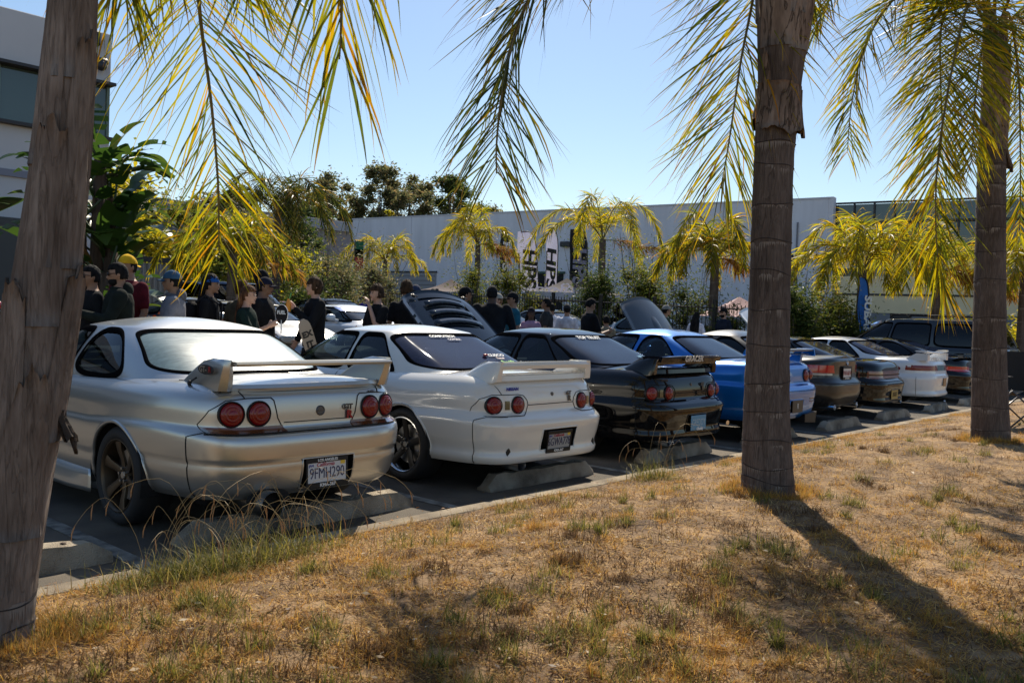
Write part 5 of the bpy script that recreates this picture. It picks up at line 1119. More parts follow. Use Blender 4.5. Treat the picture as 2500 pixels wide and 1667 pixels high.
def palm_trunk(par, path, radii, rings, m, n=40, ridged=.02, seed=0, M=90):
    rg = np.random.default_rng(seed); C = bez(path, M); rz = np.interp(np.linspace(0, 1, M), np.linspace(0, 1, len(radii)), radii); V = []; F = []
    ph = rg.uniform(0, 6.28, 8)
    for i, c in enumerate(C):
        for k in range(n):
            a = 2*pi*k/n; f = 1+ridged*(sin(3*a+ph[0]+i*.05)*.6+sin(7*a+ph[1]-i*.03)*.5+sin(13*a+ph[2]+i*.11)*.3)
            dist = min([abs(i/(M-1)-r) for r in rings] or [1]); f += .015*math.exp(-(dist/.008)**2)-.012*math.exp(-((dist-.012)/.006)**2)
            V.append((c.x+rz[i]*f*cos(a), c.y+rz[i]*f*sin(a), c.z))
    for i in range(M-1):
        for k in range(n): F.append((i*n+k, i*n+(k+1) % n, (i+1)*n+(k+1) % n, (i+1)*n+k))
    t = link('trunk', mesh_np('trunk', V, F, [m]), par)
    mb = MB()
    for r in rings:                               # ring scars with a frayed fringe
        if n > 20: mb = MB()
        c = C[int(r*(M-1))]; R = np.interp(r, np.linspace(0, 1, len(radii)), radii)*1.012; tl = rg.uniform(-.022, .022, 2)
        P = [(c.x+R*cos(a)*(1+.008*sin(5*a)), c.y+R*sin(a)*(1+.008*sin(5*a)), c.z+.006*sin(3*a+r*40)+tl[0]*cos(a)+tl[1]*sin(a)) for a in np.linspace(0, 2*pi, n+1)]
        mb.tube(P, .0032, 5, cap=False)
        if n > 20: mb.build('ring_scar', RNG, t)
    if rings and n <= 20: mb.build('ring_scar', RNG, t, kind='stuff')
    mb = MB()
    for r in rings:
        c = C[int(r*(M-1))]; R = np.interp(r, np.linspace(0, 1, len(radii)), radii)*1.006
        for a in np.arange(0, 2*pi, .07):
            a += rg.normal(0, .02); l = rg.uniform(.015, .04)+.05*max(0, sin(2*a+r*50)); w_ = .006
            mb.add([(c.x+R*cos(a-w_/R), c.y+R*sin(a-w_/R), c.z-.005), (c.x+R*cos(a+w_/R), c.y+R*sin(a+w_/R), c.z-.005), (c.x+R*1.004*cos(a), c.y+R*1.004*sin(a), c.z-l)], [(0,1,2)])
    if rings: mb.build('bark_fringe', mat('pale bark fibre', (.24,.20,.17), .95), t, kind='stuff')
    return t
def boot(par, c, R, a, z0, z1, w0, w1, flare, m=None, name='leaf_base'):
    """an old leaf sheath wrapping part of the trunk; flare lifts its upper edge away"""
    V = []; F = []; n, k = 12, 10
    for th in (0, .012):
        for j in range(k+1):
            t = j/k; z = z0+(z1-z0)*t; ww = w0+(w1-w0)*t
            for i in range(n+1): u = -1+2*i/n; q = a+u*ww; rb = R(z) if callable(R) else R; r = rb+.003+.006*(1-u*u)+flare*t*t*(1-.3*u*u)-th+.004*sin(9*u+5*t+a*3); V.append((c[0](z)+r*cos(q), c[1](z)+r*sin(q), z+((z1-z0)/abs(z1-z0))*(.06*(1-abs(u))+.02*sin(7*u+a*5)+.012*sin(17*u+a))*max(0, (t-.7)/.3)))
    q0 = (n+1)*(k+1)
    for j in range(k):
        for i in range(n): q = j*(n+1)+i; F.append((q, q+1, q+n+2, q+n+1)); F.append((q0+q+n+1, q0+q+n+2, q0+q+1, q0+q))
    bd = [i for i in range(n+1)]+[(j+1)*(n+1)-1 for j in range(1, k+1)]+[k*(n+1)+i for i in range(n-1, -1, -1)]+[j*(n+1) for j in range(k-1, 0, -1)]
    for x, y in zip(bd, bd[1:]+bd[:1]): F.append((x, y, y+q0, x+q0))
    return link(name, mesh_np(name, V, F, [m or BOOT]), par)
# ---- the three near palms on the bank
def near_palm(label, path, radii, rings, m, **k):
    t = thing('palm_tree', label, 'palm tree', (0, 0, 0), 0, 'tall palms on the grass bank'); palm_trunk(t, path, radii, rings, m, **k); return t
def axis(path):
    zs = [p[2] for p in path]; return (lambda z: float(np.interp(z, zs, [p[0] for p in path])), lambda z: float(np.interp(z, zs, [p[1] for p in path])))
T1 = [(1.12,3.36,-.05), (1.12,3.36,.2), (1.13,3.355,.42), (1.165,3.33,.79), (1.20,3.30,1.09), (1.23,3.28,1.46), (1.27,3.26,1.98), (1.30,3.25,2.49), (1.315,3.25,2.8), (1.34,3.28,3.2), (1.38,3.36,3.6)]
R1 = [.13,.122,.114,.112,.110,.110,.090,.072,.070,.075,.09]
T1R = [p[2] for p in T1]
p1 = near_palm('leaning palm with peeling grey leaf bases at the left edge', T1, R1, [.02,.06,.10,.15,.20], TRK2, n=72, ridged=.035, seed=4, M=150)
ax1 = axis(T1); cy = -radians(115)
rf1 = lambda z: float(np.interp(z, [p[2] for p in T1], R1))
for (z0, z1, a, w0, w1, fl) in ((.62, 1.15, -1.9, 1.1, .35, .030), (.85, 1.45, -2.8, .8, .4, .022), (.95, 1.50, -1.0, .7, .35, .018), (1.35, 2.0, -2.3, .9, .5, .010), (1.55, 2.3, -1.3, .8, .5, .012), (1.9, 2.7, -2.9, .9, .6, .010), (2.2, 3.1, -1.9, 1., .7, .010), (2.6, 3.5, -.9, .9, .7, .012), (1.12, 1.34, -3.5, .30, .15, .05)): boot(p1, ax1, rf1, a, z0, z1, w0, w1, fl, TRK2)
boot(p1, ax1, rf1, -.80, 1.06, .98, .25, .15, .06, mat('torn dark bark', (.05,.035,.026), .95, bump=.8, bscale=40), 'torn_bark'); 
frond(p1, [(1.38,3.36,3.6), (1.7,3.75,4.05), (2.0,4.02,3.85), (2.14,4.15,3.5), (2.29,4.27,3.15), (2.36,4.33,2.89), (2.45,4.37,2.52), (2.5,4.37,2.12), (2.53,4.4,1.90), (2.53,4.39,1.72)], .92, 128, .0135, FROND, 1, droop=.45, ang=68, seg=6, r0=.018, start=.18, plumose=.5, taper=.62, jitter=.16)
frond(p1, [(1.38,3.36,3.6), (1.7,3.6,4.0), (2.05,3.75,3.85), (2.24,3.88,3.45), (2.34,3.92,3.2), (2.40,3.95,3.02)], .78, 85, .0135, FROND, 2, droop=.6, ang=50, seg=6, start=.3, plumose=.8, jitter=.25)
frond(p1, [(1.38,3.36,3.5), (1.6,3.7,3.6), (1.81,3.91,3.25), (1.82,4.04,3.0), (1.86,4.12,2.85)], .75, 70, .016, FROND, 3, droop=.6, ang=45, seg=6, start=.3, plumose=.8, jitter=.3)
frond(p1, [(1.38,3.36,3.5), (1.40,3.60,3.35), (1.37,3.75,3.05), (1.38,3.85,2.86)], .45, 55, .014, FROND, 4, droop=.7, ang=50, seg=5, start=.3, plumose=.9, jitter=.35)
frond(p1, [(1.38,3.33,3.5), (1.55,3.0,3.5), (1.80,2.45,3.15), (1.85,2.47,2.75), (1.875,2.50,2.52), (1.89,2.52,2.40), (1.895,2.53,2.30)], .66, 56, .0145, FROND, 5, droop=.75, ang=38, seg=6, r0=.013, start=.25, plumose=.6, jitter=.12, taper=.35)
for i, a in enumerate((.4, 1.2, 2.6, 3.4, 4.3, 5.1)): c, s_ = cos(a), sin(a); frond(p1, [(1.38,3.36,3.6), (1.38+c*.4,3.36+s_*.4,4.2), (1.38+c*1.1,3.36+s_*1.1,4.5), (1.38+c*1.8,3.36+s_*1.8,4.3), (1.38+c*2.3,3.36+s_*2.3,3.95)], .8, 70, .024, FROND, 70+i, start=.2)
frond(p1, [(1.38,3.36,3.6), (1.2,3.8,4.1), (.8,4.2,4.1), (.5,4.5,3.6)], .55, 50, .018, FROND, 6, start=.2)
frond(p1, [(1.38,3.36,3.6), (1.5,3.1,4.2), (1.7,2.6,4.4), (1.9,2.1,4.0)], .55, 50, .018, FROND, 7, start=.2)
T2 = [(5.92,2.78,-.05), (5.92,2.79,.28), (5.91,2.82,.84), (5.92,2.84,1.72), (5.94,2.86,2.59), (5.96,2.85,3.17), (5.98,2.85,3.75), (5.99,2.88,4.48), (6.0,2.88,5.1)]
R2 = [.215,.186,.160,.141,.137,.150,.195,.205,.17]
p2 = near_palm('tall ringed palm in the middle right with leaf bases bulging at its top', T2, R2, [.085,.118,.144,.177,.212,.254,.287,.320,.359,.390,.423,.458,.497,.53,.565,.59], TRK, n=56, ridged=.008, seed=6, M=140)
ax2 = axis(T2)
rf2 = lambda z: float(np.interp(z, [p[2] for p in T2], R2))
for (z0, z1, a, w0, w1, fl) in ((3.12, 2.84, -1.9, 1.5, 1.5, .030), (3.14, 2.86, -2.9, .9, .8, .035), (3.10, 2.84, -.9, .8, .7, .045), (3.12, 2.90, 1.2, 1.5, 1.4, .03), (3.0, 3.30, -3.3, .30, .12, .035), (3.36, 3.95, -1.6, .9, .45, .012), (3.38, 4.3, -2.8, .9, .5, .015), (3.40, 4.5, -.8, .9, .5, .02), (3.6, 4.9, -1.9, 1.1, .6, .02), (3.9, 5.2, -3.2, 1., .6, .02), (4.0, 5.3, -.2, 1., .6, .02), (3.6, 4.9, 1.4, 1.2, .8, .02)): boot(p2, ax2, rf2, a, z0, z1, w0, w1, fl, BOOT)
frond(p2, [(6.0,2.88,5.1), (5.7,3.0,5.35), (5.3,3.1,4.9), (4.93,3.15,4.3), (4.52,3.45,3.95), (4.24,3.6,3.6), (4.11,3.73,3.17), (4.06,3.77,2.78), (4.04,3.78,2.50), (4.04,3.77,2.30)], 1.0, 175, .0135, FRONDG, 11, droop=.55, ang=66, seg=6, r0=.022, start=.22, plumose=.6, taper=.5)
frond(p2, [(6.0,2.88,5.1), (6.25,3.1,5.35), (6.42, 3.21, 5.04), (6.26, 3.2, 4.3), (6.12, 3.17, 3.85), (5.96, 3.16, 3.37), (5.91, 3.2, 2.79), (5.86, 3.23, 2.4)], 1.05, 145, .016, FROND, 12, droop=.5, ang=62, seg=6, r0=.02, start=.2, plumose=.5, jitter=.2, dry=1., taper=.45)
frond(p2, [(6.0,2.88,5.1), (6.1,2.86,5.1), (6.3,2.84,4.7), (6.41,2.85,4.25), (6.48,2.86,3.9), (6.50,2.86,3.72)], .42, 60, .014, FRONDG, 13, droop=.8, start=.3, plumose=.9, jitter=.3)
for i, a in enumerate((.3, .9, 1.5, 2.0, 2.5, 2.9, 3.3, 3.7, 4.2, 4.7, 5.2, 5.6, 5.9)): c, s_ = cos(a), sin(a); h_ = (i % 3)*.25; frond(p2, [(6,2.88,5.1), (6+c*.5,2.88+s_*.5,5.75+h_), (6+c*1.3,2.88+s_*1.3,6.05+h_), (6+c*2.1,2.88+s_*2.1,5.75+h_), (6+c*2.6,2.88+s_*2.6,5.2+h_)], .85, 75, .024, FROND, 20+i, start=.2)
T3 = [(10.62,2.47,-.05), (10.62,2.47,.22), (10.6,2.52,1.06), (10.6,2.57,2.39), (10.61,2.6,3.36), (10.64,2.61,4.16), (10.63,2.64,4.75)]
R3 = [.235,.20,.172,.150,.138,.128,.10]
p3 = near_palm('ringed palm near the right edge with a full crown of green-gold fronds', T3, R3, [.06,.11,.17,.22,.27,.32,.37,.41,.45,.49,.53,.57,.61,.65,.69,.73], TRK, n=48, ridged=.01, seed=8, M=130)
ax3 = axis(T3)
rf3 = lambda z: float(np.interp(z, [p[2] for p in T3], R3))
for (z0, z1, a, w0, w1, fl) in ((3.4, 3.9, -1.9, 1.2, .6, .02), (3.5, 4.2, -3.0, .9, .5, .03), (3.5, 3.25, -.9, .7, .5, .07), (3.6, 4.5, -.8, .9, .5, .04), (3.9, 4.8, -2.0, 1.1, .6, .02), (4.0, 4.9, 1.2, 1.2, .7, .02)): boot(p3, ax3, rf3, a, z0, z1, w0, w1, fl, BOOT)
for i, (pts, L_, nl, m_, dr) in enumerate((
 ([(10.6,2.64,4.6), (10.38,2.62,4.85), (9.82,2.96,5.02), (9.41,3.26,4.85), (9.1,3.44,4.33), (9.0,3.52,3.72), (8.97,3.53,3.2)], .62, 74, FROND, .8),
 ([(10.6,2.64,4.6), (10.38,2.62,4.8), (9.86,2.76,4.9), (9.5,2.84,4.55), (9.39,2.8,3.95), (9.39,2.76,3.35), (9.33,2.81,2.75)], .72, 88, FROND, .6),
 ([(10.6,2.64,4.6), (10.39,2.61,4.72), (9.59,2.61,4.7), (9.05,2.58,4.05), (8.73,2.59,3.05), (8.72,2.57,2.3), (8.77,2.49,1.75)], .78, 100, FROND, .55),
 ([(10.6,2.64,4.6), (10.72,2.54,4.9), (10.91,2.45,4.25), (10.93,2.39,3.25), (10.92,2.36,2.5)], .58, 84, FROND, .7),
 ([(10.6,2.64,4.6), (10.89,2.5,4.9), (11.16,2.34,4.55), (11.22,2.24,3.8)], .6, 60, FROND, .7),
 ([(10.6,2.64,4.6), (10.2,2.9,5.2), (9.89,3.19,5.4), (9.44,3.54,5.3), (9.09,3.78,4.95), (8.95,3.91,4.5)], .6, 66, FROND, .8),
 ([(10.6,2.64,4.6), (10.87,2.85,5.42), (11.01,3.15,5.67), (10.98,3.49,5.5), (10.92,3.67,4.95)], .6, 60, FROND, .8),
 ([(10.6,2.64,4.6), (10.41,2.59,4.8), (9.89,2.55,4.4), (9.61,2.53,3.75), (9.59,2.53,3.1)], .62, 70, FROND, .7),
 ([(10.6,2.64,4.6), (10.16,2.28,5.07), (10.15,1.97,4.6), (10.09,1.86,3.92)], .6, 60, FROND, .7),
 ([(10.6,2.64,4.6), (10.3,2.6,5.3), (9.9,2.7,5.45), (9.6,2.8,5.1), (9.45,2.85,4.6)], .6, 60, FROND, .7),
 ([(10.6,2.64,4.7), (11.2,2.2,5.1), (11.5,1.9,4.7), (11.6,1.8,4.2)], .6, 60, FROND, .7))): frond(p3, pts, L_*1.18, int(nl*1.6), .0175, m_, 40+i, droop=dr*.85, ang=60, seg=5, r0=.02, start=.16, plumose=.6, jitter=.2)
# ---- mid-distance palms
def mid_palm(label, x, y, zc, nf, Lf, m, lean=0, seed=0, trunk_r=.14, up=.8, cat='palm tree', Ll=.5, nl=34, wd=.03, az0=0, skirt=2, kind='palm_tree'):
    rg = np.random.default_rng(seed); t = thing(kind, label, cat, (x, y, gz(y)), 0, 'young palms across the lot'); h = zc-gz(y)
    palm_trunk(t, [(0,0,-.05), (lean*.4,0,h*.5), (lean,0,h)], [trunk_r*1.25, trunk_r, trunk_r*.9, trunk_r*.75], [i/9 for i in range(1, 9)], TRK, n=14, M=30, seed=seed)
    for i in range(nf):
        a = az0+2*pi*i/nf+rg.normal(0, .2); e = up*(rg.uniform(.3, .9) if i % 3 else rg.uniform(1.1, 1.8)); L = Lf*rg.uniform(.8, 1.1)*(1 if i % 3 else .85); dx, dy = cos(a), sin(a)
        if i >= nf-skirt: e = -.25
        P = [(lean, 0, h-.05), (lean+dx*L*.18, dy*L*.18, h+L*.22*e+.12), (lean+dx*L*.45, dy*L*.45, h+L*.36*e), (lean+dx*L*.70, dy*L*.70, h+L*(.22*e-.08)), (lean+dx*L*.84, dy*L*.84, h+L*(-.05+.05*e-.22))]
        frond(t, P, Ll*1.12, int(nl*1.9), wd*1.25, m if i < nf-skirt else FRONDDRY, seed*50+i, droop=1.1, seg=4, r0=.02, start=.14, jitter=.3, plumose=.8)
    return t
FRONDDRY = leafmat('dry palm leaflet', [(.16,.09,.03), (.26,.14,.04), (.34,.17,.04)], .4, rough=.6)
mid_palm('dark green palm with arching fronds, between the hanging frond and the eucalyptus', 16.2, 24.6, 4.35, 12, 2.7, FRONDG, seed=3, up=1.25, az0=.3, skirt=0, nl=44, Ll=.62)
mid_palm('short yellow palm at the left end of the warehouse', 29.6, 35.2, 4.0, 11, 2.9, FRONDY, seed=5, up=1.0, az0=.2, skirt=0, nl=44, Ll=.55)
mid_palm('yellow palm with brown skirt, left of the flags', 28, 27.1, 4.55, 12, 2.6, FRONDY, seed=7, up=1.2, az0=.6, skirt=3, nl=44, Ll=.6)
mid_palm('tall yellow palm with wide arching fronds, right of the flags', 28, 20.4, 4.55, 9, 3.4, FRONDY, seed=9, up=1.05, az0=-.75, skirt=1, trunk_r=.16, nl=52, Ll=.62)
mid_palm('bushy green-gold palm beside the middle trunk', 22.2, 12.3, 3.25, 13, 2.3, FROND, seed=11, up=1.0, az0=.1, skirt=1, nl=44, Ll=.55)
mid_palm('yellow palm behind the narrow blue flag', 24.3, 9.0, 3.05, 12, 2.5, FRONDY, seed=13, up=1.15, az0=.4, skirt=0, nl=48, Ll=.6)
mid_palm('golden palm in front of the office block, third from the right edge', 27.4, 8.0, 3.2, 12, 2.6, FRONDY, seed=15, up=1.0, az0=.1, skirt=3, nl=44, Ll=.6)
mid_palm('yellow palm just left of the right palm trunk', 29.5, 6.2, 3.3, 12, 2.8, FRONDY, seed=17, up=.9, az0=.5, skirt=1, nl=44, Ll=.6)
mid_palm('green palm whose fronds hang behind the hanging frond tip', 11.9, 20.0, 2.75, 12, 2.2, FROND, seed=19, up=.9, az0=.5, skirt=1, nl=40, Ll=.5)
mid_palm('green palm at the far right behind the SUV roof', 32.5, 4.4, 2.6, 11, 2.2, FRONDG, seed=21, up=1.2, az0=.5, skirt=0, nl=40, Ll=.5)
# ---- shrubs along the fence and hedges
def shrub(label, x, y, r, h, m, n=2600, sz=.11, seed=0, asp=3.4, name='shrub', cat='shrub', grp='shrubs along the fence', wispy=0, z0=None):
    rg = np.random.default_rng(seed); g_ = gz(y) if z0 is None else z0; t = thing(name, label, cat, (x, y, g_), 0, grp)
    cs = []; rs = []
    for i in range(16):
        a = rg.uniform(0, 2*pi); q = rg.uniform(0, .7)*r; z = rg.uniform(.25, .85)*h; q *= (1.1-.55*z/h); cs.append((q*cos(a), q*sin(a), z)); rs.append(rg.uniform(.28, .45)*r)
    leaves(clumps(cs, rs, 1.1, True), n, sz, [m], 'foliage', t, aspect=asp, seed=seed)
    mb = MB()
    for i in range(7):
        c = cs[i]; mb.tube([(0, 0, -.05), (c[0]*.4, c[1]*.4, c[2]*.5), c], [.03, .02, .008], 5)
    for i in range(wispy):
        a = rg.uniform(0, 2*pi); q = r*rg.uniform(.1, .8); x_, y_ = q*cos(a), q*sin(a); mb.tube([(x_*.5, y_*.5, h*.5), (x_*.9, y_*.9, h*.9), (x_*1.1, y_*1.1, h*rg.uniform(1.05, 1.3))], [.012, .008, .004], 4)
    mb.build('stem', BARK, t)
    if wispy: leaves(lambda rg_, n_: np.array([(lambda a, q, z: (q*cos(a), q*sin(a), z))(rg_.uniform(0, 2*pi), r*rg_.uniform(.1, 1.05), h*rg_.uniform(.8, 1.28)) for _ in range(n_)]), n//28, sz*.8, [m], 'twig_leaves', t, aspect=asp, seed=seed+1)
    return t
SH = [('olive shrub right of the dark green palm', 16.8, 22.8, 1.7, 2.9, GR_O), ('olive shrub with thin shoots below the short yellow palm', 22.0, 27.0, 1.8, 3.1, GR_O), ('dark low bush behind the long-haired young man', 14.6, 20.6, 1.3, 1.6, GR_D),
      ('wiry green shrub below the brown-skirted palm', 24.4, 23.8, 1.7, 3.1, GR_M), ('wiry green shrub just left of the white flags', 25.3, 22.6, 1.5, 3.3, GR_M), ('dense dark shrub below the tall yellow palm, left half', 23.0, 16.9, 1.5, 3.0, GR_D), ('dense olive shrub below the tall yellow palm, right half', 23.5, 15.4, 1.7, 3.1, GR_M),
      ('dark shrub behind the man in the green shirt', 23.2, 13.6, 1.6, 2.4, GR_D), ('dark shrub left of the middle palm trunk base', 21.2, 11.2, 1.0, 1.5, GR_D), ('tall dark shrub right of the middle palm trunk', 21.9, 9.75, 1.35, 2.5, GR_D), ('yellowish shrub behind the blue sports car', 24.0, 10.0, 1.5, 2.3, GR_M), ('green shrub behind the walking man in dark hoodie', 23.8, 9.2, 1.0, 1.6, GR_D)]
for i, (lb_, x, y, r, h, m) in enumerate(SH): shrub(lb_, x, y, r*1.05, h, m, n=10500, seed=100+i, wispy=9, sz=.112)
for i, (lb_, x, y, r, h) in enumerate((('bright green rounded hedge left of the SUV roof', 27.6, 7.9, 1.7, 1.75), ('bright green hedge left half behind the SUV roof', 30.8, 7.1, 1.6, 1.75), ('bright green hedge behind the middle of the SUV roof', 33.8, 6.8, 1.8, 1.8), ('spiky dark green hedge at the right edge behind the SUV', 36.0, 4.6, 2.0, 2.3))):
    shrub(lb_, x, y, r, h, GR_Y if i < 3 else GR_M, n=6000, sz=.14, seed=140+i, asp=1.8, name='hedge', cat='hedge', grp='clipped hedges by the office block')
shrub('low orange-red flowering bush beyond the man in the grey hoodie', 7.7, 14.8, .8, .95, leafmat('red orange blossom', [(.3,.05,.01), (.5,.10,.02), (.08,.09,.02)], .3), n=2200, sz=.07, seed=160, asp=1.6, name='flowering_bush', cat='bush', grp='flowers')
def tree(label, x, y, h, r, m, seed=0, n=9000, sz=.3, asp=2.4, kind='tree', trunk=.18, base=.35, grp='trees on the left', ncl=26, cr=.3, col=BARK):
    rg = np.random.default_rng(seed); t = thing(kind, label, 'tree', (x, y, gz(y)), 0, grp); cs = []; rs = []; mb = MB()
    for i in range(ncl):
        a = rg.uniform(0, 2*pi); u = rg.uniform(0, 1); z = h*(base+(.93-base)*u); q = r*rg.uniform(.15, .95)*sqrt(max(.08, 1-(2*u-.9)**2*.75)); c = (q*cos(a), q*sin(a), z); cs.append(c); rs.append(rg.uniform(.6, 1.2)*cr*r)
        if i % 2 == 0: mb.tube([(0, 0, h*base*.8), (c[0]*.35, c[1]*.35, h*base*.8+(z-h*base*.8)*.55), c], [trunk*.5, trunk*.28, trunk*.08], 5)
    mb.tube([(0, 0, -.1), (rg.normal(0, .1), rg.normal(0, .1), h*.35), (0, 0, h*.8)], [trunk, trunk*.75, trunk*.3], 9); mb.build('trunk', col, t, smooth=True)
    leaves(clumps(cs, rs, .8, True), n, sz, [m], 'crown', t, aspect=asp, seed=seed, droop=.2); return t
YT = [('tall yellow-green tree nearest the banana plant', 9.2, 24.6, 5.0, 2.6, GR_Y), ('golden tree behind the corrugated enclosure', 12.6, 28.5, 5.2, 2.9, GR_Y), ('dark green tree in the left thicket', 11.0, 30.5, 3.9, 2.4, GR_D), ('yellow-olive tree left of the hanging frond tip', 14.6, 31.0, 4.8, 2.6, GR_M), ('golden tree right of the dark green palm', 20.5, 33.5, 5.0, 2.6, GR_Y), ('brown-green tree behind the dark green palm', 22.6, 38.0, 6.4, 2.8, GR_O), ('olive tree at the left end of the warehouse', 27.5, 39.5, 5.6, 2.6, GR_D), ('yellow bush-like tree left of the warehouse corner', 25.0, 36.5, 3.7, 2.0, GR_Y), ('slim olive tree above the corrugated enclosure', 10.6, 27.0, 3.6, 1.8, GR_M), ('mid green tree behind the hanging frond', 17.6, 32.6, 3.9, 2.5, GR_M), ('airy small tree against the sky beyond the yellow trees', 18.8, 47.0, 8.6, 2.2, GR_O)]
for i, (lb_, x, y, h, r, m) in enumerate(YT): tree(lb_, x, y, h, r, m, seed=200+i, n=(9500 if i < 10 else 1500), sz=.21, base=.18 if i < 10 else .5, cr=.34 if i < 10 else .25)
EU = [('leftmost thin eucalyptus with brownish crown', 59.0, 85, 15.2, 4.6, GR_O, 4200), ('eucalyptus with two airy tops left of centre', 64.0, 86, 17.6, 4.8, GR_O, 5200), ('tall narrow eucalyptus with gaps of sky', 69.5, 84, 19.0, 4.6, GR_O, 5600), ('broad dark eucalyptus in the middle of the stand', 76, 86, 19.0, 5.6, GR_O, 8000), ('dark eucalyptus right of the broad one', 82.0, 84, 19.6, 5.2, GR_D, 7000), ('low rounded eucalyptus at the right end of the stand', 87.0, 83, 16.0, 4.8, GR_O, 5500), ('dark low tree beside the left warehouse corner', 53.5, 76, 11.2, 4.6, GR_D, 5200), ('small yellow tree top over the warehouse roof', 62.0, 73.0, 12.3, 1.5, GR_Y, 900)]
for i, (lb_, x, y, h, r, m, n) in enumerate(EU): tree(lb_, x, y, h, r, m, seed=300+i, n=int(n*3.2), sz=.44, base=.33, ncl=70, cr=.24, grp='eucalyptus stand behind the warehouse', kind='eucalyptus_tree', trunk=.28)
# ---- giant bird-of-paradise / banana clump behind the near trunk
bn = thing('banana_plant', 'tall banana-like plant with broad ragged leaves behind the near palm trunk', 'plant', (6.15, 14.3, gz(14.3)))
rg = np.random.default_rng(5)
for i, (dx, dy, hh) in enumerate(((0,0,3.5), (.25,.1,2.9), (-.25,.2,3.1), (.12,-.2,2.3), (.0,-.3,1.7))):
    mb = MB(); mb.tube([(dx*.6, dy, -.05), (dx*.8, dy, hh*.5), (dx, dy, hh)], [.15, .13, .09], 12); mb.build('stem', mat('brown fibrous stem', (.09,.055,.035), .9, var=.4, scale=12, bump=.8, bscale=30, stretch=(2,2,.2)), bn, smooth=True)
k = 0
for (dx, dy, hh) in ((0,0,3.5), (.25,.1,2.9), (-.25,.2,3.1), (.12,-.2,2.3), (.0,-.3,1.7)):
    for i in range(15):
        a = rg.uniform(0, 2*pi) if i > 4 else radians(-48+rg.uniform(-50, 50)+(180 if i % 2 else 0)); el = rg.uniform(.15, 1.35); pl_ = rg.uniform(.35, .7); Lb = rg.uniform(.65, 1.0); W = rg.uniform(.17, .24)
        d = np.array([cos(a)*cos(el), sin(a)*cos(el), sin(el)]); st = np.array([dx, dy, hh-1.1+rg.uniform(0, 1.05)]); p0 = st+d*pl_
        mb = MB(); mb.tube([tuple(st), tuple(p0)], [.03, .016], 6); V = []; n = 14; q = p0.copy(); dd = d.copy(); sd = np.cross(d, [0,0,1.]); sd /= np.linalg.norm(sd); V_ = []; F_ = []
        for j in range(n+1):
            t = j/n; w_ = W*math.sin(pi*min(.98, .08+.92*t)**.75)**.8; nr = np.cross(sd, dd); fold = .25
            V_ += [q-sd*w_+nr*w_*fold, q+nr*0, q+sd*w_+nr*w_*fold]; dd = dd+np.array([0,0,-.07-.05*t]); dd /= np.linalg.norm(dd); q = q+dd*Lb/n
        for j in range(n):
            a_ = 3*j
            tear = rg.uniform() < .22
            if not tear or j < 3: F_ += [(a_, a_+1, a_+4, a_+3)]
            if rg.uniform() > .22: F_ += [(a_+1, a_+2, a_+5, a_+4)]
        lf = link('leaf', mesh_np('leaf', np.array(V_), [tuple(f) for f in F_], [GR_B]), bn); mb.build('leaf_stalk', mat('green stalk', (.06,.08,.03), .5), lf, smooth=True); k += 1
bn2 = thing('banana_plant', 'banana-like leaves reaching in at the left edge beside the office', 'plant', (5.2, 16.6, gz(16)))
MB().tube([(0,0,-.05),(0,0,2.6)], [.14,.1], 10).build('stem', BARK, bn2, smooth=True)
for i in range(9):
    a = rg.uniform(0, 2*pi); el = rg.uniform(.1, 1.1); d = np.array([cos(a)*cos(el), sin(a)*cos(el), sin(el)]); q = np.array([0,0,2.3])+d*.5; dd = d.copy(); sd = np.cross(d, [0,0,1.]); sd /= np.linalg.norm(sd); V_ = []
    for j in range(11): t = j/10; w_ = .2*math.sin(pi*min(.98, .08+.92*t)); V_ += [q-sd*w_, q, q+sd*w_]; dd = dd+np.array([0,0,-.09]); dd /= np.linalg.norm(dd); q = q+dd*.075
    link('leaf', mesh_np('leaf', np.array(V_), [f for j in range(10) for f in ((3*j, 3*j+1, 3*j+4, 3*j+3), (3*j+1, 3*j+2, 3*j+5, 3*j+4))], [GR_B]), bn2)

# ================================================================ dry grass on the bank
def blades(n, region, hgt, wid, mats, name, seed, flat=.5, label=None, cat=None, seg=2, bend=.6, dens=None, kind='stuff', dirbias=None):
    rg = np.random.default_rng(seed); X, Y = region(rg, n)
    if dens is not None: kp = rg.uniform(0, 1, len(X)) < dens(X, Y); X, Y = X[kp], Y[kp]
    n = len(X); Z = mound(X, Y); a = rg.uniform(0, 2*pi, n); el = np.clip(rg.normal(flat, .35, n), .05, 1.5); H = hgt(rg, X, Y)
    d = np.stack([np.cos(a)*np.cos(el), np.sin(a)*np.cos(el), np.sin(el)], 1); s = np.stack([-np.sin(a), np.cos(a), np.zeros(n)], 1); rr_ = rg.uniform(-1, 1, n)[:, None]; s = s+np.array([0,0,1.])*rr_*.6; s /= np.linalg.norm(s, axis=1)[:, None]
    P = np.stack([X, Y, Z+.0], 1)-d*(H*.12)[:, None]+np.array([0, 0, .004]); rows = []; q = P.copy(); dd = d.copy(); W = wid*rg.uniform(.6, 1.3, n)[:, None]; ts = []
    for j in range(seg+1):
        t = j/seg; w_ = W*(1-t*.92)/2; rows.append(q-s*w_); rows.append(q+s*w_); ts += [t, t]; dd = dd+np.array([0, 0, -bend/seg])*t; dd /= np.linalg.norm(dd, axis=1)[:, None]; q = q+dd*(H/seg)[:, None]
    V = np.stack(rows, 1).reshape(-1, 3); k = 2*(seg+1); b = np.arange(n)[:, None]*k; F = np.concatenate([b+np.array([2*j, 2*j+1, 2*j+3, 2*j+2]) for j in range(seg)], 0)
    o = link(name, mesh_np(name, V, F, mats, smooth=False)); o['kind'] = kind
    if label: o['label'] = label; o['category'] = cat
    return o
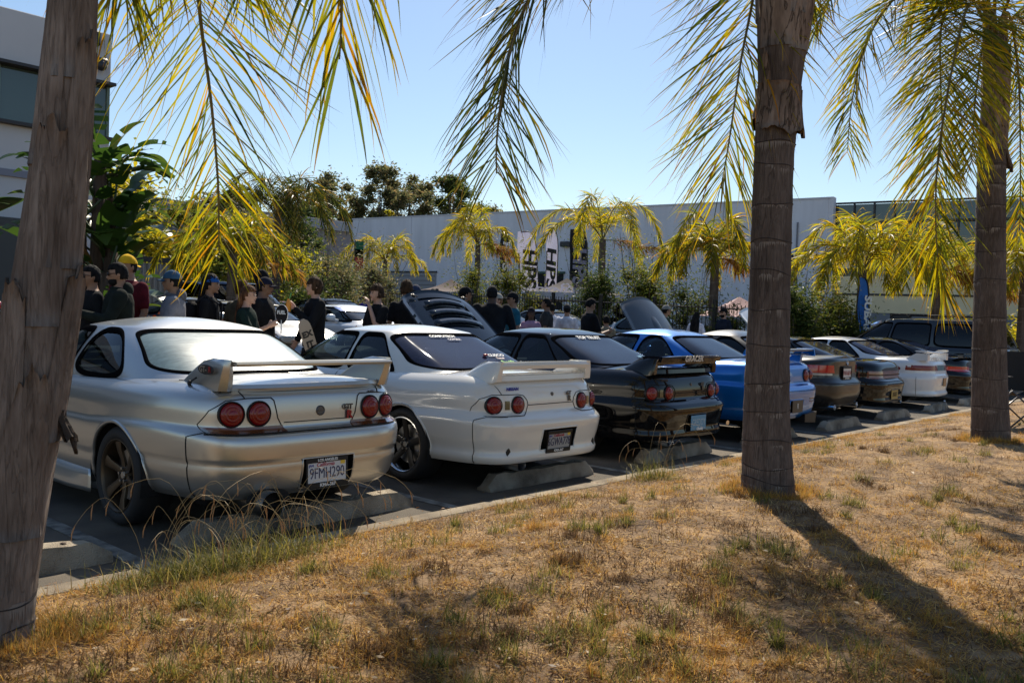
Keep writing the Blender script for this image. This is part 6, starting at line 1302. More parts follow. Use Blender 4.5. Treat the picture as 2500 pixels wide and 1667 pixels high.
DRY = leafmat('dry straw', [(.18,.080,.020), (.43,.235,.062), (.64,.41,.130), (.78,.56,.25)], .28, rough=.6, pos=[0, .3, .7, 1])
DRYO = leafmat('golden dry grass', [(.28,.13,.03), (.46,.24,.055), (.56,.34,.09), (.26,.20,.05)], .35, rough=.6)
GRN = leafmat('fresh grass blades', [(.06,.07,.02), (.12,.125,.025), (.22,.20,.045), (.38,.28,.10)], .35, rough=.5)
def wedge(x0, x1, y0, y1, p=1.):
    def f(rg, n):                                 # denser near the camera
        r = rg.uniform(0, 1, n)**p; u = rg.uniform(0, 1, n); x = x0+(x1-x0)*r; y = y0+(y1-y0)*u; return x, y
    return f
def polar(rmin, rmax, p):
    def f(rg, n):
        r = rmin*(rmax/rmin)**(rg.uniform(0, 1, n)**p); a = TH+rg.uniform(-.60, .62, n); x = r*np.cos(a); y = r*np.sin(a); k = (y < 4.12) & (y > -8); return x[k], y[k]
    return f
nse = lambda X, Y: .5+.5*fbm(X*1.7+3, Y*1.7+1)
THA = leafmat('brown thatch', [(.055,.028,.013), (.13,.072,.032), (.24,.14,.065)], .2, rough=.7)
def near(X, Y): return np.clip(np.hypot(X, Y)/3.2, .75, 2.6)
blades(170000, polar(1.6, 22, 1.), lambda rg, X, Y: rg.uniform(.015, .05, len(X))*near(X, Y)**.5, .0046, [THA], 'brown_thatch', 5, flat=.12, seg=1, label='brown thatch lying flat under the dry grass', cat='grass', bend=.2, dens=lambda X, Y: np.clip(.1+1.5*nse(X*1.4+9, Y*1.4), 0, 1))
blades(300000, polar(1.6, 22, 1.), lambda rg, X, Y: rg.uniform(.014, .055, len(X))*near(X, Y)**.5, .0038, [DRY], 'dry_grass', 1, flat=.16, label='matted dry straw grass covering the bank', cat='grass', bend=.3, dens=lambda X, Y: np.clip(.35+1.3*(nse(X*2, Y*2)-.2)*nse(X*.6+4, Y*.6), .25, 1))
def tufts(nt, per, seed, rmin=1.7, rmax=20, sp=.05, keep=None):
    rg0 = np.random.default_rng(seed); r = rmin*(rmax/rmin)**rg0.uniform(0, 1, nt); a = TH+rg0.uniform(-.6, .62, nt); cx, cy = r*np.cos(a), r*np.sin(a); k = (cy < 4.0) & (cy > -8)
    if keep is not None: k &= keep(cx, cy)
    cx, cy = cx[k], cy[k]; pw = rg0.uniform(.3, 1.6, len(cx))
    def f(rg, n): i = rg.integers(0, len(cx), n); s_ = sp*pw[i]; return cx[i]+rg.normal(0, 1, n)*s_, np.minimum(cy[i]+rg.normal(0, 1, n)*s_, 4.1)
    return f
blades(64000, tufts(1100, 90, 11, sp=.07), lambda rg, X, Y: rg.uniform(.02, .075, len(X)), .0038, [DRYO], 'golden_grass_tufts', 2, flat=.5, label='golden dry tufts scattered over the bank', cat='grass', bend=.8)
blades(30000, tufts(380, 90, 14, sp=.07), lambda rg, X, Y: rg.uniform(.02, .08, len(X)), .0042, [THA], 'brown_grass_tufts', 6, flat=.8, label='dark brown dead tufts between the golden ones', cat='grass', bend=.8)
blades(22000, tufts(480, 90, 12, sp=.04), lambda rg, X, Y: rg.uniform(.03, .12, len(X)), .0048, [GRN], 'green_grass_tufts', 3, flat=.85, label='small fresh green tufts between the dry grass', cat='grass', bend=.8)
blades(34000, lambda rg, n: (rg.uniform(0, 18, n), 4.16-np.abs(rg.normal(0, .12, n))), lambda rg, X, Y: rg.uniform(.02, .08, len(X)), .0038, [DRYO, ], 'kerb_edge_grass', 4, flat=.4, dens=lambda X, Y: np.clip(1.6*(nse(X*1.9+2, Y*.5)-.35), .03, .9), label='dry grass fringe leaning over the kerb', cat='grass', bend=.8)
def base_tufts(rg, n):
    i = rg.integers(0, 3, n); cx = np.array([5.92, 10.62, 1.12])[i]; cy = np.array([2.78, 2.47, 3.36])[i]; r0_ = np.array([.23, .25, .16])[i]; a = rg.uniform(0, 2*pi, n); r = r0_+np.abs(rg.normal(0, .07, n)); return cx+r*np.cos(a), cy+r*np.sin(a)
blades(9000, base_tufts, lambda rg, X, Y: rg.uniform(.03, .10, len(X)), .0038, [DRYO], 'trunk_base_grass', 8, flat=.7, label='dry grass crowding the feet of the near palms', cat='grass', bend=.7)
def litter(n, name, label, cat, m, fy, sz, seed, zoff=.006):
    rg = np.random.default_rng(seed); V = []; F = []
    for i in range(n):
        r = 1.7*(14/1.7)**rg.uniform(); a = TH+rg.uniform(-.6, .62); x, y = r*cos(a), r*sin(a); y = fy(y, rg)
        if y is None: continue
        z = (float(mound(x, y)) if y < 4.13 else (.126 if y < 4.29 else .0))+zoff; s_ = sz*rg.uniform(.5, 1.3); q = rg.uniform(0, 6.28); c, sn = cos(q)*s_, sin(q)*s_; b = len(V); k = rg.uniform(.15, .4); u = rg.uniform(0, .5)*s_
        V += [(x-c, y-sn, z), (x+sn*k, y-c*k, z+u), (x+c, y+sn, z+u*.6), (x-sn*k, y+c*k, z)]; F.append((b, b+1, b+2, b+3))
    o = link(name, mesh_np(name, V, np.array(F), [m], smooth=False)); o['kind'] = 'stuff'; o['label'] = label; o['category'] = cat
litter(2600, 'leaf_litter', 'scattered dead leaves and chips on the dry grass bank', 'litter', leafmat('dead leaf', [(.07,.035,.016), (.20,.11,.05), (.40,.28,.15), (.50,.42,.30)], .15), lambda y, rg: y if -6 < y < 4.1 else None, .016, 71, .014)
litter(900, 'lot_litter', 'small orange leaves and grit on the asphalt and kerb', 'litter', leafmat('orange leaf', [(.10,.06,.03), (.30,.14,.04), (.45,.18,.03)], .15), lambda y, rg: 4.15+abs(rg.normal(0, .45)) if 3 < y < 9 else None, .013, 72)
def tuft_plant(label, cx, cy, rx, ry, n, h0, h1, seed, stalks=14, m=GRN):
    t = thing('grass_clump', label, 'grass clump', (cx, cy, float(mound(cx, cy))), 0, 'long grass clumps by the kerb'); rg = np.random.default_rng(seed); V = []; F = []
    for i in range(n):
        x, y = rg.normal(0, rx), rg.normal(0, ry); a = rg.uniform(0, 2*pi); H = rg.uniform(h0, h1); el = rg.uniform(.35, 1.4); dz_ = rg.uniform(.18, .62); d = np.array([cos(a)*cos(el), sin(a)*cos(el), sin(el)]); s = np.array([-sin(a), cos(a), 0]); w_ = .0055*rg.uniform(.6, 1.3); q = np.array([x, y, -.02]); b = len(V)
        for j in range(6): tt = j/5; V += [q-s*w_*(1-tt*.95)/2, q+s*w_*(1-tt*.95)/2]; d = d+np.array([0,0,-dz_*(.2+tt)]); d /= np.linalg.norm(d); q = q+d*H/5
        F += [(b+2*j, b+2*j+1, b+2*j+3, b+2*j+2) for j in range(5)]
    link('blades', mesh_np('blades', np.array(V), np.array(F), [m], smooth=False), t, kind='stuff')
    mb = MB(); ms = MB()
    for i in range(stalks):
        a = rg.uniform(0, 2*pi); x, y = rg.normal(0, rx*.8), rg.normal(0, ry*.8); H = rg.uniform(.24, .52); a = (a if i % 2 else -.75+rg.normal(0, .5)); sp_ = rg.uniform(.8, 1.7); P = [Vector((x, y, 0)), Vector((x+cos(a)*H*.15, y+sin(a)*H*.15, H*.55)), Vector((x+cos(a)*H*.4, y+sin(a)*H*.4, H*.92)), Vector((x+cos(a)*H*.62*sp_, y+sin(a)*H*.62*sp_, H*.84)), Vector((x+cos(a)*H*.78*sp_, y+sin(a)*H*.78*sp_, H*.62))]; C = bez(P, 14); mb.tube(C, [.0009]*14, 4)
        for k_ in range(1+i%2): e = C[-2-k_*3]; ms.tube([e, e+Vector((cos(a+k_)*.012, sin(a+k_)*.012, -.035)), e+Vector((cos(a+k_)*.014, sin(a+k_)*.014, -.07))], [.0015, .0028, .001], 4)
    mb.build('stalk', mat('straw stalk', (.42,.30,.13), .6), t, kind='stuff'); ms.build('seed_head', mat('seed head', (.45,.24,.10), .7), t, kind='stuff'); return t
tuft_plant('long arching grass clump behind the silver coupe exhaust', 2.50, 3.93, .28, .09, 1700, .10, .28, 1, 34)
tuft_plant('low green grass clump beside the leftmost wheel stop', 2.05, 4.02, .16, .06, 700, .08, .2, 2, 8)
tuft_plant('green grass clump between the middle palm and the black coupe', 6.35, 4.02, .11, .07, 420, .12, .30, 3, 9)
tuft_plant('golden grass clump on the kerb left of the right palm', 9.6, 3.95, .12, .06, 400, .05, .12, 4, 0, DRYO)
tuft_plant('bright green weed in the open dry grass, lower centre', 2.66, 2.35, .045, .045, 130, .05, .12, 5, 0, leafmat('lime weed', [(.15,.17,.015), (.30,.28,.02)], .45))
# ================================================================ people
def remesh(mb, name, m, vox=.016, sm=2):
    me = mb.mesh('tmp', [m]); o = bpy.data.objects.new('tmp', me); COL.objects.link(o)
    md = o.modifiers.new('r', 'REMESH'); md.mode = 'VOXEL'; md.voxel_size = vox; md.use_smooth_shade = True
    s_ = o.modifiers.new('s', 'SMOOTH'); s_.iterations = sm; s_.factor = .5
    dc = o.modifiers.new('d', 'DECIMATE'); dc.ratio = .22 if vox < .014 else .4
    dg = bpy.context.evaluated_depsgraph_get(); dg.update(); r = bpy.data.meshes.new_from_object(o.evaluated_get(dg)); bpy.data.objects.remove(o); bpy.data.meshes.remove(me)
    r.name = name; r.materials.clear(); r.materials.append(m); return r
SKIN = {k: mat('skin '+k, c, .55, spec=.35) for k, c in dict(light=(.50,.30,.22), tan=(.34,.19,.12), brown=(.20,.11,.07), dark=(.08,.045,.03)).items()}
HAIR = {k: mat('hair '+k, c, .8, spec=.15, var=.6, scale=28, bump=.8, bscale=40, stretch=(1,1,.3)) for k, c in dict(black=(.010,.009,.009), brown=(.05,.028,.016), auburn=(.10,.045,.022), sandy=(.17,.10,.055)).items()}
EYEW = mat('eye dark', (.02,.015,.012), .3); LIP = mat('lip', (.25,.10,.08), .6)
def cloth(name, c): return mat('cloth '+name, c, .95, var=.22, scale=9, bump=1., bscale=9, spec=.15)
def tt(mb, a, b, r1, r2, n=10, mid=None):
    P = [a, b] if mid is None else [a, mid, b]; mb.tube(P, [r1, r2] if mid is None else [r1, (r1+r2)/2, r2], n); mb.sphere(a, r1*.98, n, 6); mb.sphere(b, r2*.98, n, 6)
def hand(mb, w_, d, palm, curl=.9, sc=1.):
    """palm and five bent fingers; d points along the forearm, palm = palm normal"""
    d = Vector(d).normalized(); n = Vector(palm); n = (n-d*n.dot(d)).normalized(); s = d.cross(n); w_ = Vector(w_); c = w_+d*.05*sc
    secs = []
    for t, ww, th in ((0, .024, .018), (.4, .038, .016), (1, .041, .012)):
        p = w_+d*(.095*t*sc); secs.append([tuple(p+(s*ww*cos(a)+n*th*sin(a))*sc) for a in np.linspace(0, 2*pi, 9)[:-1]])
    mb.loft(secs)
    for i, L in enumerate((.068, .078, .073, .058)):
        b = w_+d*.088*sc+s*(.030-.020*i)*sc; dd = d.copy(); P = [tuple(b)]; q = b.copy()
        for j in range(3): dd = (dd*cos(curl*(.35+.2*j))+n*sin(curl*(.35+.2*j))).normalized(); q = q+dd*L*(.45, .32, .26)[j]*sc; P.append(tuple(q))
        mb.tube(P, [.0095*sc, .009*sc, .008*sc, .0065*sc], 6)
    b = w_+d*.025*sc+s*.03*sc; dd = (d*.6+s*.7+n*.3).normalized(); q = b+dd*.035*sc; q2 = q+(d*.8+s*.15+n*.45).normalized()*.03*sc; q3 = q2+(d*.8+n*.6).normalized()*.024*sc; mb.tube([tuple(b), tuple(q), tuple(q2), tuple(q3)], [.013*sc, .011*sc, .0098*sc, .0075*sc], 6)
    return c
def person(label, x, y, face, H, top, skin='tan', hair='black', style='short', hat=None, hatc=None, sleeves='short', pants=(.02,.022,.03), arms=None, tilt=0., turn=0., build=1., female=False, hood=None, hatback=False, beard=False, shades=False, undershirt=None, z=None):
    """face: heading in degrees, 0 = +X, 90 = +Y. local frame: +y forward, +x the person's right"""
    t = thing('person', label, 'person', (x, y, gz(y)), radians(face-90), 'visitors standing among the cars'); k = H/1.75; sk = SKIN[skin]; hz = H-.115*k
    sh = 1.43*k; hw = .185*k*(.90 if female else 1)*build; hip = .93*k
    A = arms or ((( .24,-.02,1.14),( .25,.10,.92)), ((-.24,-.02,1.14),(-.25,.10,.92)))
    body = MB()
    for sx in (-1, 1):
        tt(body, (sx*.09*k, 0, hip), (sx*.10*k, .02, .50*k), .082*k*build, .056*k); tt(body, (sx*.10*k, .02, .50*k), (sx*.11*k, -.01, .09*k), .054*k, .036*k)
        body.tube([(sx*.11*k, -.05, .05), (sx*.12*k, .07, .04), (sx*.125*k, .17, .03)], [.04, .042, .028], 8, flat=.8)
    secs = []
    for z_, a, b, yy in ((.86,.155,.115,0), (.95,.165,.12,0), (1.08,.138,.105,.0), (1.22,.155,.115,.0), (1.34,.17,.115,-.005), (1.42,.15,.095,-.01), (1.47,.09,.07,-.015), (1.50,.056,.058,-.01), (1.56,.052,.056,.0)):
        secs.append([(a*k*build*cos(q), yy+b*k*build*sin(q), z_*k) for q in np.linspace(0, 2*pi, 17)[:-1]])
    body.loft(secs)
    W = []
    for i, sx in ((0, 1), (1, -1)):
        e, w_ = [Vector(p)*k for p in A[i]]; s0 = Vector((sx*hw, -.01, sh-.035*k)); tt(body, tuple(s0), tuple(e), .048*k*build, .038*k); tt(body, tuple(e), tuple(w_), .038*k, .026*k); d = (w_-e).normalized(); pn = Vector((-sx, .15, .1)); hand(body, w_, d, pn, .8, k); W.append((e, w_, d))
    # head
    hc = Vector((0, .015, hz)); R = Matrix.Rotation(radians(turn), 4, 'Z') @ Matrix.Rotation(radians(-tilt), 4, 'X'); st = len(body.v)
    def hf(p):
        x_, y_, z_ = p; f = 1.
        y2 = y_*(1.02 if y_ < 0 else .93); x2 = x_*(1-.22*max(0, -z_)**1.5)
        if z_ < -.3 and y_ > 0: y2 += .10*(-z_-.3)
        if z_ < -.35 and y_ < 0: y2 *= 1-.55*(-z_-.35)
        if y_ > .75: y2 -= .06*math.exp(-((z_-.02)/.16)**2)*(1 if abs(x_) > .12 else .4)
        return (x2, y2, z_)
    body.sphere((0, 0, 0), (.076*k, .098*k, .117*k), 28, 20, hf)
    body.tube([(0, .082*k, .012*k), (0, .098*k, -.012*k), (0, .107*k, -.03*k), (0, .092*k, -.038*k)], [.008*k, .010*k, .014*k, .010*k], 8)
    body.sphere((0, .084*k, -.060*k), (.024*k, .012*k, .010*k), 10, 6); body.sphere((0, .080*k, -.098*k), (.022*k, .016*k, .016*k), 10, 6)
    for sx in (-1, 1): body.sphere((sx*.077*k, -.005*k, -.012*k), (.010*k, .018*k, .030*k), 8, 8)
    body.sphere((0, .076*k, .028*k), (.052*k, .012*k, .010*k), 12, 6)
    T = Matrix.Translation(hc) @ R; body.xf(T, st)
    body.tube([(0, -.01, 1.5*k), tuple(T @ Vector((0, -.015*k, -.06*k)))], [.056*k, .058*k], 12)
    link('body', remesh(body, 'body', sk, .0125, 1), t)
    HD = bpy.data.objects.new('head_details', None); 
    def onhead(mb, name, m, **kw): mb.xf(T); return mb.build(name, m, t, smooth=True, **kw)
    bpy.data.objects.remove(HD)
    for sx in (-1, 1):
        mb = MB(); mb.sphere((sx*.030*k, .087*k, .008*k), (.013*k, .007*k, .006*k), 10, 6); onhead(mb, 'eye', EYEW)
        mb = MB(); mb.tube([(sx*.014*k, .092*k, .030*k), (sx*.032*k, .090*k, .034*k), (sx*.050*k, .078*k, .028*k)], [.004*k, .0045*k, .002*k], 6); onhead(mb, 'eyebrow', HAIR[hair])
    mb = MB(); mb.tube([(-.024*k, .086*k, -.062*k), (0, .0955*k, -.060*k), (.024*k, .086*k, -.062*k)], [.002*k, .0045*k, .002*k], 6); onhead(mb, 'mouth', LIP)
    if beard:
        mb = MB(); mb.sphere((0, .026*k, -.075*k), (.066*k, .074*k, .058*k), 18, 12, lambda p: (p[0], p[1] if p[1] > -.1 else -.1, p[2] if p[2] < .42 else .42)); onhead(mb, 'beard', HAIR[hair])
    if shades:
        mb = MB(); 
        for sx in (-1, 1): mb.sphere((sx*.033*k, .092*k, .006*k), (.029*k, .009*k, .019*k), 12, 8); mb.tube([(sx*.06*k, .085*k, .01*k), (sx*.08*k, .0, .006*k)], .003*k)
        onhead(mb, 'sunglasses', mat('black sunglasses', (.01,.01,.012), .08))
    # hair
    rg = np.random.default_rng(int(abs(x)*1000) % 9999)
    if style != 'bald':
        mb = MB(); g = 1.06 if style in ('short', 'cap') else 1.15; nz = {'curly': .13, 'short': .05, 'cap': .03, 'long': .05, 'mop': .09}[style]
        ph = rg.uniform(0, 6, 6)
        def hr(p):
            x_, y_, z_ = p; f = g+nz*(sin(13*x_+ph[0])*sin(11*y_+ph[1])*sin(12*z_+ph[2])+.5*sin(29*x_+ph[3])*sin(27*z_+ph[4]))
            lim = .30 if y_ > .3 else (-.15 if y_ > -.1 else -.62)
            if style == 'mop': lim = .22 if y_ > .6 else (-.45 if y_ > .2 else -.85)
            if style == 'curly': lim = .25 if y_ > .35 else -.55
            if z_ < lim: f = min(f, .80)
            return (x_*f, (y_-.02)*f*(.98 if y_ > 0 else 1.03), z_*f if z_ > lim else max(z_, -.9)*f)
        mb.sphere((0, -.002*k, .006*k), (.078*k, .099*k, .118*k), 30, 22, hr); onhead(mb, 'hair', HAIR[hair])
    if style == 'long':
        mb = MB(); secs = []
        for t_ in np.linspace(0, 1, 9):
            z_ = hz+.03*k-(.50*k)*t_; wd = (.085+.045*sin(pi*t_*.8))*k; yb = -.055*k-.05*k*sin(pi*min(1, t_*1.2)*.6); secs.append([(wd*cos(q)*(1+.05*sin(9*q+t_*7)), yb+.045*k*sin(q)*(1-.2*t_), z_) for q in np.linspace(0, 2*pi, 15)[:-1]])
        mb.loft(secs); mb.build('long_hair', HAIR[hair], t, smooth=True)
    if hat:
        m_ = hatc if hatc is not None else cloth('black cap', (.015,.015,.018)); mb = MB()
        def cp(p):
            x_, y_, z_ = p
            if z_ < .12: z_ = .12; 
            return (x_, y_, z_*(.98+.04*(y_ > 0)))
        mb.sphere((0, -.004*k, .014*k), (.089*k, .110*k, .118*k), 28, 16, cp); 
        if hat == 'cap':
            V = []; F = []; n = 12; sg = -1 if hatback else 1
            for th in (0, -.005*k):
                for j in range(5):
                    u = j/4
                    for i in range(n+1): a = -1+2*i/n; V.append((a*.076*k*(1-.10*u*u), sg*(.070*k+.030*k*(1-a*a)+u*.072*k*(1-.55*a*a)), .024*k-.016*k*a*a-.012*k*u+th))
            q0 = 5*(n+1)
            for j in range(4):
                for i in range(n): q = j*(n+1)+i; F += [(q, q+1, q+n+2, q+n+1), (q0+q+n+1, q0+q+n+2, q0+q+1, q0+q)]
            for i in range(n): F.append((4*(n+1)+i, 4*(n+1)+i+1, q0+4*(n+1)+i+1, q0+4*(n+1)+i))
            mv = MB().add(V, F); onhead(mv, 'cap_visor', m_)
        mb.sphere((0, 0, .132*k), (.008*k, .008*k, .005*k), 8, 4); onhead(mb, 'cap' if hat == 'cap' else 'beanie', m_)
    # clothes
    def shirt(m_, name, grow, sl, hem=.84, neck=.0):
        mb = MB(); secs = []
        for z_, a, b, yy in ((hem,.178,.135,0), (.95,.178,.135,0), (1.08,.162,.128,.0), (1.22,.172,.132,.0), (1.34,.188,.130,-.005), (1.42,.168,.108,-.01), (1.46,.105,.082,-.015), (1.485,.072,.068,-.012)):
            secs.append([((a+grow)*k*build*cos(q)*(1+.018*sin(5*q+z_*21)), yy+(b+grow)*k*build*sin(q)*(1+.02*sin(4*q+z_*17)), (z_+neck*(z_ > 1.45))*k) for q in np.linspace(0, 2*pi, 25)[:-1]])
        mb.loft(secs)
        for i, sx in ((0, 1), (1, -1)):
            e, w_, d = W[i]; s0 = Vector((sx*(hw-.01), -.01, sh-.03*k)); r_ = (.064+grow)*k*build
            if sl == 'short': p = s0.lerp(e, .72); tt(mb, tuple(s0), tuple(p), r_, .060*k, 12)
            elif sl == 'long': tt(mb, tuple(s0), tuple(e), r_, (.050+grow)*k, 12); tt(mb, tuple(e), tuple(e.lerp(w_, .93)), (.050+grow)*k, (.036+grow)*k, 12)
            else: mb.sphere(tuple(s0), (.05*k,.06*k,.05*k), 10, 6)
        return link(name, remesh(mb, name, m_, .015, 2), t)
    shirt(top, {'long': 'jacket', 'short': 't_shirt', 'none': 'tank_top'}[sleeves], .010 if sleeves == 'long' else .0, sleeves)
    if hood: mb = MB(); mb.sphere((0, -.085*k, 1.47*k), (.10*k, .065*k, .085*k), 16, 10); mb.tube([(cos(a)*.085*k, -.01+sin(a)*.075*k, 1.47*k+.012*sin(a)) for a in np.linspace(0, 2*pi, 17)], .022*k, 8, cap=False); mb.build('hood', hood, t, smooth=True)
    mb = MB()
    for sx in (-1, 1): tt(mb, (sx*.09*k, 0, hip), (sx*.10*k, .02, .50*k), .098*k*build, .072*k, 12); tt(mb, (sx*.10*k, .02, .50*k), (sx*.11*k, -.01, .12*k), .072*k, .062*k, 12)
    mb.sphere((0, 0, .93*k), (.172*k*build, .128*k*build, .10*k), 18, 10); link('trousers', remesh(mb, 'trousers', cloth('trousers %.3f' % pants[2], pants), .02, 2), t)
    mb = MB()
    for sx in (-1, 1):
        secs = [[(sx*.118*k+wd*cos(q), yy, max(.002, .052+hh*sin(q))) for q in np.linspace(0, 2*pi, 11)[:-1]] for yy, wd, hh in ((-.075,.035,.045), (-.04,.045,.055), (.05,.05,.05), (.13,.05,.04), (.19,.035,.028))]; mb.loft(secs)
    mb.build('shoes', mat('shoe leather', (.02,.02,.02), .6), t, smooth=True)
    return t, T, k, W
ck = lambda n, r, g, b: cloth(n, (r, g, b))
BK = ck('black', .012,.012,.014); CG = ck('charcoal', .03,.03,.032)
UP = lambda ex, ey, ez, wx, wy, wz: ((ex, ey, ez), (wx, wy, wz))
HOLD = ((( .24,.06,1.12),( .12,.30,1.20)), ((-.24,.06,1.12),(-.12,.30,1.20)))
CROSS = ((( .26,.06,1.12),(-.02,.24,1.16)), ((-.26,.06,1.12),( .04,.25,1.10)))
# headings: 41 = away from the camera, 221 = towards it, 131 = to the picture's left, -49 = to its right
person('person in black shirt and sunglasses, half hidden left of the bearded man', 4.30, 10.15, 175, 1.75, BK, 'tan', 'black', 'short', shades=True)
p_, T_, k_, W_ = person('bearded person in dark hoodie and sunglasses filming with a phone in both hands', 4.42, 9.75, 158, 1.80, ck('dark green hoodie', .014,.018,.015), 'tan', 'black', 'short', sleeves='long', arms=((( .20,.16,1.14),( .12,.42,1.24)), ((-.30,.10,1.14),(-.12,.42,1.22))), hood=ck('dark green hoodie', .014,.018,.015), beard=True, shades=True, tilt=8, build=1.12)
ph = thing('smartphone', 'smartphone in a dark case held level by the bearded person', 'phone', (4.42, 9.75, gz(9.75)), radians(158-90)); MB().box((.0, .53, 1.29), (.16, .012, .08), .004).build('phone_body', PLA, ph); MB().box((.0, .5235, 1.29), (.148, .002, .07)).build('screen', mat('phone screen', (.05,.06,.06), .1), ph)
person('tall person in yellow cap and maroon shirt behind the bearded person', 4.85, 10.45, 195, 1.90, ck('maroon', .11,.012,.02), 'tan', 'black', 'cap', 'cap', ck('yellow cap', .72,.42,.02), hatback=True, build=1.15)
person('person in faded blue cap and grey hoodie looking left', 5.08, 9.8, 150, 1.75, ck('grey hoodie', .22,.22,.25), 'tan', 'black', 'cap', 'cap', ck('faded blue cap', .045,.10,.17), sleeves='long', arms=CROSS, hood=ck('grey hoodie dark', .12,.12,.14))
p_, T_, k_, W_ = person('long-haired person in backward blue cap and black tee with a shoulder bag', 5.82, 10.3, -42, 1.73, BK, 'tan', 'black', 'long', 'cap', ck('royal blue cap', .015,.09,.32), hatback=True)
bg = thing('backpack', 'black backpack on the person in the backward blue cap', 'backpack', (5.82, 10.3, gz(10.3)), radians(-42-90)); mb = MB(); mb.box((0, -.21, 1.18), (.30, .16, .44), .06); mb.build('pack_body', BK, bg, angle=50)
for sx in (-1, 1): mb = MB(); mb.tube([(sx*.11, -.14, 1.38), (sx*.12, -.02, 1.475), (sx*.12, .13, 1.38), (sx*.13, .12, 1.15), (sx*.12, -.12, 1.02)], .016, 6); mb.build('strap', CG, bg)
p_, T_, k_, W_ = person('person with very long light brown hair holding a round paper fan', 6.02, 9.75, -55, 1.62, ck('dark green tee', .010,.022,.018), 'light', 'auburn', 'long', female=True, arms=((( .22,.16,1.12),( .30,.42,1.24)), ((-.22,.05,1.10),(-.18,.25,1.0))))
fn = thing('paper_fan', 'round black paper fan with white rim and lettering, held by the long-haired person', 'fan', (6.02, 9.75, gz(9.75)), radians(-55-90))
fc = Vector((.30, .56, 1.30)); qf = Matrix.Translation(fc) @ Matrix.Rotation(radians(60), 4, 'Z')
mb = MB(); mb.lathe([(0,-.003),(.115,-.003),(.115,.003),(0,.003)], 30, 'y'); mb.xf(qf); mb.build('fan_face', PLA, fn)
mb = MB(); mb.tube([(.116*cos(a), 0, .116*sin(a)) for a in np.linspace(0, 2*pi, 33)], .004, 6, cap=False); mb.xf(qf); mb.build('fan_rim', WINK, fn); mb = MB(); mb.box((0, 0, -.15), (.02, .006, .16)); mb.xf(qf); mb.build('fan_handle', WINK, fn)
text('fan_lettering', 'FUEL', .06, tuple(qf @ Vector((0, -.006, .02))), (pi/2, 0, radians(60)), WINK, fn, off=.002, sx=1.2)
person('stocky person in black snapback with white patch behind the long-haired person', 6.60, 10.3, -50, 1.74, BK, 'brown', 'black', 'cap', 'cap', ck('navy snapback', .012,.014,.03), build=1.2)
person('tall person in black cap furthest back in the group by the fan', 7.05, 11.1, -20, 1.85, BK, 'brown', 'black', 'cap', 'cap', BK)
person('person with curly ginger-brown hair seen behind the fan group', 6.60, 10.85, 20, 1.68, ck('olive tee', .06,.05,.03), 'light', 'auburn', 'curly')
p_, T_, k_, W_ = person('young person with mop of brown hair in black jacket sipping an orange drink', 7.2, 10.0, 165, 1.78, BK, 'light', 'brown', 'mop', sleeves='long', arms=(((.26,.03,1.10),(.24,.14,.92)), ((-.24,.14,1.12),(-.10,.30,1.34))))
dr = thing('drink_bottle', 'bottle of orange juice with green straw held by the mop-haired person', 'drink', (7.2, 10.0, gz(10)), radians(165-90)); MB().lathe([(0,1.32),(.03,1.32),(.034,1.33),(.034,1.44),(.02,1.47),(.018,1.49)], 16, 'z', (-.10,.40,0)).build('bottle_body', mat('orange juice', (.75,.30,.03), .25), dr, smooth=True); mb = MB(); mb.tube([(-.10,.40,1.45),(-.09,.36,1.57)], .008, 6); mb.build('straw', mat('green straw', (.15,.4,.1), .5), dr)
sb = thing('skateboard', 'upright skateboard deck with black and white print leaning beside the mop-haired person', 'skateboard', (6.85, 9.62, gz(9.6)), radians(-20)); mb = MB(); secs = []
for i in range(15): u = -1+2*i/14; wd = .085*max(.05, (1-abs(u)**5))**.5; secs.append([(-wd, -.006+.05*max(0, abs(u)-.75), u*.29), (wd, -.006+.05*max(0, abs(u)-.75), u*.29), (wd, .006+.05*max(0, abs(u)-.75), u*.29), (-wd, .006+.05*max(0, abs(u)-.75), u*.29)])
mb.loft(secs); mb.xf(Matrix.Translation((0, 0, .98)) @ Matrix.Rotation(radians(-22), 4, 'Y') @ Matrix.Rotation(radians(12), 4, 'X')); mb.build('deck', mat('bone deck', (.30,.26,.22), .6), sb)
for s_, z in (('EX', .08), ('IT', -.06)): 
    q = Matrix.Translation((0, 0, .98)) @ Matrix.Rotation(radians(-22), 4, 'Y') @ Matrix.Rotation(radians(12), 4, 'X') @ Vector((0, -.010, z)); text('deck_print', s_, .11, tuple(q), (pi/2+radians(12), radians(-22), 0), LBK, sb, off=.006)
person('curly dark-haired young person in loose black tee with hand at the mouth', 8.2, 9.9, 175, 1.74, BK, 'light', 'brown', 'curly', arms=(((.26,.03,1.10),(.10,.26,1.10)), ((-.22,.16,1.16),(-.05,.17,1.46))))
person('distant person in blue sports vest and black cap', 20.9, 26.0, 60, 1.58, ck('blue vest', .03,.04,.35), 'tan', 'black', 'cap', 'cap', BK, sleeves='none')
person('person with dark curly hair in black printed tee, mostly behind the raised vented hood', 8.84, 10.0, 60, 1.83, BK, 'tan', 'brown', 'curly')
person('person in dark navy cap just showing above the raised vented hood', 9.65, 10.7, 41, 1.78, CG, 'tan', 'black', 'cap', 'cap', ck('dark navy cap', .03,.04,.08))
person('person with short black hair behind the raised vented hood, right of the navy cap', 9.85, 10.5, 41, 1.73, BK, 'tan', 'black', 'short')
person('person in black cap looking right past the raised vented hood', 10.62, 10.55, -30, 1.80, BK, 'tan', 'black', 'cap', 'cap', BK, arms=CROSS)
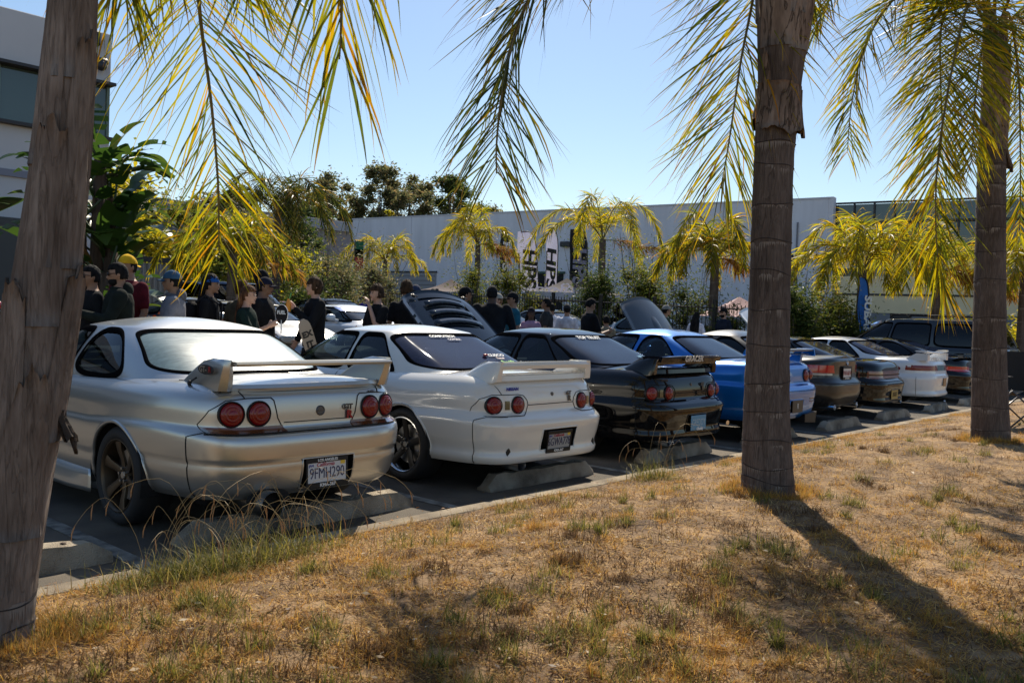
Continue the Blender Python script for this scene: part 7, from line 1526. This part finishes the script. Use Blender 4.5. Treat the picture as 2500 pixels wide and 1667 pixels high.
person('broad person in black cap and black shirt seen from behind', 10.6, 9.9, 45, 1.84, BK, 'dark', 'black', 'cap', 'cap', BK, sleeves='long', build=1.25, arms=(((.33,.0,1.15),(.36,.14,.95)), ((-.30,-.0,1.15),(-.28,.16,.95))))
person('person in beige cap partly hidden behind the teal shirt', 12.05, 11.1, 160, 1.73, ck('pale pink top', .45,.36,.38), 'light', 'sandy', 'cap', 'cap', ck('beige cap', .42,.38,.32))
person('person in teal tee and black cap facing left', 11.8, 10.5, 150, 1.76, ck('teal', .02,.12,.17), 'tan', 'black', 'cap', 'cap', BK)
person('woman in dark knit beanie and pink top reading a paper', 12.65, 10.8, 230, 1.50, ck('pink top', .35,.22,.32), 'dark', 'black', 'long', 'beanie', ck('dark beanie', .03,.025,.035), female=True, arms=HOLD)
pp = thing('paper_sheet', 'white paper sheet held by the woman in the beanie', 'paper', (12.65, 10.8, gz(10.8)), radians(230-90)); MB().box((0, .40, 1.06), (.26, .18, .004), .0, tilt=(.4,.1,0)).build('sheet', WINK, pp)
person('person in charcoal tee with cropped hair between the beanie and the white tee', 13.95, 11.5, 120, 1.70, ck('charcoal tee', .035,.036,.038), 'brown', 'black', 'short', build=1.1)
person('person in white tee half hidden behind the charcoal tee', 15.1, 12.3, 60, 1.60, ck('white tee', .62,.62,.68), 'brown', 'black', 'short')
person('person in white tee and dark cap seen from behind', 14.62, 11.5, 45, 1.60, ck('white tee', .62,.62,.68), 'tan', 'black', 'cap', 'cap', ck('dark grey cap', .03,.03,.035))
p_, T_, k_, W_ = person('person in black printed tee looking down at a phone', 13.4, 10.0, -28, 1.74, BK, 'tan', 'black', 'short', tilt=22, build=1.15, arms=((( .24,.12,1.08),( .12,.36,1.16)), ((-.22,.10,1.08),(-.10,.34,1.12))))
ph = thing('smartphone', 'pale smartphone held up by the person in the black printed tee', 'phone', (13.4, 10.0, gz(10)), radians(-28-90)); MB().box((.08, .46, 1.25), (.075, .01, .15), .004, tilt=(-.5,0,.2)).build('phone_body', WINK, ph)
person('person in tan shirt mostly behind the raised grey hood', 14.5, 10.4, 60, 1.42, ck('tan shirt', .30,.24,.16), 'tan', 'black', 'short')
person('person in dark green tee and grey cap right of the raised grey hood', 16.85, 10.5, -35, 1.70, ck('moss tee', .05,.07,.035), 'tan', 'black', 'cap', 'cap', ck('grey cap', .25,.24,.22))
person('woman with long black hair and white blouse near the yellow-green sapling', 19.05, 11.0, 10, 1.58, ck('white blouse', .60,.60,.68), 'tan', 'black', 'long', female=True)
person('person in black cap and dark navy tee left of the middle palm trunk', 20.4, 11.0, 165, 1.72, ck('dark navy tee', .015,.02,.035), 'light', 'black', 'cap', 'cap', BK, beard=True)
person('person with dark hair in black hoodie walking right by the narrow blue flag', 29.3, 11.0, -20, 1.78, BK, 'tan', 'brown', 'mop', sleeves='long', hood=CG)
